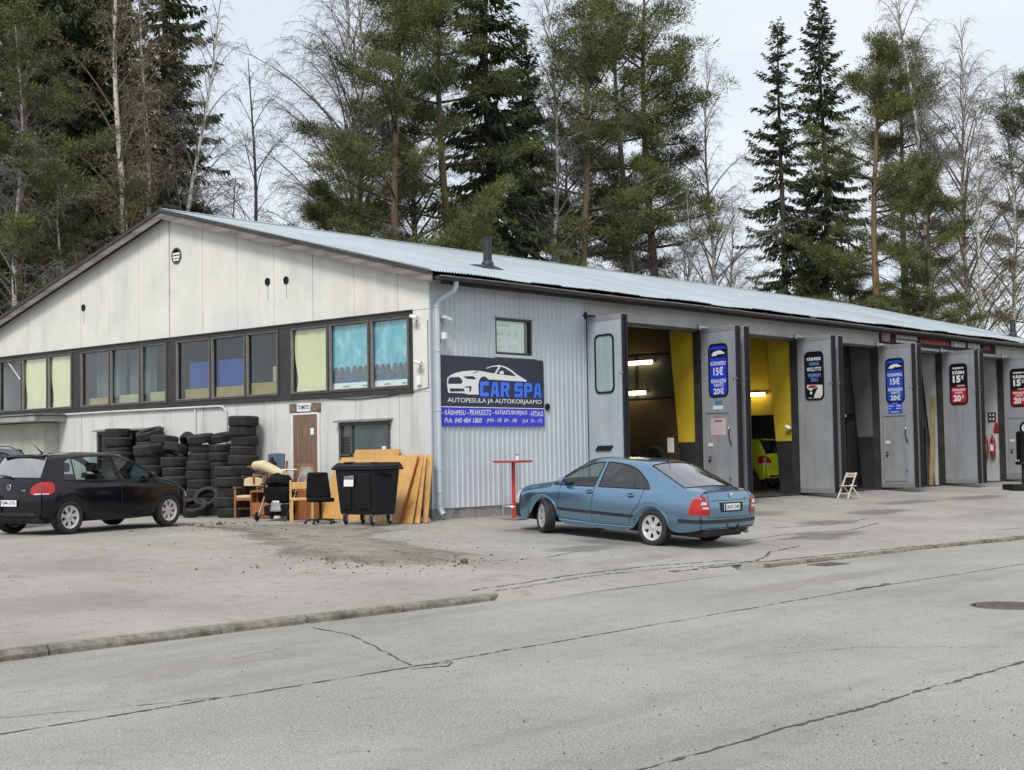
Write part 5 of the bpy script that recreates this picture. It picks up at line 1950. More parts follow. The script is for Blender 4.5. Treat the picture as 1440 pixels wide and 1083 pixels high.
for s in (1, -1):
    L_ = surf_line(bvh, [(-.86, .965), (-.80, 1.30)], 'y', s, .004)
    m = MB()
    m.tube(L_, .012, 6)
    m.build('window_divider', GAP, blue)
    L_ = surf_line(bvh, [(.88, .285), (.0, .272), (-.86, .285)], 'y', s, .004)
    m = MB()
    m.tube(L_, .014, 6)
    m.build('sill_moulding', BLUEPAINT, blue, smooth=True)
    for cx_ in (-1.289, 1.289):
        arc = []
        for i in range(19):
            a_ = math.pi * (-.02 + 1.04 * i / 18)
            h_, n_2, q_, d_ = bvh.ray_cast(Vector((cx_ + .392 * math.cos(a_), s * 3, .316 + .385 * math.sin(a_))), Vector((0, -s, 0)))
            if h_ is not None and abs(h_.y) > .6:
                arc.append(h_ + Vector((0, s * .002, 0)))
        if len(arc) > 2:
            m = MB()
            m.tube(arc, .013, 6)
            m.build('arch_lip', BLUEPAINT, blue, smooth=True)
H([(-.72, .30), (.72, .30), (.66, .385), (-.66, .385)], 'x', -1, .008, 'bumper_valance', DARKIN)
seam([(-.585, .555), (.585, .555)], 'x', -1)
seam([(-.585, .555), (-.57, .97)], 'x', -1)
seam([(.585, .555), (.57, .97)], 'x', -1)
seam([(-.52, .835), (.52, .835)], 'x', -1)
H([(-.30, .64), (.30, .64), (.33, .80), (-.33, .80)], 'x', -1, .004, 'plate_recess', GAP)
plate_on(blue, (-2.345, .0, .722), -1, 'XNY-340', tilt=.06)
m = MB()
m.lathe([(.0, .0), (.045, .0), (.05, .008), (.035, .014), (0, .014)], 20, Matrix.Translation((-2.315, 0, .91)) @ Matrix.Rotation(-math.pi / 2, 4, 'Y'))
m.build('badge', CHROME, blue, smooth=True)
m = MB()
m.box(-2.33, -2.315, -.54, -.42, .86, .885)
m.box(-2.33, -2.315, -.50, -.40, .80, .815)
m.build_each('model_badge', CHROME, blue)
m = MB()
m.tube([(-.92, 0, 1.435), (-1.0, 0, 1.50), (-1.1, 0, 1.60)], [.016, .007, .003], 6)
m.build('aerial', BLACKP, blue)
m = MB()
m.tube([(-2.1, -.45, .30), (-2.36, -.45, .28)], .028, 10)
m.build('exhaust', STEELM, blue)
m = MB()
m.tube([(-2.30, 0, .36), (-2.44, 0, .36), (-2.47, 0, .41)], .02, 8)
m.lathe([(0, -.025), (.025, 0), (0, .025)], 12, Matrix.Translation((-2.47, 0, .43)))
m.build('tow_ball', BLACKP, blue, smooth=True)

# ---- black hatchback
BLACKPAINT = mat('black_paint', (0.004, 0.004, 0.007), 0.12, 0.0, var=0.1, scale=3, spec=0.45)
blk, bvh, H, seam, body = build_car('black_hatchback', HATCH, True, BLACKPAINT, .305, 2.47,
                                    'black hatchback parked left in front of the tyre stacks', (-5.485, 3.58, 0.012), 0.2035, 0.006, tint=False, rear_tint=glass('rear_green_glass', (0.30, 0.36, 0.34), base=0.42), spokes=7)
def hatch_details(root, H, seam, bvh, paint, plate=None, lampy=True):
    for s in (1, -1):
        seam([(.86, .33), (.86, .60), (.80, .89)], 'y', s)
        seam([(-.02, .27), (-.01, .60), (-.05, .92)], 'y', s)
        seam([(-.76, .30), (-.80, .52), (-.98, .70), (-1.12, .94)], 'y', s)
        for hx in (.14, -.68):
            q = surf_line(bvh, [(hx, .815), (hx - .16, .818)], 'y', s, .0)
            if len(q) > 2:
                m = MB()
                m.tube([p + Vector((0, s * (.004 + .026 * math.sin(math.pi * i / (len(q) - 1))), 0)) for i, p in enumerate(q)], .015, 8)
                m.build('door_handle', paint, root, smooth=True)
        wrap_patch(bvh, [(-1.60, s * .83, .78, .90), (-1.64, s * .82, .745, .945), (-1.72, s * .80, .73, .955), (-1.80, s * .74, .725, .95), (-1.86, s * .62, .725, .925), (-1.88, s * .53, .74, .86), (-1.885, s * .50, .765, .80)], .010).build('tail_lamp', REDL, root, smooth=True, angle=80)
        wrap_patch(bvh, [(-1.70, s * .80, .722, .742), (-1.86, s * .58, .722, .742)], .015).build('tail_lamp_clear', CLRL, root, smooth=True)
        wrap_patch(bvh, [(-1.78, s * .76, .77, .90), (-1.85, s * .66, .77, .89)], .014).build('tail_lamp_inner', REDD, root, smooth=True)
        H([(1.70, .56), (1.93, .54), (1.86, .68), (1.66, .76)], 'y', s, .008, 'head_lamp', CLRL)
        # window divider and pillar trim
        L = surf_line(bvh, [(-1.10, .97), (-1.06, 1.34)], 'y', s, .004)
        if len(L) > 1:
            m = MB()
            m.tube(L, .014, 6)
            m.build('window_divider', GAP, root)
    seam([(-.60, .60), (.60, .60)], 'x', -1)
    seam([(-.60, .60), (-.57, .73)], 'x', -1)
    seam([(.60, .60), (.57, .73)], 'x', -1)
    seam([(-.62, .66), (.62, .66)], 'x', -1, 'crease', .004)
    H([(-.62, .34), (.62, .34), (.58, .41), (-.58, .41)], 'x', -1, .006, 'bumper_valance', DARKIN)
    m = MB()
    V = [(-1.50, -.54, 1.425), (-1.50, .54, 1.425), (-1.62, .50, 1.402), (-1.62, -.50, 1.402), (-1.50, -.54, 1.395), (-1.50, .54, 1.395), (-1.615, .50, 1.378), (-1.615, -.50, 1.378)]
    m.add(V, [(0, 1, 2, 3), (7, 6, 5, 4), (0, 4, 5, 1), (1, 5, 6, 2), (2, 6, 7, 3), (3, 7, 4, 0)])
    m.build('roof_spoiler', paint, root, bevel=.012, seg=3, smooth=True)
    m = MB()
    m.tube([(-1.845, .02, 1.03), (-1.82, .18, 1.06), (-1.80, .40, 1.075)], [.022, .012, .008], 8)
    m.build('rear_wiper', BLACKP, root, smooth=True)
    m = MB()
    m.tube([(-1.15, 0, 1.45), (-1.25, 0, 1.53), (-1.36, 0, 1.61)], [.018, .008, .004], 6)
    m.build('aerial', BLACKP, root)
hatch_details(blk, H, seam, bvh, BLACKPAINT)
pl = plate_on(blk, (-1.925, .0, .575), -1, 'FJM-276', w=.44)
bd = part('badge', (-1.892, 0, .86), blk)
Mb = Matrix.Rotation(-math.pi / 2, 4, 'Y')
m = MB()
m.lathe([(.045, 0), (.058, 0), (.058, .01), (.045, .01)], 24, Mb, closed=True)
m.build('badge_ring', CHROME, bd, smooth=True)
m = MB()
for a, b in (((.035, .03), (0, .002)), ((-.035, .03), (0, .002)), ((.042, .005), (.02, -.042)), ((-.042, .005), (-.02, -.042)), ((.02, -.042), (0, -.005)), ((-.02, -.042), (0, -.005))):
    m.bar((-.006, a[0], a[1]), (-.006, b[0], b[1]), .011, .008)
m.build('badge_letters', CHROME, bd)
m = MB()
m.box(-1.895, -1.885, -.42, -.32, .79, .81)
m.build('model_badge', CHROME, blk)

# ---- silver-blue estate mostly out of frame behind it
GREYBLUE = mat('grey_blue_paint', (0.12, 0.145, 0.16), 0.3, 0.5, var=0.05, scale=3, coat=1.0)
est, bvh, H, seam, body = build_car('grey_estate_car', HATCH, True, GREYBLUE, .32, 2.47,
                                    'grey blue estate car with silver roof rail cut off at the left edge', (-7.45, 6.2, 0.0), math.pi + 0.15, 0.0, tint=True)
est.scale = (1.12, 1.08, 1.10)
hatch_details(est, H, seam, bvh, GREYBLUE)
for s in (1, -1):
    m = MB()
    m.tube([(-1.40, s * .56, 1.43), (-1.28, s * .565, 1.475), (-.9, s * .57, 1.49), (.0, s * .58, 1.487), (.10, s * .58, 1.44)], .02, 8)
    m.build('roof_rail', RIMM, est, smooth=True)

# ---- lime hatchback inside
LIME = mat('lime_paint', (0.56, 0.62, 0.02), 0.3, 0.1, var=0.04, scale=3, coat=1.0)
lim, bvh, H, seam, body = build_car('lime_hatchback', HATCH, True, LIME, .305, 2.47,
                                    'lime yellow hatchback standing inside the workshop behind the second bay', (18.15, 4.75, 0.014), math.radians(90), 0.0, tint=True)
lim.scale = (1.02, 1.02, 1.12)
hatch_details(lim, H, seam, bvh, LIME)

# ================================================================== loose things on the forecourt
# dirt: thin patches, clods and grit
patch('dirt_patch', [(-3.4, 3.6), (-4.4, 1.0), (-5.8, -1.6), (-6.9, -4.2), (-5.9, -6.2), (-4.0, -6.0), (-3.9, -3.8), (-2.9, -1.6), (-1.6, -1.2), (-2.0, 2.4)], forecourt, DIRT, FZ, 0.008, 31, 0.35)
DAMP = fade_edges(mix_noise(mat('old_tar', (0.15, 0.14, 0.122), 0.9, col2=(0.22, 0.207, 0.182), scale=2.5, bump=0.5, bscale=50), (0.42, 0.40, 0.37), 60, 0.57, 0.68, amount=0.6, detail=3), 0.5)
patch('tar_patch', [(-0.8, -2.4), (0.8, -2.2), (0.9, -3.2), (-0.6, -3.4)], forecourt, DAMP, FZ, 0.006, 32, 0.25)
patch('tar_patch', [(3.0, -2.2), (6.5, -2.0), (9.5, -2.8), (8.0, -3.6), (4.5, -3.3)], forecourt, DAMP, FZ, 0.006, 33, 0.3)
LIGHTA = fade_edges(mat('pale_asphalt', (0.33, 0.305, 0.275), 0.95, col2=(0.40, 0.375, 0.345), scale=3, bump=0.5, bscale=50), 0.32)
for i, (cx_, cy_, rx, ry, mm) in enumerate([(10.5, -4.4, 1.8, .6, DAMP), (14.5, -3.2, 2.2, .5, DAMP), (18.5, -3.4, 2.4, .6, DAMP), (6.6, -5.2, 1.4, .5, DAMP), (-1.8, -5.4, 1.0, .5, DAMP), (-9.5, -2.5, 1.6, 1.2, LIGHTA), (-11.5, -5.5, 1.8, .9, LIGHTA), (-2.4, -6.9, 1.6, .4, LIGHTA), (12.5, -6.4, 3.0, .7, LIGHTA), (-0.6, -4.9, .5, .9, DAMP), (-8.0, 3.0, 1.2, 1.0, LIGHTA), (22.5, -4.0, 2.5, .6, DAMP), (3.6, -4.6, 1.0, .4, DAMP)]):
    patch('tar_patch' if mm is DAMP else 'asphalt_repair', [(cx_ + rx * math.cos(2 * math.pi * q / 9), cy_ + ry * math.sin(2 * math.pi * q / 9)) for q in range(9)], forecourt, mm, FZ, 0.005, 140 + i, 0.2)
for i, (cx_, cy_, rx, ry, mm) in enumerate([(-3, -10.2, 3.2, .45, LIGHTA), (-12.4, -9.6, 1.8, .5, LIGHTA), (2, -13.0, 3.0, .5, LIGHTA)]):
    patch('worn_patch', [(cx_ + rx * math.cos(2 * math.pi * q / 9), cy_ + ry * math.sin(2 * math.pi * q / 9)) for q in range(9)], road, mm, RZ, 0.005, 170 + i, 0.2)
patch('tar_patch', [(1.6, -6.6), (4.2, -6.0), (6.0, -6.6), (3.4, -7.4)], forecourt, DAMP, FZ, 0.006, 34, 0.3)

def clods(name, spots, m, label, seed):
    r = random.Random(seed)
    mb = MB()
    base = [(1, 0, 0), (-1, 0, 0), (0, 1, 0), (0, -1, 0), (0, 0, .8), (0, 0, -.5)]
    fcs = [(0, 2, 4), (2, 1, 4), (1, 3, 4), (3, 0, 4), (2, 0, 5), (1, 2, 5), (3, 1, 5), (0, 3, 5)]
    for (cx_, cy_, sx, sy, n, s0, s1) in spots:
        for _ in range(n):
            x, y = r.gauss(cx_, sx), r.gauss(cy_, sy)
            if y < float(np.interp(x, KX, KY)) + 0.3:
                continue
            s = s0 * (s1 / s0) ** (r.random() ** 2.2)
            a = r.random() * 6.28
            M_ = Matrix.Translation((x, y, FZ(x, y) + s * .25)) @ Matrix.Rotation(a, 4, 'Z') @ Matrix.Diagonal((s * r.uniform(.6, 1.4), s * r.uniform(.6, 1.2), s * r.uniform(.5, 1.0), 1))
            mb.add([(v[0] + r.uniform(-.25, .25), v[1] + r.uniform(-.25, .25), v[2]) for v in base], fcs, M_)
    return tag(mb.build(name, m), label, 'dirt', kind='stuff')
clods('dirt_clods', [(-5.2, -5.3, .7, .5, 320, .004, .028), (-4.6, -3.2, 1.0, 1.2, 220, .005, .025), (-4.0, 0.6, .9, 1.2, 260, .005, .028), (-3.4, 2.9, .6, .5, 160, .006, .035), (-6.3, -4.2, .8, .7, 200, .005, .03)],
      mat('earth_clod', (0.085, 0.062, 0.04), 0.95, var=0.3, scale=20), 'crumbs of brown earth scattered over the forecourt', 41)
clods('loose_grit', [(-6, -4, 4, 2.5, 500, .004, .014), (3, -5, 5, 1.8, 500, .004, .016), (-9, -5, 3, 2, 260, .004, .014), (-2.5, -0.6, 1.6, .8, 200, .005, .02), (8, -3, 5, 1.5, 300, .005, .02)],
      mat('grit_stone', (0.20, 0.19, 0.17), 0.95, var=0.4, scale=30), 'fine grit lying on the forecourt asphalt', 42)
m = MB()
r_ = random.Random(77)
for _ in range(420):
    x, y = r_.uniform(-14, -6), -16.5 + r_.gauss(0, .8) + (r_.random() ** 3) * 6
    if y > -8.6:
        continue
    s = r_.uniform(.004, .013)
    M_ = Matrix.Translation((x, y, ROADZ + s * .3)) @ Matrix.Rotation(r_.random() * 6, 4, 'Z') @ Matrix.Diagonal((s, s * .8, s * .6, 1))
    m.add([(1, 0, 0), (-1, 0, 0), (0, 1, 0), (0, -1, 0), (0, 0, .8)], [(0, 2, 4), (2, 1, 4), (1, 3, 4), (3, 0, 4)], M_)
tag(m.build('road_grit', mat('grit_dark', (0.07, 0.065, 0.055), 0.95, var=0.4, scale=30)), 'small dark grit on the near lane of the road', 'grit', kind='stuff')
for (sx, sy, s) in ((-0.55, -0.32, .11), (-3.2, 2.7, .05), (-4.9, -5.6, .06)):
    bm = bmesh.new()
    bmesh.ops.create_icosphere(bm, subdivisions=2, radius=s)
    rr = random.Random(int(sx * 100))
    for v in bm.verts:
        v.co *= rr.uniform(.75, 1.15)
        v.co.z *= .7
        v.co.x *= 1.4
    me = bpy.data.meshes.new('stone')
    bm.to_mesh(me)
    bm.free()
    me.materials.append(mat('pale_stone', (0.36, 0.34, 0.30), 0.9, var=0.25, scale=9) if s > .1 else mat('earth_clod', (0.085, 0.062, 0.04), 0.95))
    o = bpy.data.objects.new('stone', me)
    COL.objects.link(o)
    o.location = (sx, sy, gz(sx, sy) + s * .4)
    o.rotation_euler = (0, 0, sx)
    tag(o, {-55: 'pale stone lying at the foot of the downpipe corner', -320: 'dark clod lying near the front wheel of the black hatchback', -490: 'dark clod on the dirt pile near the road'}[int(round(sx * 100))], 'stone')

# manhole cover and drain grate
mh = empty('manhole_cover', (-4.25, -13.5, ROADZ + 0.002), 0, 'round cast iron manhole cover in the road at the right edge', 'manhole cover')
m = MB()
m.lathe([(.40, -.02), (.40, .004), (.37, .006), (.365, -.002), (.34, -.002), (.335, .008), (0, .008)], 36)
m.build('cover_ring', IRON, mh, smooth=True)
m = MB()
for i in range(-4, 5):
    for j in range(-4, 5):
        if math.hypot(i, j) < 4.3:
            m.box(i * .07 - .022, i * .07 + .022, j * .07 - .022, j * .07 + .022, .008, .013)
m.build('cover_studs', IRON, mh)
gr_ = empty('drain_grate', (-0.3, -9.05, ROADZ + 0.003), -0.09, 'small iron drain grate in the road by the kerb', 'drain grate')
m = MB()
m.box(-.30, .30, -.19, -.15, -.01, .008)
m.box(-.30, .30, .15, .19, -.01, .008)
m.box(-.30, -.27, -.15, .15, -.01, .008)
m.box(.27, .30, -.15, .15, -.01, .008)
m.build('grate_frame', IRON, gr_)
for i in range(8):
    m = MB()
    m.box(-.25 + i * .066, -.22 + i * .066, -.148, .148, -.012, .006)
    m.build('grate_bar', IRON, gr_)

# ---- tyres: every one its own
def tyre_mesh(name, R, W, hole):
    m = MB()
    h = W / 2
    prof = [(hole, -h * .62), (hole + .015, -h * .86), (hole + .05, -h), (R * .90, -h * .97), (R * .965, -h * .86), (R * .992, -h * .70)]
    for g in (-.42, -.10, .22, .54):
        prof += [(R, h * (g - .13)), (R - .010, h * (g - .10)), (R - .010, h * (g - .03)), (R, h * (g - .0))]
    prof += [(R * .992, h * .70), (R * .965, h * .86), (R * .90, h * .97), (hole + .05, h), (hole + .015, h * .86), (hole, h * .62), (hole + .018, h * .55), (R - .03, h * .3), (R - .03, -h * .3), (hole + .018, -h * .55)]
    m.lathe(prof, 36, closed=True)
    o = m.build(name, TYRE2, None, smooth=True, angle=50)
    return o
TYRE2 = mat('old_tyre_rubber', (0.016, 0.016, 0.018), 0.8, col2=(0.040, 0.040, 0.041), scale=6, bump=0.35, bscale=45, lo=0.4, hi=0.75)
TY = [tyre_mesh('tyre', .315, .215, .205), tyre_mesh('tyre', .330, .235, .215), tyre_mesh('tyre', .295, .195, .195), tyre_mesh('tyre', .36, .245, .22)]
TW = [.215, .235, .195, .245]
TYMESH = [t.data for t in TY]
for t in TY:
    bpy.data.objects.remove(t)
rt_ = random.Random(21)
ORD = ['lowest', 'second', 'third', 'fourth', 'fifth', 'sixth', 'seventh', 'eighth', 'ninth', 'tenth', 'eleventh']
def put_tyre(kind, loc, rot, label):
    o = bpy.data.objects.new('tyre', TYMESH[kind])
    COL.objects.link(o)
    o.location = loc
    o.rotation_euler = rot
    sc = rt_.uniform(.93, 1.05)
    o.scale = (sc, sc, rt_.uniform(.97, 1.03))
    tag(o, label, 'tyre', 'old tyres stacked along the gable')
    return o
STACKS = [  # x, y, count, kinds, lean per tyre, where, tilt of the topmost
    (-0.44, 5.62, 10, (1, 1, 0), (0.0, -0.008), 'tall leaning stack beside the brown door', 0.03),
    (-1.05, 5.22, 5, (1, 0, 1), (0.0, 0.0), 'low stack beside the wooden armchair', 0.02),
    (-0.44, 6.36, 9, (0, 2, 0), (0.0, 0.004), 'stack just left of the tall leaning stack', -0.22),
    (-0.80, 6.72, 9, (0, 2, 0), (0.004, -0.004), 'crooked stack behind the two fallen tyres', -0.16),
    (-0.84, 7.52, 7, (0, 0, 1), (0.0, 0.006), 'stack with a domed top between two taller ones', 0.35),
    (-0.40, 7.62, 8, (2, 0, 2), (0.0, 0.0), 'rear stack under the thin white conduit', 0.9),
    (-1.02, 8.42, 7, (3, 3, 1), (0.0, 0.0), 'wide stack just right of the black hatchback window', -0.10),
    (-0.42, 8.50, 9, (0, 1, 2), (0.0, 0.006), 'stack against the wall right of the dark low window', 0.12),
    (-0.42, 9.32, 9, (1, 0, 1), (0.0, 0.0), 'stack before the dark low window showing its hole', -0.32),
    (-0.40, 10.66, 9, (1, 3, 1), (0.0, 0.0), 'stack in the middle of the dark low window', 0.0),
    (-0.95, 9.75, 7, (0, 1, 0), (0.0, 0.004), 'stack behind the roof of the black hatchback', 0.08)]
for (sx, sy, n, kinds, lean, where, tilt) in STACKS:
    z = 0.0
    for i in range(n):
        k = kinds[rt_.randrange(len(kinds))]
        w = TW[k]
        last = i == n - 1
        ty = (rt_.uniform(-.03, .03), rt_.uniform(-.03, .03), rt_.uniform(0, 6.28))
        if last:
            ty = (0.0, tilt, 0.0)
        zz = z + w / 2 * .97 + (abs(math.sin(tilt)) * .24 if last else 0)
        lab = ('topmost tyre of the ' if last else ORD[i] + (' tyre of the ' if i == 0 else ' tyre up in the ')) + where
        put_tyre(k, (sx + lean[0] * i + rt_.uniform(-.03, .03), sy + lean[1] * i * 1.6 + rt_.uniform(-.03, .03), zz), ty, lab)
        z += w * .965
put_tyre(0, (-1.45, 6.02, .22), (0.30, -0.34, 0), 'tyre lying tilted on the ground before the crooked stack')
put_tyre(2, (-1.12, 5.98, .42), (0.45, -0.70, 0), 'tyre leaning up behind the tilted fallen tyre')

# ---- wheeled bin
BINM = mat('bin_black', (0.009, 0.009, 0.012), 0.45, var=0.2, scale=3, spec=0.28)
wb_ = empty('wheeled_bin', (-1.74, -0.02, gz(-1.7, -0.02)), 0, 'big black four wheeled bin in front of the yellow boards', 'bin')
def frustum(mb, x0, x1, y0, y1, z0, X0, X1, Y0, Y1, z1):
    mb.add([(x0, y0, z0), (x1, y0, z0), (x1, y1, z0), (x0, y1, z0), (X0, Y0, z1), (X1, Y0, z1), (X1, Y1, z1), (X0, Y1, z1)],
           [(0, 3, 2, 1), (4, 5, 6, 7), (0, 1, 5, 4), (1, 2, 6, 5), (2, 3, 7, 6), (3, 0, 4, 7)])
wb_.scale = (.92, .90, 1.0)
m = MB()
frustum(m, -.30, .30, -.54, .54, .20, -.37, .37, -.62, .62, 1.06)
m.build('bin_body', BINM, wb_, bevel=.04, seg=3)
m = MB()
for yy in (-.30, .30):
    frustum(m, -.345, -.30, yy - .16, yy + .16, .30, -.385, -.34, yy - .17, yy + .17, .98)
m.build_each('body_rib', BINM, wb_, bevel=.02)
m = MB()
m.box(-.42, .42, -.68, .68, 1.05, 1.10)
m.build('bin_rim', BINM, wb_, bevel=.02)
m = MB()
frustum(m, -.43, .43, -.67, .67, 1.102, -.33, .40, -.60, .60, 1.19)
m.build('lid', BINM, wb_, bevel=.03, seg=3)
m = MB()
m.box(-.36, -.22, .10, .34, 1.175, 1.205)
m.box(-.36, -.26, -.62, -.50, 1.12, 1.20)
m.build_each('lid_handle', BINM, wb_, bevel=.01)
m = MB()
m.tube([(-.05, -.60, .95), (-.05, -.74, .97), (.06, -.74, .97), (.06, -.60, .95)], .03, 8)
m.tube([(-.05, .60, .95), (-.05, .74, .97), (.06, .74, .97), (.06, .60, .95)], .03, 8)
m.build_each('lift_trunnion', BINM, wb_, smooth=True)
m = MB()
m.prism([(0, 0), (.30, 0), (.30, .20), (0, .20)], (-.392, .30, .74), (0, -1, 0), (.07, 0, 1), .004)
m.build('bin_label', WHITEM, wb_)
m = MB()
m.prism([(0, .13), (.30, .13), (.30, .195), (0, .195)], (-.397, .30, .74), (0, -1, 0), (.07, 0, 1), .002)
m.build('label_print', mat('label_grey', (0.16, 0.17, 0.18), 0.6, var=0.6, scale=40), wb_)
for sx in (-1, 1):
    for sy in (-1, 1):
        c = part('castor', (sx * .24, sy * .42, .10), wb_)
        m = MB()
        m.lathe([(.03, -.022), (.085, -.024), (.10, -.012), (.10, .012), (.085, .024), (.03, .022)], 22, Matrix.Rotation(math.pi / 2, 4, 'X') @ Matrix.Rotation(.5, 4, 'Y'))
        m.build('castor_wheel', RUBBER, c, smooth=True)
        m = MB()
        m.box(-.05, .03, -.042, -.032, -.03, .12)
        m.box(-.05, .03, .032, .042, -.03, .12)
        m.box(-.05, .03, -.042, .042, .105, .125)
        m.build('castor_fork', STEELM, c)

# ---- boards and planks leaning on the gable
YB1 = mat('yellow_board', (0.50, 0.285, 0.085), 0.6, var=0.14, scale=3.0, stretch=(5, 5, .5), bump=0.1, bscale=9)
mix_noise(YB1, (0.34, 0.19, 0.06), 1.6, 0.52, 0.75, stretch=(3, 3, .6), amount=0.65)
YB2 = mat('pine_plank', (0.52, 0.30, 0.10), 0.7, var=0.18, scale=3, stretch=(4, 4, .4))
RED = mat('red_edge', (0.30, 0.05, 0.02), 0.6, var=0.2, scale=5)
def board(y0, y1, y0t, y1t, xb, xt, zt, th, mm, name, label, cut=None):
    """A sheet standing on the ground at x = xb and leaning to x = xt at height zt."""
    m = MB()
    zb = 0.004 + gz(0, min(y0, y1))
    pts = [(xb, y0, zb), (xb, y1, zb), (xt, y1t, zt), (xt, y0t, zt)]
    d = Vector((zt - zb, 0, xb - xt)).normalized() * -th
    m.add(pts + [tuple(Vector(p) + d) for p in pts], [(0, 1, 2, 3), (7, 6, 5, 4), (0, 4, 5, 1), (1, 5, 6, 2), (2, 6, 7, 3), (3, 7, 4, 0)])
    o = m.build(name, mm, None, bevel=.004, seg=1)
    return tag(o, label, 'board', 'yellow boards leaning on the gable')
board(0.45, 2.82, 0.3, 2.58, -0.78, -0.10, 1.27, .02, YB1, 'leaning_board', 'widest yellow board behind the office chair and bin')
board(0.9, 2.25, 0.82, 2.18, -0.50, -0.06, 1.43, .02, YB1, 'leaning_board', 'yellow board standing highest behind the widest one')
board(-0.22, 1.45, 0.04, 1.3, -0.98, -0.16, 1.29, .03, YB1, 'leaning_board', 'yellow board right behind the bin with red edge')
board(-0.3, 0.0, 0.1, 0.4, -1.16, -0.24, 1.29, .022, YB1, 'leaning_board', 'narrow yellow board with red edge at the right of the bin')
board(-0.5, -0.08, 0.0, 0.18, -1.02, -0.19, 1.25, .022, YB1, 'leaning_board', 'broad yellow board second from the right end')
board(-0.54, -0.38, -0.04, 0.06, -0.86, -0.15, 1.26, .03, YB2, 'leaning_plank', 'knotty narrow plank between the rightmost yellow boards')
board(-0.52, -0.4, -0.14, 0.02, -0.62, -0.07, 1.30, .03, YB1, 'leaning_board', 'rightmost yellow board nearest the downpipe')
m = MB()
m.bar((-1.19, -0.32, 0.01), (-0.275, 0.08, 1.27), .015, .035)
tag(m.build('red_batten', RED), 'thin red batten along the edge of a yellow board', 'batten')

# ---- furniture
WOODR = mat('red_brown_wood', (0.30, 0.115, 0.035), 0.5, var=0.2, scale=5, stretch=(1, 1, .3))
WOODL = mat('light_birch_wood', (0.58, 0.36, 0.13), 0.5, var=0.15, scale=5, stretch=(1, 1, .3))
BLUEC = mat('slate_blue_cloth', (0.075, 0.10, 0.17), 0.85, var=0.12, scale=9)
CREAM = mat('cream_cushion', (0.58, 0.49, 0.29), 0.85, var=0.12, scale=5)
BLACKC = mat('black_cloth', (0.009, 0.009, 0.010), 0.85, var=0.3, scale=8, spec=0.12)

def wooden_chair(loc, rz, label, wood, cloth, arms=True, name='wooden_chair'):
    e = empty(name, loc, rz, label, 'chair')
    for sx in (-1, 1):
        for sy in (-1, 1):
            m = MB()
            top = (.66 if arms else .44) if sy < 0 else .92
            m.bar((sx * .25, sy * .23, 0), (sx * .25, sy * (.23 if sy < 0 else .29), top), .042, .042, (0, 1, 0))
            m.build('leg', wood, e, bevel=.006)
    m = MB()
    m.box(-.25, .25, -.25, .25, .38, .43)
    m.build('seat_frame', wood, e, bevel=.006)
    m = MB()
    m.box(-.23, .23, -.24, .21, .432, .49)
    m.build('seat_cushion', cloth, e, bevel=.02, seg=3)
    m = MB()
    m.prism([(-.22, 0), (.22, 0), (.20, .16), (.10, .19), (-.10, .19), (-.20, .16)], (0, .275, .68), (1, 0, 0), (0, .06, 1), .035)
    m.build('backrest', cloth, e, bevel=.01)
    if arms:
        for sx in (-1, 1):
            m = MB()
            m.bar((sx * .26, -.28, .66), (sx * .26, .25, .66), .05, .03)
            m.build('arm_rest', wood, e, bevel=.008)
    m = MB()
    m.bar((-.25, .0, .2), (.25, .0, .2), .03, .03)
    m.build('stretcher', wood, e)
    return e
# chair fronts face local -Y; turned so that they look towards the street
wooden_chair((-0.98, 4.62, 0.0), math.radians(-55), 'red brown wooden armchair with cream seat beside the low tyre stack', WOODR, CREAM)
e = wooden_chair((-0.80, 4.15, 0.52), math.radians(-75), 'wooden chair with slate blue back perched above a cabinet', WOODR, BLUEC, False, 'blue_backed_chair')
for ch in e.children:
    if ch.name.startswith('leg'):
        ch.scale = (1, 1, .55)
        ch.location.z = .20
m = MB()
m.prism([(-.22, 0), (.22, 0), (.22, .42), (-.22, .42)], (0, .25, .44), (1, 0, 0), (0, .06, 1), .04)
m.build('back_panel', BLUEC, e, bevel=.01)
cab = empty('low_cabinet', (-0.95, 4.05, 0), math.radians(-70), 'low red brown wooden cabinet under the blue backed chair', 'cabinet')
m = MB()
m.box(-.30, .30, -.20, .20, 0.02, .06)
m.box(-.30, .30, -.20, .20, .56, .60)
m.box(-.30, -.27, -.20, .20, .06, .56)
m.box(.27, .30, -.20, .20, .06, .56)
m.box(-.27, .27, .17, .20, .06, .56)
m.build('carcass', WOODR, cab, bevel=.004)
m = MB()
m.box(-.26, .26, -.205, -.185, .08, .34)
m.build('drawer_front', WOODR, cab, bevel=.006)
m = MB()
m.prism([(0, 0), (.42, 0), (.42, .82), (0, .82)], (-1.02, 3.78, .004), (-.25, -.95, 0), (.18, 0, 1), .02)
tag(m.build('white_panel', WHITEP, None, bevel=.004), 'white flat tabletop leaning beside the black pushchair', 'panel')  # plain loose white panel, not the top of a table

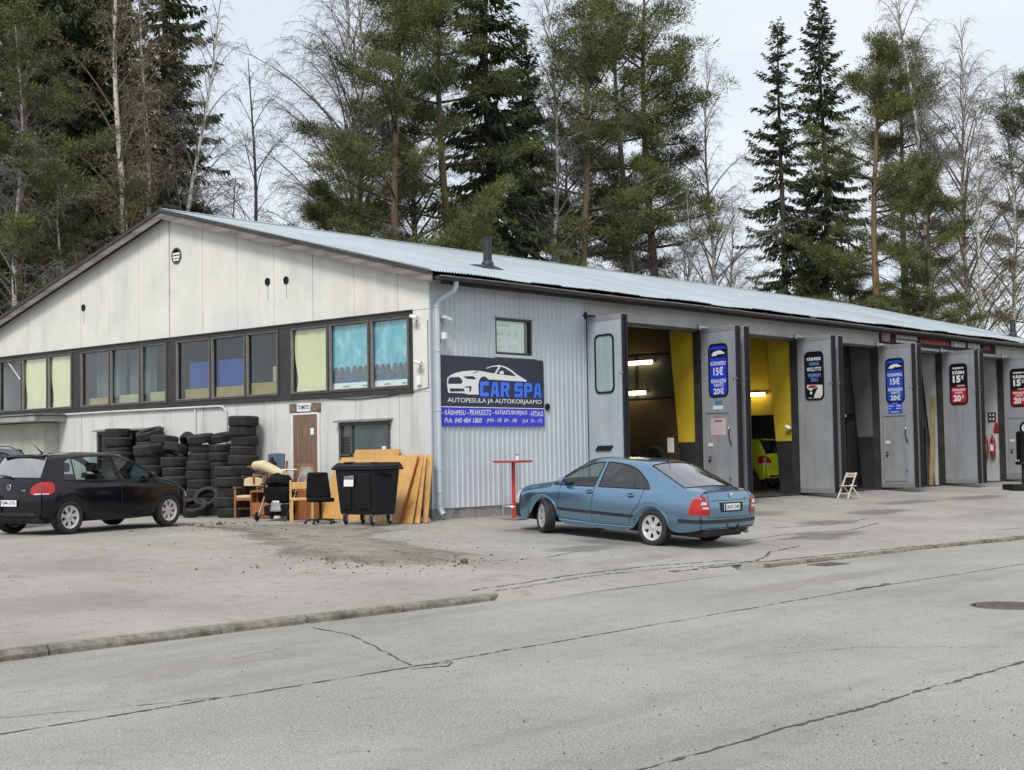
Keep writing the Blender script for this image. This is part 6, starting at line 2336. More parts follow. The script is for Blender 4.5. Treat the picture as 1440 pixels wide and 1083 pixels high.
# pushchair with black hood, silver frame, small wheels
pc = empty('pushchair', (-1.50, 2.92, 0), math.radians(-60), 'black pushchair with silver frame and hood among the furniture', 'pushchair')
m = MB()
V, F = [], []
for i in range(9):
    a = math.pi * i / 8
    for j in range(7):
        b = math.pi * .5 * j / 6
        V.append((.27 * math.cos(a), -.05 - .26 * math.cos(b) * math.sin(a) + .05, .62 + .32 * math.sin(a) * (.4 + .6 * math.sin(b))))
for i in range(8):
    for j in range(6):
        F.append((i * 7 + j, i * 7 + j + 1, (i + 1) * 7 + j + 1, (i + 1) * 7 + j))
m.add(V, F)
m.build('hood', BLACKC, pc, smooth=True, angle=80)
m = MB()
frustum(m, -.20, .20, -.20, .18, .34, -.25, .25, -.22, .24, .66)
m.build('seat_shell', BLACKC, pc, bevel=.05, seg=3)
m = MB()
frustum(m, -.22, .22, -.22, .22, .10, -.24, .24, -.20, .24, .30)
m.build('basket', BLACKC, pc, bevel=.04, seg=2)
m = MB()
for s in (-1, 1):
    m.tube([(s * .27, -.34, .10), (s * .27, -.05, .45), (s * .27, .30, .92), (s * .20, .42, .98)], .014, 8)
    m.tube([(s * .27, .34, .10), (s * .27, .05, .48), (s * .27, -.12, .62)], .014, 8)
m.tube([(-.20, .42, .98), (.20, .42, .98)], .016, 8)
m.build('frame', STEELM, pc, smooth=True)
for sx in (-1, 1):
    for sy in (-1, 1):
        m = MB()
        m.lathe([(.02, -.018), (.075, -.02), (.095, 0), (.075, .02), (.02, .018)], 20, Matrix.Translation((sx * .29, sy * .34, .097)) @ Matrix.Rotation(math.pi / 2, 4, 'Y'))
        m.build('wheel', RUBBER, pc, smooth=True)
pc.scale = (1.2, 1.2, 1.06)
m = MB()
frustum(m, -.22, .20, -.20, .20, .64, -.15, .14, -.13, .15, .92)
m.build('bag', BLACKC, pc, bevel=.09, seg=4)
m = MB()
frustum(m, -.10, .12, -.27, -.20, .18, -.06, .08, -.26, -.20, .40)
m.build('silver_bag', STEELM, pc, bevel=.03, seg=3)
# rolled cream mat on top
m = MB()
m.tube([(-1.25, 4.05, 1.13), (-1.32, 3.70, 1.14), (-1.40, 3.30, 1.05), (-1.48, 2.98, .985), (-1.52, 2.75, .96)], [.10, .11, .105, .09, .07], 14)
tag(m.build('rolled_mat', CREAM, None, smooth=True, angle=60), 'cream rolled mat lying across the chairs and pushchair', 'mat')
pf = empty('picture_frame', (-1.05, 2.62, 0.62), math.radians(-80), 'brown framed picture leaning behind the pushchair', 'picture frame')
m = MB()
m.bar((-.22, 0, 0), (.22, 0, 0), .03, .05)
m.bar((-.22, 0, .52), (.22, 0, .52), .03, .05)
m.bar((-.22, 0, .026), (-.22, 0, .494), .03, .05, (1, 0, 0))
m.bar((.22, 0, .026), (.22, 0, .494), .03, .05, (1, 0, 0))
m.build('frame', WOODR, pf)
m = MB()
m.box(-.20, .20, -.005, .005, .02, .50)
m.build('picture', mat('faded_print', (0.45, 0.42, 0.36), 0.7, col2=(0.10, 0.09, 0.08), scale=4), pf)
m = MB()
m.box(-1.25, -.85, 2.40, 2.85, 0.0, .62)
tag(m.build('wooden_crate', WOODR, None, bevel=.01), 'brown wooden crate behind the pushchair', 'crate')
m = MB()
m.lathe([(.0, 0), (.13, 0), (.13, .04), (.05, .10), (.03, .18), (.0, .18)], 16, Matrix.Translation((-.62, 4.30, 1.13)))
tag(m.build('black_funnel', BLACKP, None, smooth=True), 'small black cone on top of the chair pile', 'cone')
m = MB()
m.box(-1.2, -.5, 4.15, 4.42, 1.10, 1.13)
tag(m.build('shelf_board', WOODR, None), 'brown board lying on top of the chair pile', 'board')

# light wooden chair
lc = empty('light_wooden_chair', (-1.86, 1.80, 0), math.radians(-35), 'light birch chair with armrest in front of the boards', 'chair')
for sx in (-1, 1):
    for sy in (-1, 1):
        m = MB()
        m.bar((sx * .20, sy * .20, 0), (sx * .20, sy * .20, .46 if sy < 0 else .84), .045, .045, (0, 1, 0))
        m.build('leg', WOODL, lc, bevel=.012)
m = MB()
m.box(-.23, .23, -.23, .20, .44, .49)
m.build('seat', WOODL, lc, bevel=.015, seg=2)
m = MB()
m.prism([(-.20, 0), (.20, 0), (.19, .14), (-.19, .14)], (0, .21, .66), (1, 0, 0), (0, .03, 1), .025)
m.build('backrest', WOODL, lc, bevel=.008)
m = MB()
m.tube([(.22, .22, .66), (.24, .0, .68), (.20, -.16, .66)], .02, 8)
m.build('arm_rest', WOODL, lc, smooth=True)

# office chair
oc = empty('office_chair', (-2.12, 0.92, 0), math.radians(-30), 'black office swivel chair left of the bin', 'chair')
m = MB()
V = []
frustum(m, -.25, .25, .15, .23, .50, -.20, .20, .24, .31, 1.0)
m.build('backrest', BLACKC, oc, bevel=.05, seg=4)
m = MB()
m.box(-.24, .24, -.24, .22, .43, .51)
m.build('seat', BLACKC, oc, bevel=.035, seg=3)
m = MB()
m.tube([(0, 0, .10), (0, 0, .43)], .028, 10)
m.tube([(0, .10, .42), (0, .24, .45), (0, .26, .62)], .02, 8)
m.build('column', BLACKP, oc, smooth=True)
for k in range(5):
    a = 2 * math.pi * k / 5 + .3
    m = MB()
    m.bar((0, 0, .10), (.29 * math.cos(a), .29 * math.sin(a), .075), .045, .03)
    m.build('base_arm', BLACKP, oc, bevel=.006)
    m = MB()
    m.lathe([(.0, -.02), (.028, -.02), (.028, .02), (.0, .02)], 12, Matrix.Translation((.29 * math.cos(a), .29 * math.sin(a), .030)) @ Matrix.Rotation(math.pi / 2, 4, 'X'))
    m.build('castor', RUBBER, oc, smooth=True)

# ---- standing table with cup
REDT = mat('red_table_paint', (0.50, 0.035, 0.035), 0.4, var=0.1, scale=4)
bt = empty('bar_table', (1.55, -0.82, gz(1.55, -.82) + .004), 0, 'tall red standing table against the ribbed wall', 'table')
m = MB()
m.lathe([(.0, 1.155), (.37, 1.155), (.405, 1.165), (.41, 1.18), (.405, 1.20), (.0, 1.20)], 40)
m.build('table_top', REDT, bt, smooth=True)
m = MB()
m.lathe([(.0, 1.2015), (.38, 1.2015)], 40, caps=False)
m.build('top_inlay', mat('grey_table_top', (0.30, 0.30, 0.29), 0.4, var=0.1, scale=5), bt)
m = MB()
m.tube([(0.02, 0, .01), (0.02, 0, 1.155)], .04, 14)
m.build('column', REDT, bt, smooth=True)
for a in (2.4, 4.6, .3):
    m = MB()
    c, s = math.cos(a), math.sin(a)
    m.tube([(.22 * c, .22 * s, .02), (.22 * c, .22 * s, 1.155)], .017, 10)
    m.build('support_tube', CHROME, bt, smooth=True)
m = MB()
ring = [(.22 * math.cos(2 * math.pi * i / 32), .22 * math.sin(2 * math.pi * i / 32), .26) for i in range(33)]
m.tube(ring, .014, 8, cap=False)
m.build('foot_ring', CHROME, bt, smooth=True)
m = MB()
m.lathe([(0, 0), (.29, 0), (.29, .012), (.05, .03), (0, .03)], 36)
m.build('base_plate', mat('worn_red_plate', (0.30, 0.20, 0.19), 0.5, 0.3, var=0.2, scale=6), bt, smooth=True)
cup = empty('paper_cup', (1.72, -0.80, gz(1.55, -.82) + 1.207), 0, 'white paper cup on the red standing table', 'cup')
m = MB()
m.lathe([(0, 0), (.030, 0), (.040, .10), (.0, .10)], 18)
m.build('cup_wall', WHITEM, cup, smooth=True)
m = MB()
m.lathe([(.0425, .10), (.043, .115), (.036, .12), (0, .12)], 18)
m.build('cup_lid', DARKIN, cup, smooth=True)

# ---- folding wooden step chair by the third door
fc = empty('folding_chair', (14.20, -1.62, gz(14, -1.62)), math.radians(-100), 'small pale wooden folding chair before the third open bay', 'chair')
fc.scale = (.9, .9, .84)
PALEW = mat('pale_wood', (0.62, 0.56, 0.46), 0.6, var=0.12, scale=6)
for s in (-1, 1):
    m = MB()
    m.bar((s * .19, -.30, .01), (s * .17, .16, .84), .025, .045)
    m.build('leg', PALEW, fc, bevel=.004)
    m = MB()
    m.bar((s * .15, .34, .01), (s * .15, -.10, .46), .025, .045)
    m.build('leg', PALEW, fc, bevel=.004)
for i in range(4):
    m = MB()
    m.box(-.20, .20, -.20 + i * .085, -.125 + i * .085, .41, .43)
    m.build('seat_slat', PALEW, fc, bevel=.003)
for i in range(2):
    m = MB()
    m.bar((-.19, .105 + i * .045, .72 + i * .08), (.19, .105 + i * .045, .72 + i * .08), .02, .06)
    m.build('back_slat', PALEW, fc, bevel=.003)
for (yy, zz) in ((-.20, .18), (.22, .14)):
    m = MB()
    m.bar((-.19, yy, zz), (.19, yy, zz), .022, .03)
    m.build('rung', PALEW, fc)

# ---- black machine stand at the right edge
ms = empty('machine_stand', (23.31, -2.75, gz(23, -2.75)), math.radians(-40), 'black pedestal stand with dark head at the right edge', 'stand')
m = MB()
m.box(-.55, .55, -.35, .35, 0.0, .20)
m.build('base', BLACKP, ms, bevel=.03)
m = MB()
m.tube([(0, 0, .2), (0, 0, .82)], .05, 12)
m.build('post', BLACKP, ms, smooth=True)
m = MB()
frustum(m, -.15, .25, -.16, .16, .80, -.12, .30, -.20, .20, 1.85)
m.build('head', BLACKC, ms, bevel=.06, seg=3)
m = MB()
m.box(-.18, .26, -.17, .17, .80, .90)
m.build('head_collar', BLACKP, ms, bevel=.02)
m = MB()
for q in (-.07, .07):
    m.lathe([(.0, 0), (.03, 0), (.03, .012), (0, .012)], 12, Matrix.Translation((-.182, q, .93)) @ Matrix.Rotation(-math.pi / 2, 4, 'Y'))
m.build_each('indicator', WHITEM, ms)
hr = empty('wall_dial', (28.37, -0.86, 1.86), 0, 'round white dial with black rim on the rightmost door leaf', 'dial')
Md = Matrix.Rotation(math.radians(-14.5), 4, 'Z') @ Matrix.Rotation(-math.pi / 2, 4, 'Y')
m = MB()
m.lathe([(.15, -.03), (.22, -.03), (.23, 0), (.22, .03), (.15, .03)], 28, Md, closed=True)
m.build('rim', BLACKP, hr, smooth=True)
m = MB()
m.lathe([(.0, .01), (.15, .01)], 28, Md, caps=False)
m.build('face', WHITEM, hr)

# ---- inside the hall
EXTR = mat('extinguisher_red', (0.34, 0.018, 0.024), 0.4, var=0.1, scale=4)
def extinguisher(loc, label):
    e = empty('fire_extinguisher', loc, 0, label, 'fire extinguisher', 'fire extinguishers on the pale wall')
    m = MB()
    m.lathe([(0, 0), (.085, 0), (.09, .02), (.09, .50), (.07, .58), (.03, .62), (.03, .66), (0, .66)], 18)
    m.build('cylinder', EXTR, e, smooth=True)
    m = MB()
    m.box(-.095, -.088, -.06, .06, .16, .40)
    m.build('label_sheet', WHITEM, e)
    m = MB()
    m.tube([(0, 0, .64), (0, 0, .70), (-.05, 0, .72), (-.10, -.02, .66), (-.11, -.03, .36)], .016, 8)
    m.build('hose', BLACKP, e, smooth=True)
extinguisher((28.44, 0.62, 0.92), 'red fire extinguisher on the pale wall, the left of two')
extinguisher((28.44, 0.36, 0.92), 'red fire extinguisher on the pale wall, the right of two')
m = MB()
m.prism([(-.14, 0), (.14, 0), (.11, .34), (.03, .48), (-.06, .42), (-.12, .2)], (28.55, .26, 1.70), (0, -.85, 0), (0, 0, .85), -.07)
tag(m.build('red_bag', EXTR, None, bevel=.03, seg=3), 'red hose bag hanging above the fire extinguishers', 'bag')
fs = empty('safety_sign', (28.55, 0.40, 2.28), 0, 'small dark red safety sign above the red bag', 'sign')
m = MB()
m.box(-.01, .0, -.14, .14, -.16, .16)
m.build('sign_plate', mat('dark_red_sign', (0.10, 0.02, 0.02), 0.5, var=0.1, scale=4), fs)
m = MB()
for (a, b) in ((.03, .03), (-.09, .03), (.03, -.11), (-.09, -.11)):
    m.box(-.016, -.012, a, a + .06, b, b + .07)
m.build('pictogram', WHITEM, fs)
m = MB()
m.bar((23.30, .30, .015), (23.57, .26, 2.95), .13, .045, (1, 0, 0))
tag(m.build('timber_plank', mat('weathered_timber', (0.33, 0.25, 0.12), 0.8, var=0.25, scale=4, stretch=(4, 4, .4)), None), 'long timber plank leaning on the pale column of the fourth bay', 'plank')
def rack(loc, rz, w, d, h, mm, label, name='tool_cabinet'):
    e = empty(name, loc, rz, label, 'cabinet')
    m = MB()
    m.box(-w / 2, w / 2, -d / 2, d / 2, 0, h)
    m.build('carcass', mm, e, bevel=.02)
    for i in range(5):
        m = MB()
        m.box(-w / 2 + .04, w / 2 - .04, -d / 2 - .015, -d / 2 - .001, .1 + i * (h - .15) / 5, .05 + (i + 1) * (h - .15) / 5)
        m.build('drawer_front', mm, e, bevel=.005)
rack((19.02, 1.5, .012), math.radians(-90), 1.4, .5, 2.1, DARKW, 'tall black cabinet in the dark third bay')
m = MB()
m.box(18.70, 18.76, .85, 2.3, 2.22, 2.30)
tag(m.build('white_rail', WHITEP), 'white horizontal rail above the black cabinet in the third bay', 'rail')
rack((23.6, 1.3, .012), math.radians(-90), 1.2, .5, 1.9, mat('dark_green_metal', (0.012, 0.030, 0.022), 0.5, var=0.2, scale=3), 'dark green cabinet beside the pale column of the fourth bay')
m = MB()
m.box(9.35, 9.75, 1.1, 3.4, .0, .75)
tag(m.build('work_bench', DARKW, None, bevel=.01), 'dark workbench inside the first bay', 'bench')
for i, (yy, zz, k) in enumerate(((1.35, 1.12, 0), (1.95, 1.0, 2))):
    put_tyre(k, (9.5, yy, zz), (math.pi / 2, 0, math.pi / 2 + .1), ('upper', 'lower')[i] + ' tyre standing on the bench inside the first bay')
m = MB()
m.box(9.3, 9.33, .62, .82, 1.24, 1.62)
tag(m.build('white_jug', WHITEM, None, bevel=.02), 'white plastic canister on the black column of the first bay', 'canister')
m = MB()
m.tube([(14.35, .22, 1.86), (14.28, .20, 1.86), (14.24, .30, 1.92)], .05, 10)
tag(m.build('wall_lamp', WHITEM, None, smooth=True), 'small white lamp on the yellow column of the second bay', 'lamp')

# ================================================================== trees
SPRUCEN = mat('spruce_needles', (0.026, 0.040, 0.019), 0.7, col2=(0.074, 0.094, 0.036), scale=0.55, lo=0.38, hi=0.68, spec=0.2)
PINEN = mat('pine_needles', (0.062, 0.082, 0.030), 0.7, col2=(0.155, 0.168, 0.050), scale=0.5, lo=0.36, hi=0.66, spec=0.2)
SBARK = mat('spruce_bark', (0.055, 0.045, 0.037), 0.9, var=0.3, scale=5)
PBARK = mat('pine_bark', (0.20, 0.115, 0.055), 0.85, col2=(0.10, 0.075, 0.055), scale=1.2, stretch=(3, 3, .6))
BBARK = mat('birch_bark', (0.52, 0.50, 0.46), 0.8, col2=(0.10, 0.09, 0.08), scale=2.2, stretch=(1, 1, 2.2), lo=0.5, hi=0.66)
TWIG = mat('birch_twig', (0.17, 0.155, 0.14), 0.85, var=0.25, scale=1.2)
TWIGB = mat('brown_twig', (0.15, 0.115, 0.075), 0.85, var=0.25, scale=1.2)
BUDS = mat('brown_buds', (0.15, 0.13, 0.055), 0.8, col2=(0.11, 0.085, 0.045), scale=0.7)
DTWIG = mat('dark_twig', (0.055, 0.046, 0.04), 0.85, var=0.25, scale=1.2)

def rhombi(c, d, s, L, W):
    """Leaf-sized diamonds: base c, direction d, side s."""
    L, W = L[:, None], W[:, None]
    return np.stack([c, c + d * L * .45 + s * W / 2, c + d * L, c + d * L * .45 - s * W / 2], 1).reshape(-1, 3)

def unit(v):
    return v / np.maximum(np.linalg.norm(v, axis=-1, keepdims=True), 1e-9)

def quad_idx(n):
    return np.arange(n * 4).reshape(n, 4)

def tubes_np(paths, radii, k):
    VV, FF = [], []
    off = 0
    for p, r in zip(paths, radii):
        p = np.asarray(p)
        n = len(p)
        d = unit(np.gradient(p, axis=0))
        a = np.where(np.abs(d[:, 2:3]) < .9, np.array([[0, 0, 1.]]), np.array([[1., 0, 0]]))
        u = unit(np.cross(d, a))
        w = np.cross(d, u)
        th = np.arange(k) * 2 * np.pi / k
        ring = p[:, None, :] + (u[:, None, :] * np.cos(th)[None, :, None] + w[:, None, :] * np.sin(th)[None, :, None]) * np.asarray(r)[:, None, None]
        VV.append(ring.reshape(-1, 3))
        i = np.arange(n - 1)[:, None] * k
        j = np.arange(k)[None, :]
        j2 = (j + 1) % k
        FF.append(np.stack([i + j, i + j2, i + k + j2, i + k + j], -1).reshape(-1, 4) + off)
        off += n * k
    return np.concatenate(VV), np.concatenate(FF)

def ribbons_np(paths, widths, rng):
    VV, FF = [], []
    off = 0
    for p, w in zip(paths, widths):
        n = len(p)
        d = unit(np.gradient(p, axis=0))
        s = unit(np.cross(d, rng.normal(size=3)))
        q = np.stack([p - s * w[:, None] / 2, p + s * w[:, None] / 2], 1).reshape(-1, 3)
        VV.append(q)
        i = np.arange(n - 1) * 2
        FF.append(np.stack([i, i + 1, i + 3, i + 2], -1) + off)
        off += n * 2
    return np.concatenate(VV), np.concatenate(FF)

def mesh_only(name, V, F, m, smooth=False):
    o = np_mesh(name, V, F, m, smooth=smooth)
    me = o.data
    bpy.data.objects.remove(o)
    return me

def make_spruce(seed, H=24.0, Lmax=3.1, thin=1.0, clear=.05):
    rng = np.random.default_rng(seed)
    tz = np.linspace(0, H, 14)
    tp = np.stack([.06 * np.sin(tz * .5 + seed), .06 * np.cos(tz * .4 + seed), tz], 1)
    tv, tf = tubes_np([tp], [.24 * (1 - tz / H) ** .8 + .012], 9)
    P, D, S, L, W = [], [], [], [], []
    limbs, lrad = [], []
    h = H * clear
    while h < H * .985:
        t = h / H
        n = rng.integers(4, 7)
        a0 = rng.uniform(0, 6.28)
        for k in range(n):
            if rng.random() > thin:
                continue
            az = a0 + 2 * np.pi * k / n + rng.normal(0, .3)
            ll = Lmax * ((1 - t) ** .72) * (rng.uniform(.35, 1.25) if thin < .9 else rng.uniform(.5, 1.2)) * (1 if t > .15 else .75) + .15
            el = np.interp(t, [0, .5, .85, 1], [-.50, -.26, .12, .75]) + rng.normal(0, .17)
            out = np.array([math.cos(az), math.sin(az), 0])
            side = np.array([-math.sin(az), math.cos(az), 0])
            m = max(5, int(ll / .075))
            s = np.linspace(.10, 1, m)
            r = ll * s * math.cos(el)
            zz = h + rng.normal(0, .1) + ll * (math.sin(el) * s - .30 * s ** 2 * (1 - t) + .24 * s ** 3)
            pts = out[None] * r[:, None] + np.array([0, 0, 1.])[None] * zz[:, None]
            limbs.append(pts[:: max(1, m // 5)])
            lrad.append(np.linspace(.028 * (1 - t) + .01, .006, len(limbs[-1])))
            for rep in range(3):
                sg = rng.choice([-1, 1], m)[:, None]
                droop = np.interp(t, [0, .6, 1], [.95, .75, .1])
                d = out[None] * rng.uniform(.25, .8, (m, 1)) + side[None] * sg * rng.uniform(.2, .9, (m, 1)) * (1.15 - s[:, None] * .7) + np.array([0, 0, -1.])[None] * (droop * rng.uniform(.25, 1.25, (m, 1)))
                if rep == 2:
                    d = out[None] * .5 + np.array([0, 0, -1.])[None] * droop + rng.normal(0, .25, (m, 3))
                d = unit(d + rng.normal(0, .12, (m, 3)))
                P.append(pts + rng.normal(0, .03, (m, 3)))
                D.append(d)
                S.append(unit(np.cross(d, rng.normal(size=(m, 3)))))
                L.append(rng.uniform(.22, .55, m) * (1.15 - .45 * s) * (.55 + .45 * min(1, ll / 1.4)))
                W.append(rng.uniform(.055, .12, m))
        h += rng.uniform(.16, .46) * (1.0 - .3 * t)
    P, D, S, L, W = (np.concatenate(q) for q in (P, D, S, L, W))
    V = rhombi(P, D, S, L, W)
    lv, lf = tubes_np(limbs, lrad, 4)
    return [('trunk', mesh_only('trunk', tv, tf, SBARK, True)), ('limbs', mesh_only('limbs', lv, lf, SBARK)), ('crown', mesh_only('crown', V, quad_idx(len(P)), SPRUCEN))], H

def make_pine(seed, H=22.0, base=.38, Lmax=3.5, nl=52, low=0):
    rng = np.random.default_rng(seed)
    tz = np.linspace(0, H * .97, 16)
    wob = .25
    tp = np.stack([wob * np.sin(tz * .22 + seed), wob * np.sin(tz * .3 + seed * 2), tz], 1)
    tv, tf = tubes_np([tp], [.24 * (1 - tz / H) ** .75 + .02], 10)
    limbs, lrad, cl = [], [], []
    ts = list(np.sort(rng.random(nl)) * .97 + .02) + [-.08 - .12 * i for i in range(low)]
    for t in ts:
        h = H * (base + (1 - base) * t)
        az = rng.uniform(0, 6.28)
        prof = np.interp(t, [-.6, 0, .25, .6, .85, 1], [.7, .85, 1.0, .82, .5, .16])
        ll = Lmax * prof * rng.uniform(.55, 1.15)
        el = np.interp(t, [-.5, 0, .5, 1], [-.15, -.02, .25, .95]) + rng.normal(0, .14)
        out = np.array([math.cos(az), math.sin(az), 0])
        side = np.array([-math.sin(az), math.cos(az), 0])
        s = np.linspace(0, 1, 7)
        org = np.array([np.interp(h, tz, tp[:, 0]), np.interp(h, tz, tp[:, 1]), h])
        bend = rng.normal(0, .18)
        pts = org[None] + out[None] * (ll * s * math.cos(el))[:, None] + side[None] * (bend * ll * s ** 2)[:, None] + np.array([0, 0, 1.])[None] * (ll * (math.sin(el) * s + .16 * s ** 2))[:, None]
        limbs.append(pts)
        lrad.append(np.linspace(.055 * prof + .015, .012, 7))
        ns = max(4, int(ll * 3.7))
        for q in range(ns):
            u = rng.uniform(.26, 1.0) if q else 1.0
            o = np.array([np.interp(u, s, pts[:, i]) for i in range(3)])
            sl = rng.uniform(.25, .95) * (1.2 - .5 * u)
            dd = unit(out * rng.uniform(.2, .9) + side * rng.choice([-1, 1]) * rng.uniform(.2, 1) + np.array([0, 0, rng.uniform(-.1, .55)]))
            e = o + dd * sl
            mid = (o + e) / 2 + np.array([0, 0, -.05])
            limbs.append(np.stack([o, mid, e]))
            lrad.append(np.array([.014, .010, .006]))
            cl.append((e, rng.uniform(.26, .50)))
            if rng.random() < .65:
                cl.append(((o + e) / 2 + rng.normal(0, .1, 3), rng.uniform(.18, .34)))
    P, D, S, L, W = [], [], [], [], []
    for c, r in cl:
        n = int(78 * (r / .36) ** 1.6) + 14
        g = unit(rng.normal(size=(n, 3)))
        rad = r * 1.12 * rng.random((n, 1)) ** .6
        p = c[None] + g * rad * np.array([[1.15, 1.15, .62]])
        d = unit(g + np.array([[0, 0, .55]]) + rng.normal(0, .25, (n, 3)))
        P.append(p)
        D.append(d)
        S.append(unit(np.cross(d, rng.normal(size=(n, 3)))))
        L.append(rng.uniform(.13, .27, n))
        W.append(rng.uniform(.022, .044, n))
    P, D, S, L, W = (np.concatenate(q) for q in (P, D, S, L, W))
    lv, lf = tubes_np(limbs, lrad, 4)
    return [('trunk', mesh_only('trunk', tv, tf, PBARK, True)), ('limbs', mesh_only('limbs', lv, lf, mat('pine_limb_bark', (0.085, 0.06, 0.042), 0.9, var=0.3, scale=3))), ('crown', mesh_only('crown', rhombi(P, D, S, L, W), quad_idx(len(P)), PINEN))], H

def make_birch(seed, H=22.0, lean=0.0, nl=66, spread=1.0, bark=None, twig=None, buds=False, droop=1.0, r0=.15, base=.16):
    rng = np.random.default_rng(seed)
    tz = np.linspace(0, H, 16)
    tp = np.stack([lean * tz * (tz / H) + .12 * np.sin(tz * .5 + seed), .12 * np.sin(tz * .41 + 2 * seed), tz], 1)
    tv, tf = tubes_np([tp], [r0 * (1 - tz / H) ** .9 + .012], 9)
    tub, trad, rib, rw, buds_p = [], [], [], [], []
    up = np.array([0, 0, 1.])
    for i in range(nl):
        t = base + (.96 - base) * (i + rng.random()) / nl
        h = H * t
        az = i * 2.4 + rng.normal(0, .4)
        out = np.array([math.cos(az), math.sin(az), 0])
        side = np.array([-math.sin(az), math.cos(az), 0])
        ll = H * .27 * spread * np.interp(t, [0, .2, .45, 1], [.5, .8, 1.0, .16]) * rng.uniform(.45, 1.15)
        el = math.radians(np.interp(t, [0, .5, 1], [44, 58, 74])) + rng.normal(0, .12)
        s = np.linspace(0, 1, 8)
        org = np.array([np.interp(h, tz, tp[:, k]) for k in range(3)])
        rise = math.sin(el) * s - .22 * droop * s ** 3
        pts = org + out * (ll * s * math.cos(el) * (1 + .25 * s))[:, None] + up * (ll * rise)[:, None] + side * (rng.normal(0, .12) * ll * s ** 2)[:, None]
        tub.append(pts)
        trad.append(np.linspace(.10 * r0 + .045 * r0 * ll, .004, 8))
        ns = max(4, int(ll * 4.4))
        for q in range(ns):
            u = rng.uniform(.18, 1.0)
            o = np.array([np.interp(u, s, pts[:, k]) for k in range(3)])
            sl = ll * rng.uniform(.16, .40) * (1.15 - .6 * u) + .15
            dd = unit(out * rng.uniform(.2, .9) + side * rng.choice([-1, 1]) * rng.uniform(.15, .9) + up * rng.uniform(.2, 1.0))
            v = np.linspace(0, 1, 5)[:, None]
            sp = o + dd * sl * v - up * (.42 * droop * sl * v ** 2.2)
            rib.append(sp)
            rw.append(np.linspace(.017, .008, 5))
            nt = max(3, int(sl * 9))
            for w in range(nt):
                vv = rng.uniform(.2, 1.0)
                o2 = np.array([np.interp(vv, v[:, 0], sp[:, k]) for k in range(3)])
                tl = rng.uniform(.20, .62)
                d2 = unit(dd * .6 + rng.normal(0, .55, 3) + up * rng.uniform(-.2, .5))
                x = np.linspace(0, 1, 4)[:, None]
                tw = o2 + d2 * tl * x - up * (.75 * droop * tl * x ** 1.9)
                rib.append(tw)
                rw.append(np.linspace(.011, .006, 4))
                if buds:
                    buds_p.append(tw[1:])
    lv, lf = tubes_np(tub, trad, 4)
    rv, rf = ribbons_np(rib, rw, rng)
    parts = [('trunk', mesh_only('trunk', tv, tf, bark or BBARK, True)), ('limbs', mesh_only('limbs', lv, lf, twig or TWIG)), ('crown', mesh_only('crown', rv, rf, twig or TWIG))]
    if buds:
        B = np.concatenate(buds_p)
        B = B[rng.random(len(B)) < .75]
        n = len(B)
        d = unit(rng.normal(size=(n, 3)) + np.array([[0, 0, -.7]]))
        parts.append(('buds', mesh_only('buds', rhombi(B, d, unit(np.cross(d, rng.normal(size=(n, 3)))), rng.uniform(.06, .16, n), rng.uniform(.03, .06, n)), quad_idx(n), BUDS)))
    return parts, H

KINDS = {
    'spruce': [make_spruce(1), make_spruce(2, Lmax=3.5), make_spruce(3, Lmax=3.3), make_spruce(4, Lmax=3.6, thin=.78), make_spruce(5, Lmax=3.6, thin=.66)],
    'pine': [make_pine(11, low=1), make_pine(12, Lmax=4.9, nl=58, base=.26, low=2), make_pine(13, Lmax=3.6, base=.30), make_pine(14, base=.48, nl=40, low=3), make_pine(15, base=.34, Lmax=3.2, low=2)],
    'birch': [make_birch(21), make_birch(22, spread=1.25, nl=72), make_birch(23, spread=1.0, droop=.7), make_birch(24, lean=.10, spread=.9, droop=1.2)],
    'birchb': [make_birch(31, twig=TWIGB, buds=True, nl=46, spread=.8), make_birch(32, twig=TWIGB, buds=True, nl=46, spread=.85), make_birch(33, twig=TWIGB, buds=True, spread=.8)],
    'birchs': [make_birch(41, H=15, nl=26, spread=.95, bark=SBARK, twig=DTWIG, droop=.15, r0=.12), make_birch(42, H=12, nl=20, spread=.8, bark=SBARK, twig=DTWIG, droop=.2, r0=.10, lean=.12)]}
NAMES = {'spruce': 'spruce_tree', 'pine': 'pine_tree', 'birch': 'birch_tree', 'birchb': 'birch_tree', 'birchs': 'bare_sapling'}
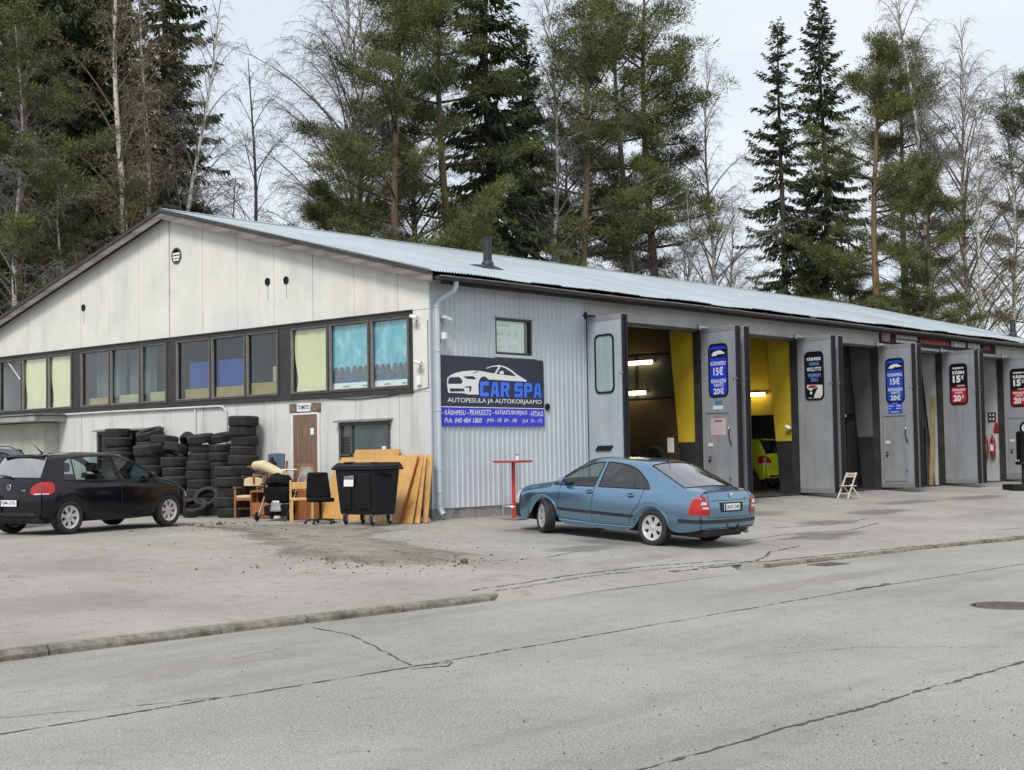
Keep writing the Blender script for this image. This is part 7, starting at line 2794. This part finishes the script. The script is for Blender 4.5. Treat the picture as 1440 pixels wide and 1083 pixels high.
TREES = [
    ('spruce', 5.7, 27.6, 26, 0, 'dark spruce at the far left edge behind the green pine'),
    ('spruce', 4.9, 23.5, 27, 1, 'broad dark spruce rising above the left roof slope'),
    ('spruce', 7.4, 25.5, 28, 2, 'tallest dark spruce of the left group'),
    ('spruce', 10.5, 31.8, 25, 3, 'hindmost spruce in the dark left group'),
    ('spruce', 10.1, 28.5, 24, 0, 'dark spruce right behind the first brown budding birch'),
    ('pine', 2.2, 20.4, 15.5, 0, 'bright green pine crown at the upper left edge'),
    ('birch', 2.0, 20.0, 15, 0, 'thin white birch at the far left below the pine'),
    ('birchb', 5.6, 20.0, 22, 1, 'brown budding birch with pale trunk left of the gable peak'),
    ('birchb', 7.7, 21.7, 20, 2, 'brown budding birch standing nearest behind the gable peak'),
    ('birch', 8.2, 20.6, 18, 3, 'leaning white birch right of the gable peak'),
    ('spruce', 10.0, 23.9, 25, 4, 'thin dark spruce directly above the gable peak'),
    ('birchs', 14.4, 24.4, 17.3, 0, 'bare dark sapling alone against the sky'),
    ('birchs', 11.0, 21.9, 12, 1, 'small leaning bare sapling just right of the gable peak'),
    ('birch', 21.9, 26.3, 25, 1, 'wide bare birch with drooping twigs left of the big pine'),
    ('pine', 20.2, 22.0, 21, 1, 'big spreading pine with pale brown trunk left of centre'),
    ('pine', 22.3, 26.9, 17, 2, 'lower pine behind the big spreading pine'),
    ('spruce', 25.8, 22.0, 28, 2, 'huge dark spruce behind the roof vent'),
    ('spruce', 29.9, 23.5, 22, 1, 'dark spruce just right of the huge spruce'),
    ('birch', 30.8, 22.4, 25, 2, 'upright bare birch between the huge spruce and orange pine'),
    ('pine', 31.7, 21.3, 22.5, 3, 'pine with straight orange trunk right of centre'),
    ('pine', 36.0, 22.3, 24, 4, 'dark trunked pine next to the orange trunked pine'),
    ('pine', 37.6, 21.8, 26.5, 0, 'tall green topped pine at the right of the middle group'),
    ('birch', 35.7, 21.0, 17, 3, 'slim white birch in front of the middle pines'),
    ('birch', 41.8, 20.9, 22.5, 0, 'pale bare birch standing in the gap right of the middle pines'),
    ('birch', 37.9, 19.7, 14, 1, 'low bare birch right behind the middle of the roof'),
    ('birch', 44.1, 21.1, 15, 2, 'low bare birch left of the pair of tall spruces'),
    ('spruce', 49.0, 20.8, 25.8, 4, 'left one of the two tall pointed spruces on the right'),
    ('spruce', 51.9, 19.7, 27.7, 3, 'right one of the two tall pointed spruces on the right'),
    ('pine', 42.6, 11.7, 21, 2, 'green pine with orange trunk right of the two pointed spruces'),
    ('pine', 52.2, 14.9, 23.5, 3, 'pine top showing between the orange trunked pine and tall birch'),
    ('birch', 47.4, 11.0, 28, 3, 'tallest bare birch at the upper right'),
    ('pine', 40.0, 7.9, 13.5, 4, 'low pine in front of the tall right birch'),
    ('birchb', 42.7, 6.7, 18, 1, 'reddish brown birch near the right edge'),
    ('birch', 47.0, 6.8, 20, 2, 'bare birch cut by the right edge'),
    ('pine', 47.4, 5.6, 19, 3, 'pine branch tips peeking in at the right edge'),
    ('spruce', 54.9, 22.6, 18, 2, 'lower spruce filling in behind the two pointed spruces'),
    ('pine', 47.2, 15.8, 13, 0, 'low bushy pine under the pointed spruces'),
    ('birch', 55.9, 16.3, 16, 0, 'hindmost bare birch behind the low right pine'),
    ('spruce', 25.2, 20.6, 10, 1, 'young spruce just behind the roof by the vent'),
    ('pine', 33.6, 24.6, 14, 2, 'low dense pine behind the orange trunked pine'),
    ('spruce', 40.0, 24.8, 12, 1, 'young spruce low behind the green topped middle pine'),
    ('birchb', 3.1, 19.4, 11, 2, 'low brown birch above the left roof edge'),
    ('birch', 11.5, 26.4, 17, 1, 'bare birch behind the thin spruce above the gable peak'),
    ('spruce', 13.7, 32.2, 22, 1, 'spruce behind the brown birches left of the gable peak'),
    ('spruce', 17.1, 32.3, 14, 2, 'small far spruce under the leaning white birch'),
    ('spruce', 46.2, 17.6, 12, 1, 'low wide spruce in front of the pointed pair'),
    ('pine', 23.4, 22.4, 23, 3, 'pine crown left of the huge dark spruce'),
    ('pine', 17.8, 23.6, 12.5, 4, 'lower dense pine at the left of the big spreading pine'),
    ('birch', 25.6, 31.0, 27, 2, 'bare birch rising behind the wide drooping birch'),
    ('birch', 24.6, 25.5, 24, 0, 'bare birch half hidden behind the big spreading pine'),
    ('birch', 50.2, 10.6, 24, 1, 'spreading bare birch behind the tallest right birch'),
    ('spruce', 8.9, 21.8, 17, 3, 'dark spruce filling in under the brown birches'),
    ('pine', 34.9, 24.9, 18, 3, 'broad pine behind the two dark trunked pines'),
    ('spruce', 1.2, 24.5, 20, 1, 'dense spruce low at the left picture edge')]
tr_ = random.Random(55)
for kind, tx, ty, H, v, label in TREES:
    parts, H0 = KINDS[kind][v]
    e = empty(NAMES[kind], (tx, ty, -0.1), tr_.uniform(0, 6.28) if kind != 'birchs' else 0.4, label, 'tree', {'spruce': 'spruces behind the building', 'pine': 'pines behind the building'}.get(kind, 'birches behind the building'))
    s = H / H0
    w = s if H > 16 else (s + .35 * (1 - s))
    e.scale = (w, w, s)
    for nm, me in parts:
        o = bpy.data.objects.new(nm, me)
        COL.objects.link(o)
        o.parent = e
        if nm != 'trunk':
            o['kind'] = 'stuff'
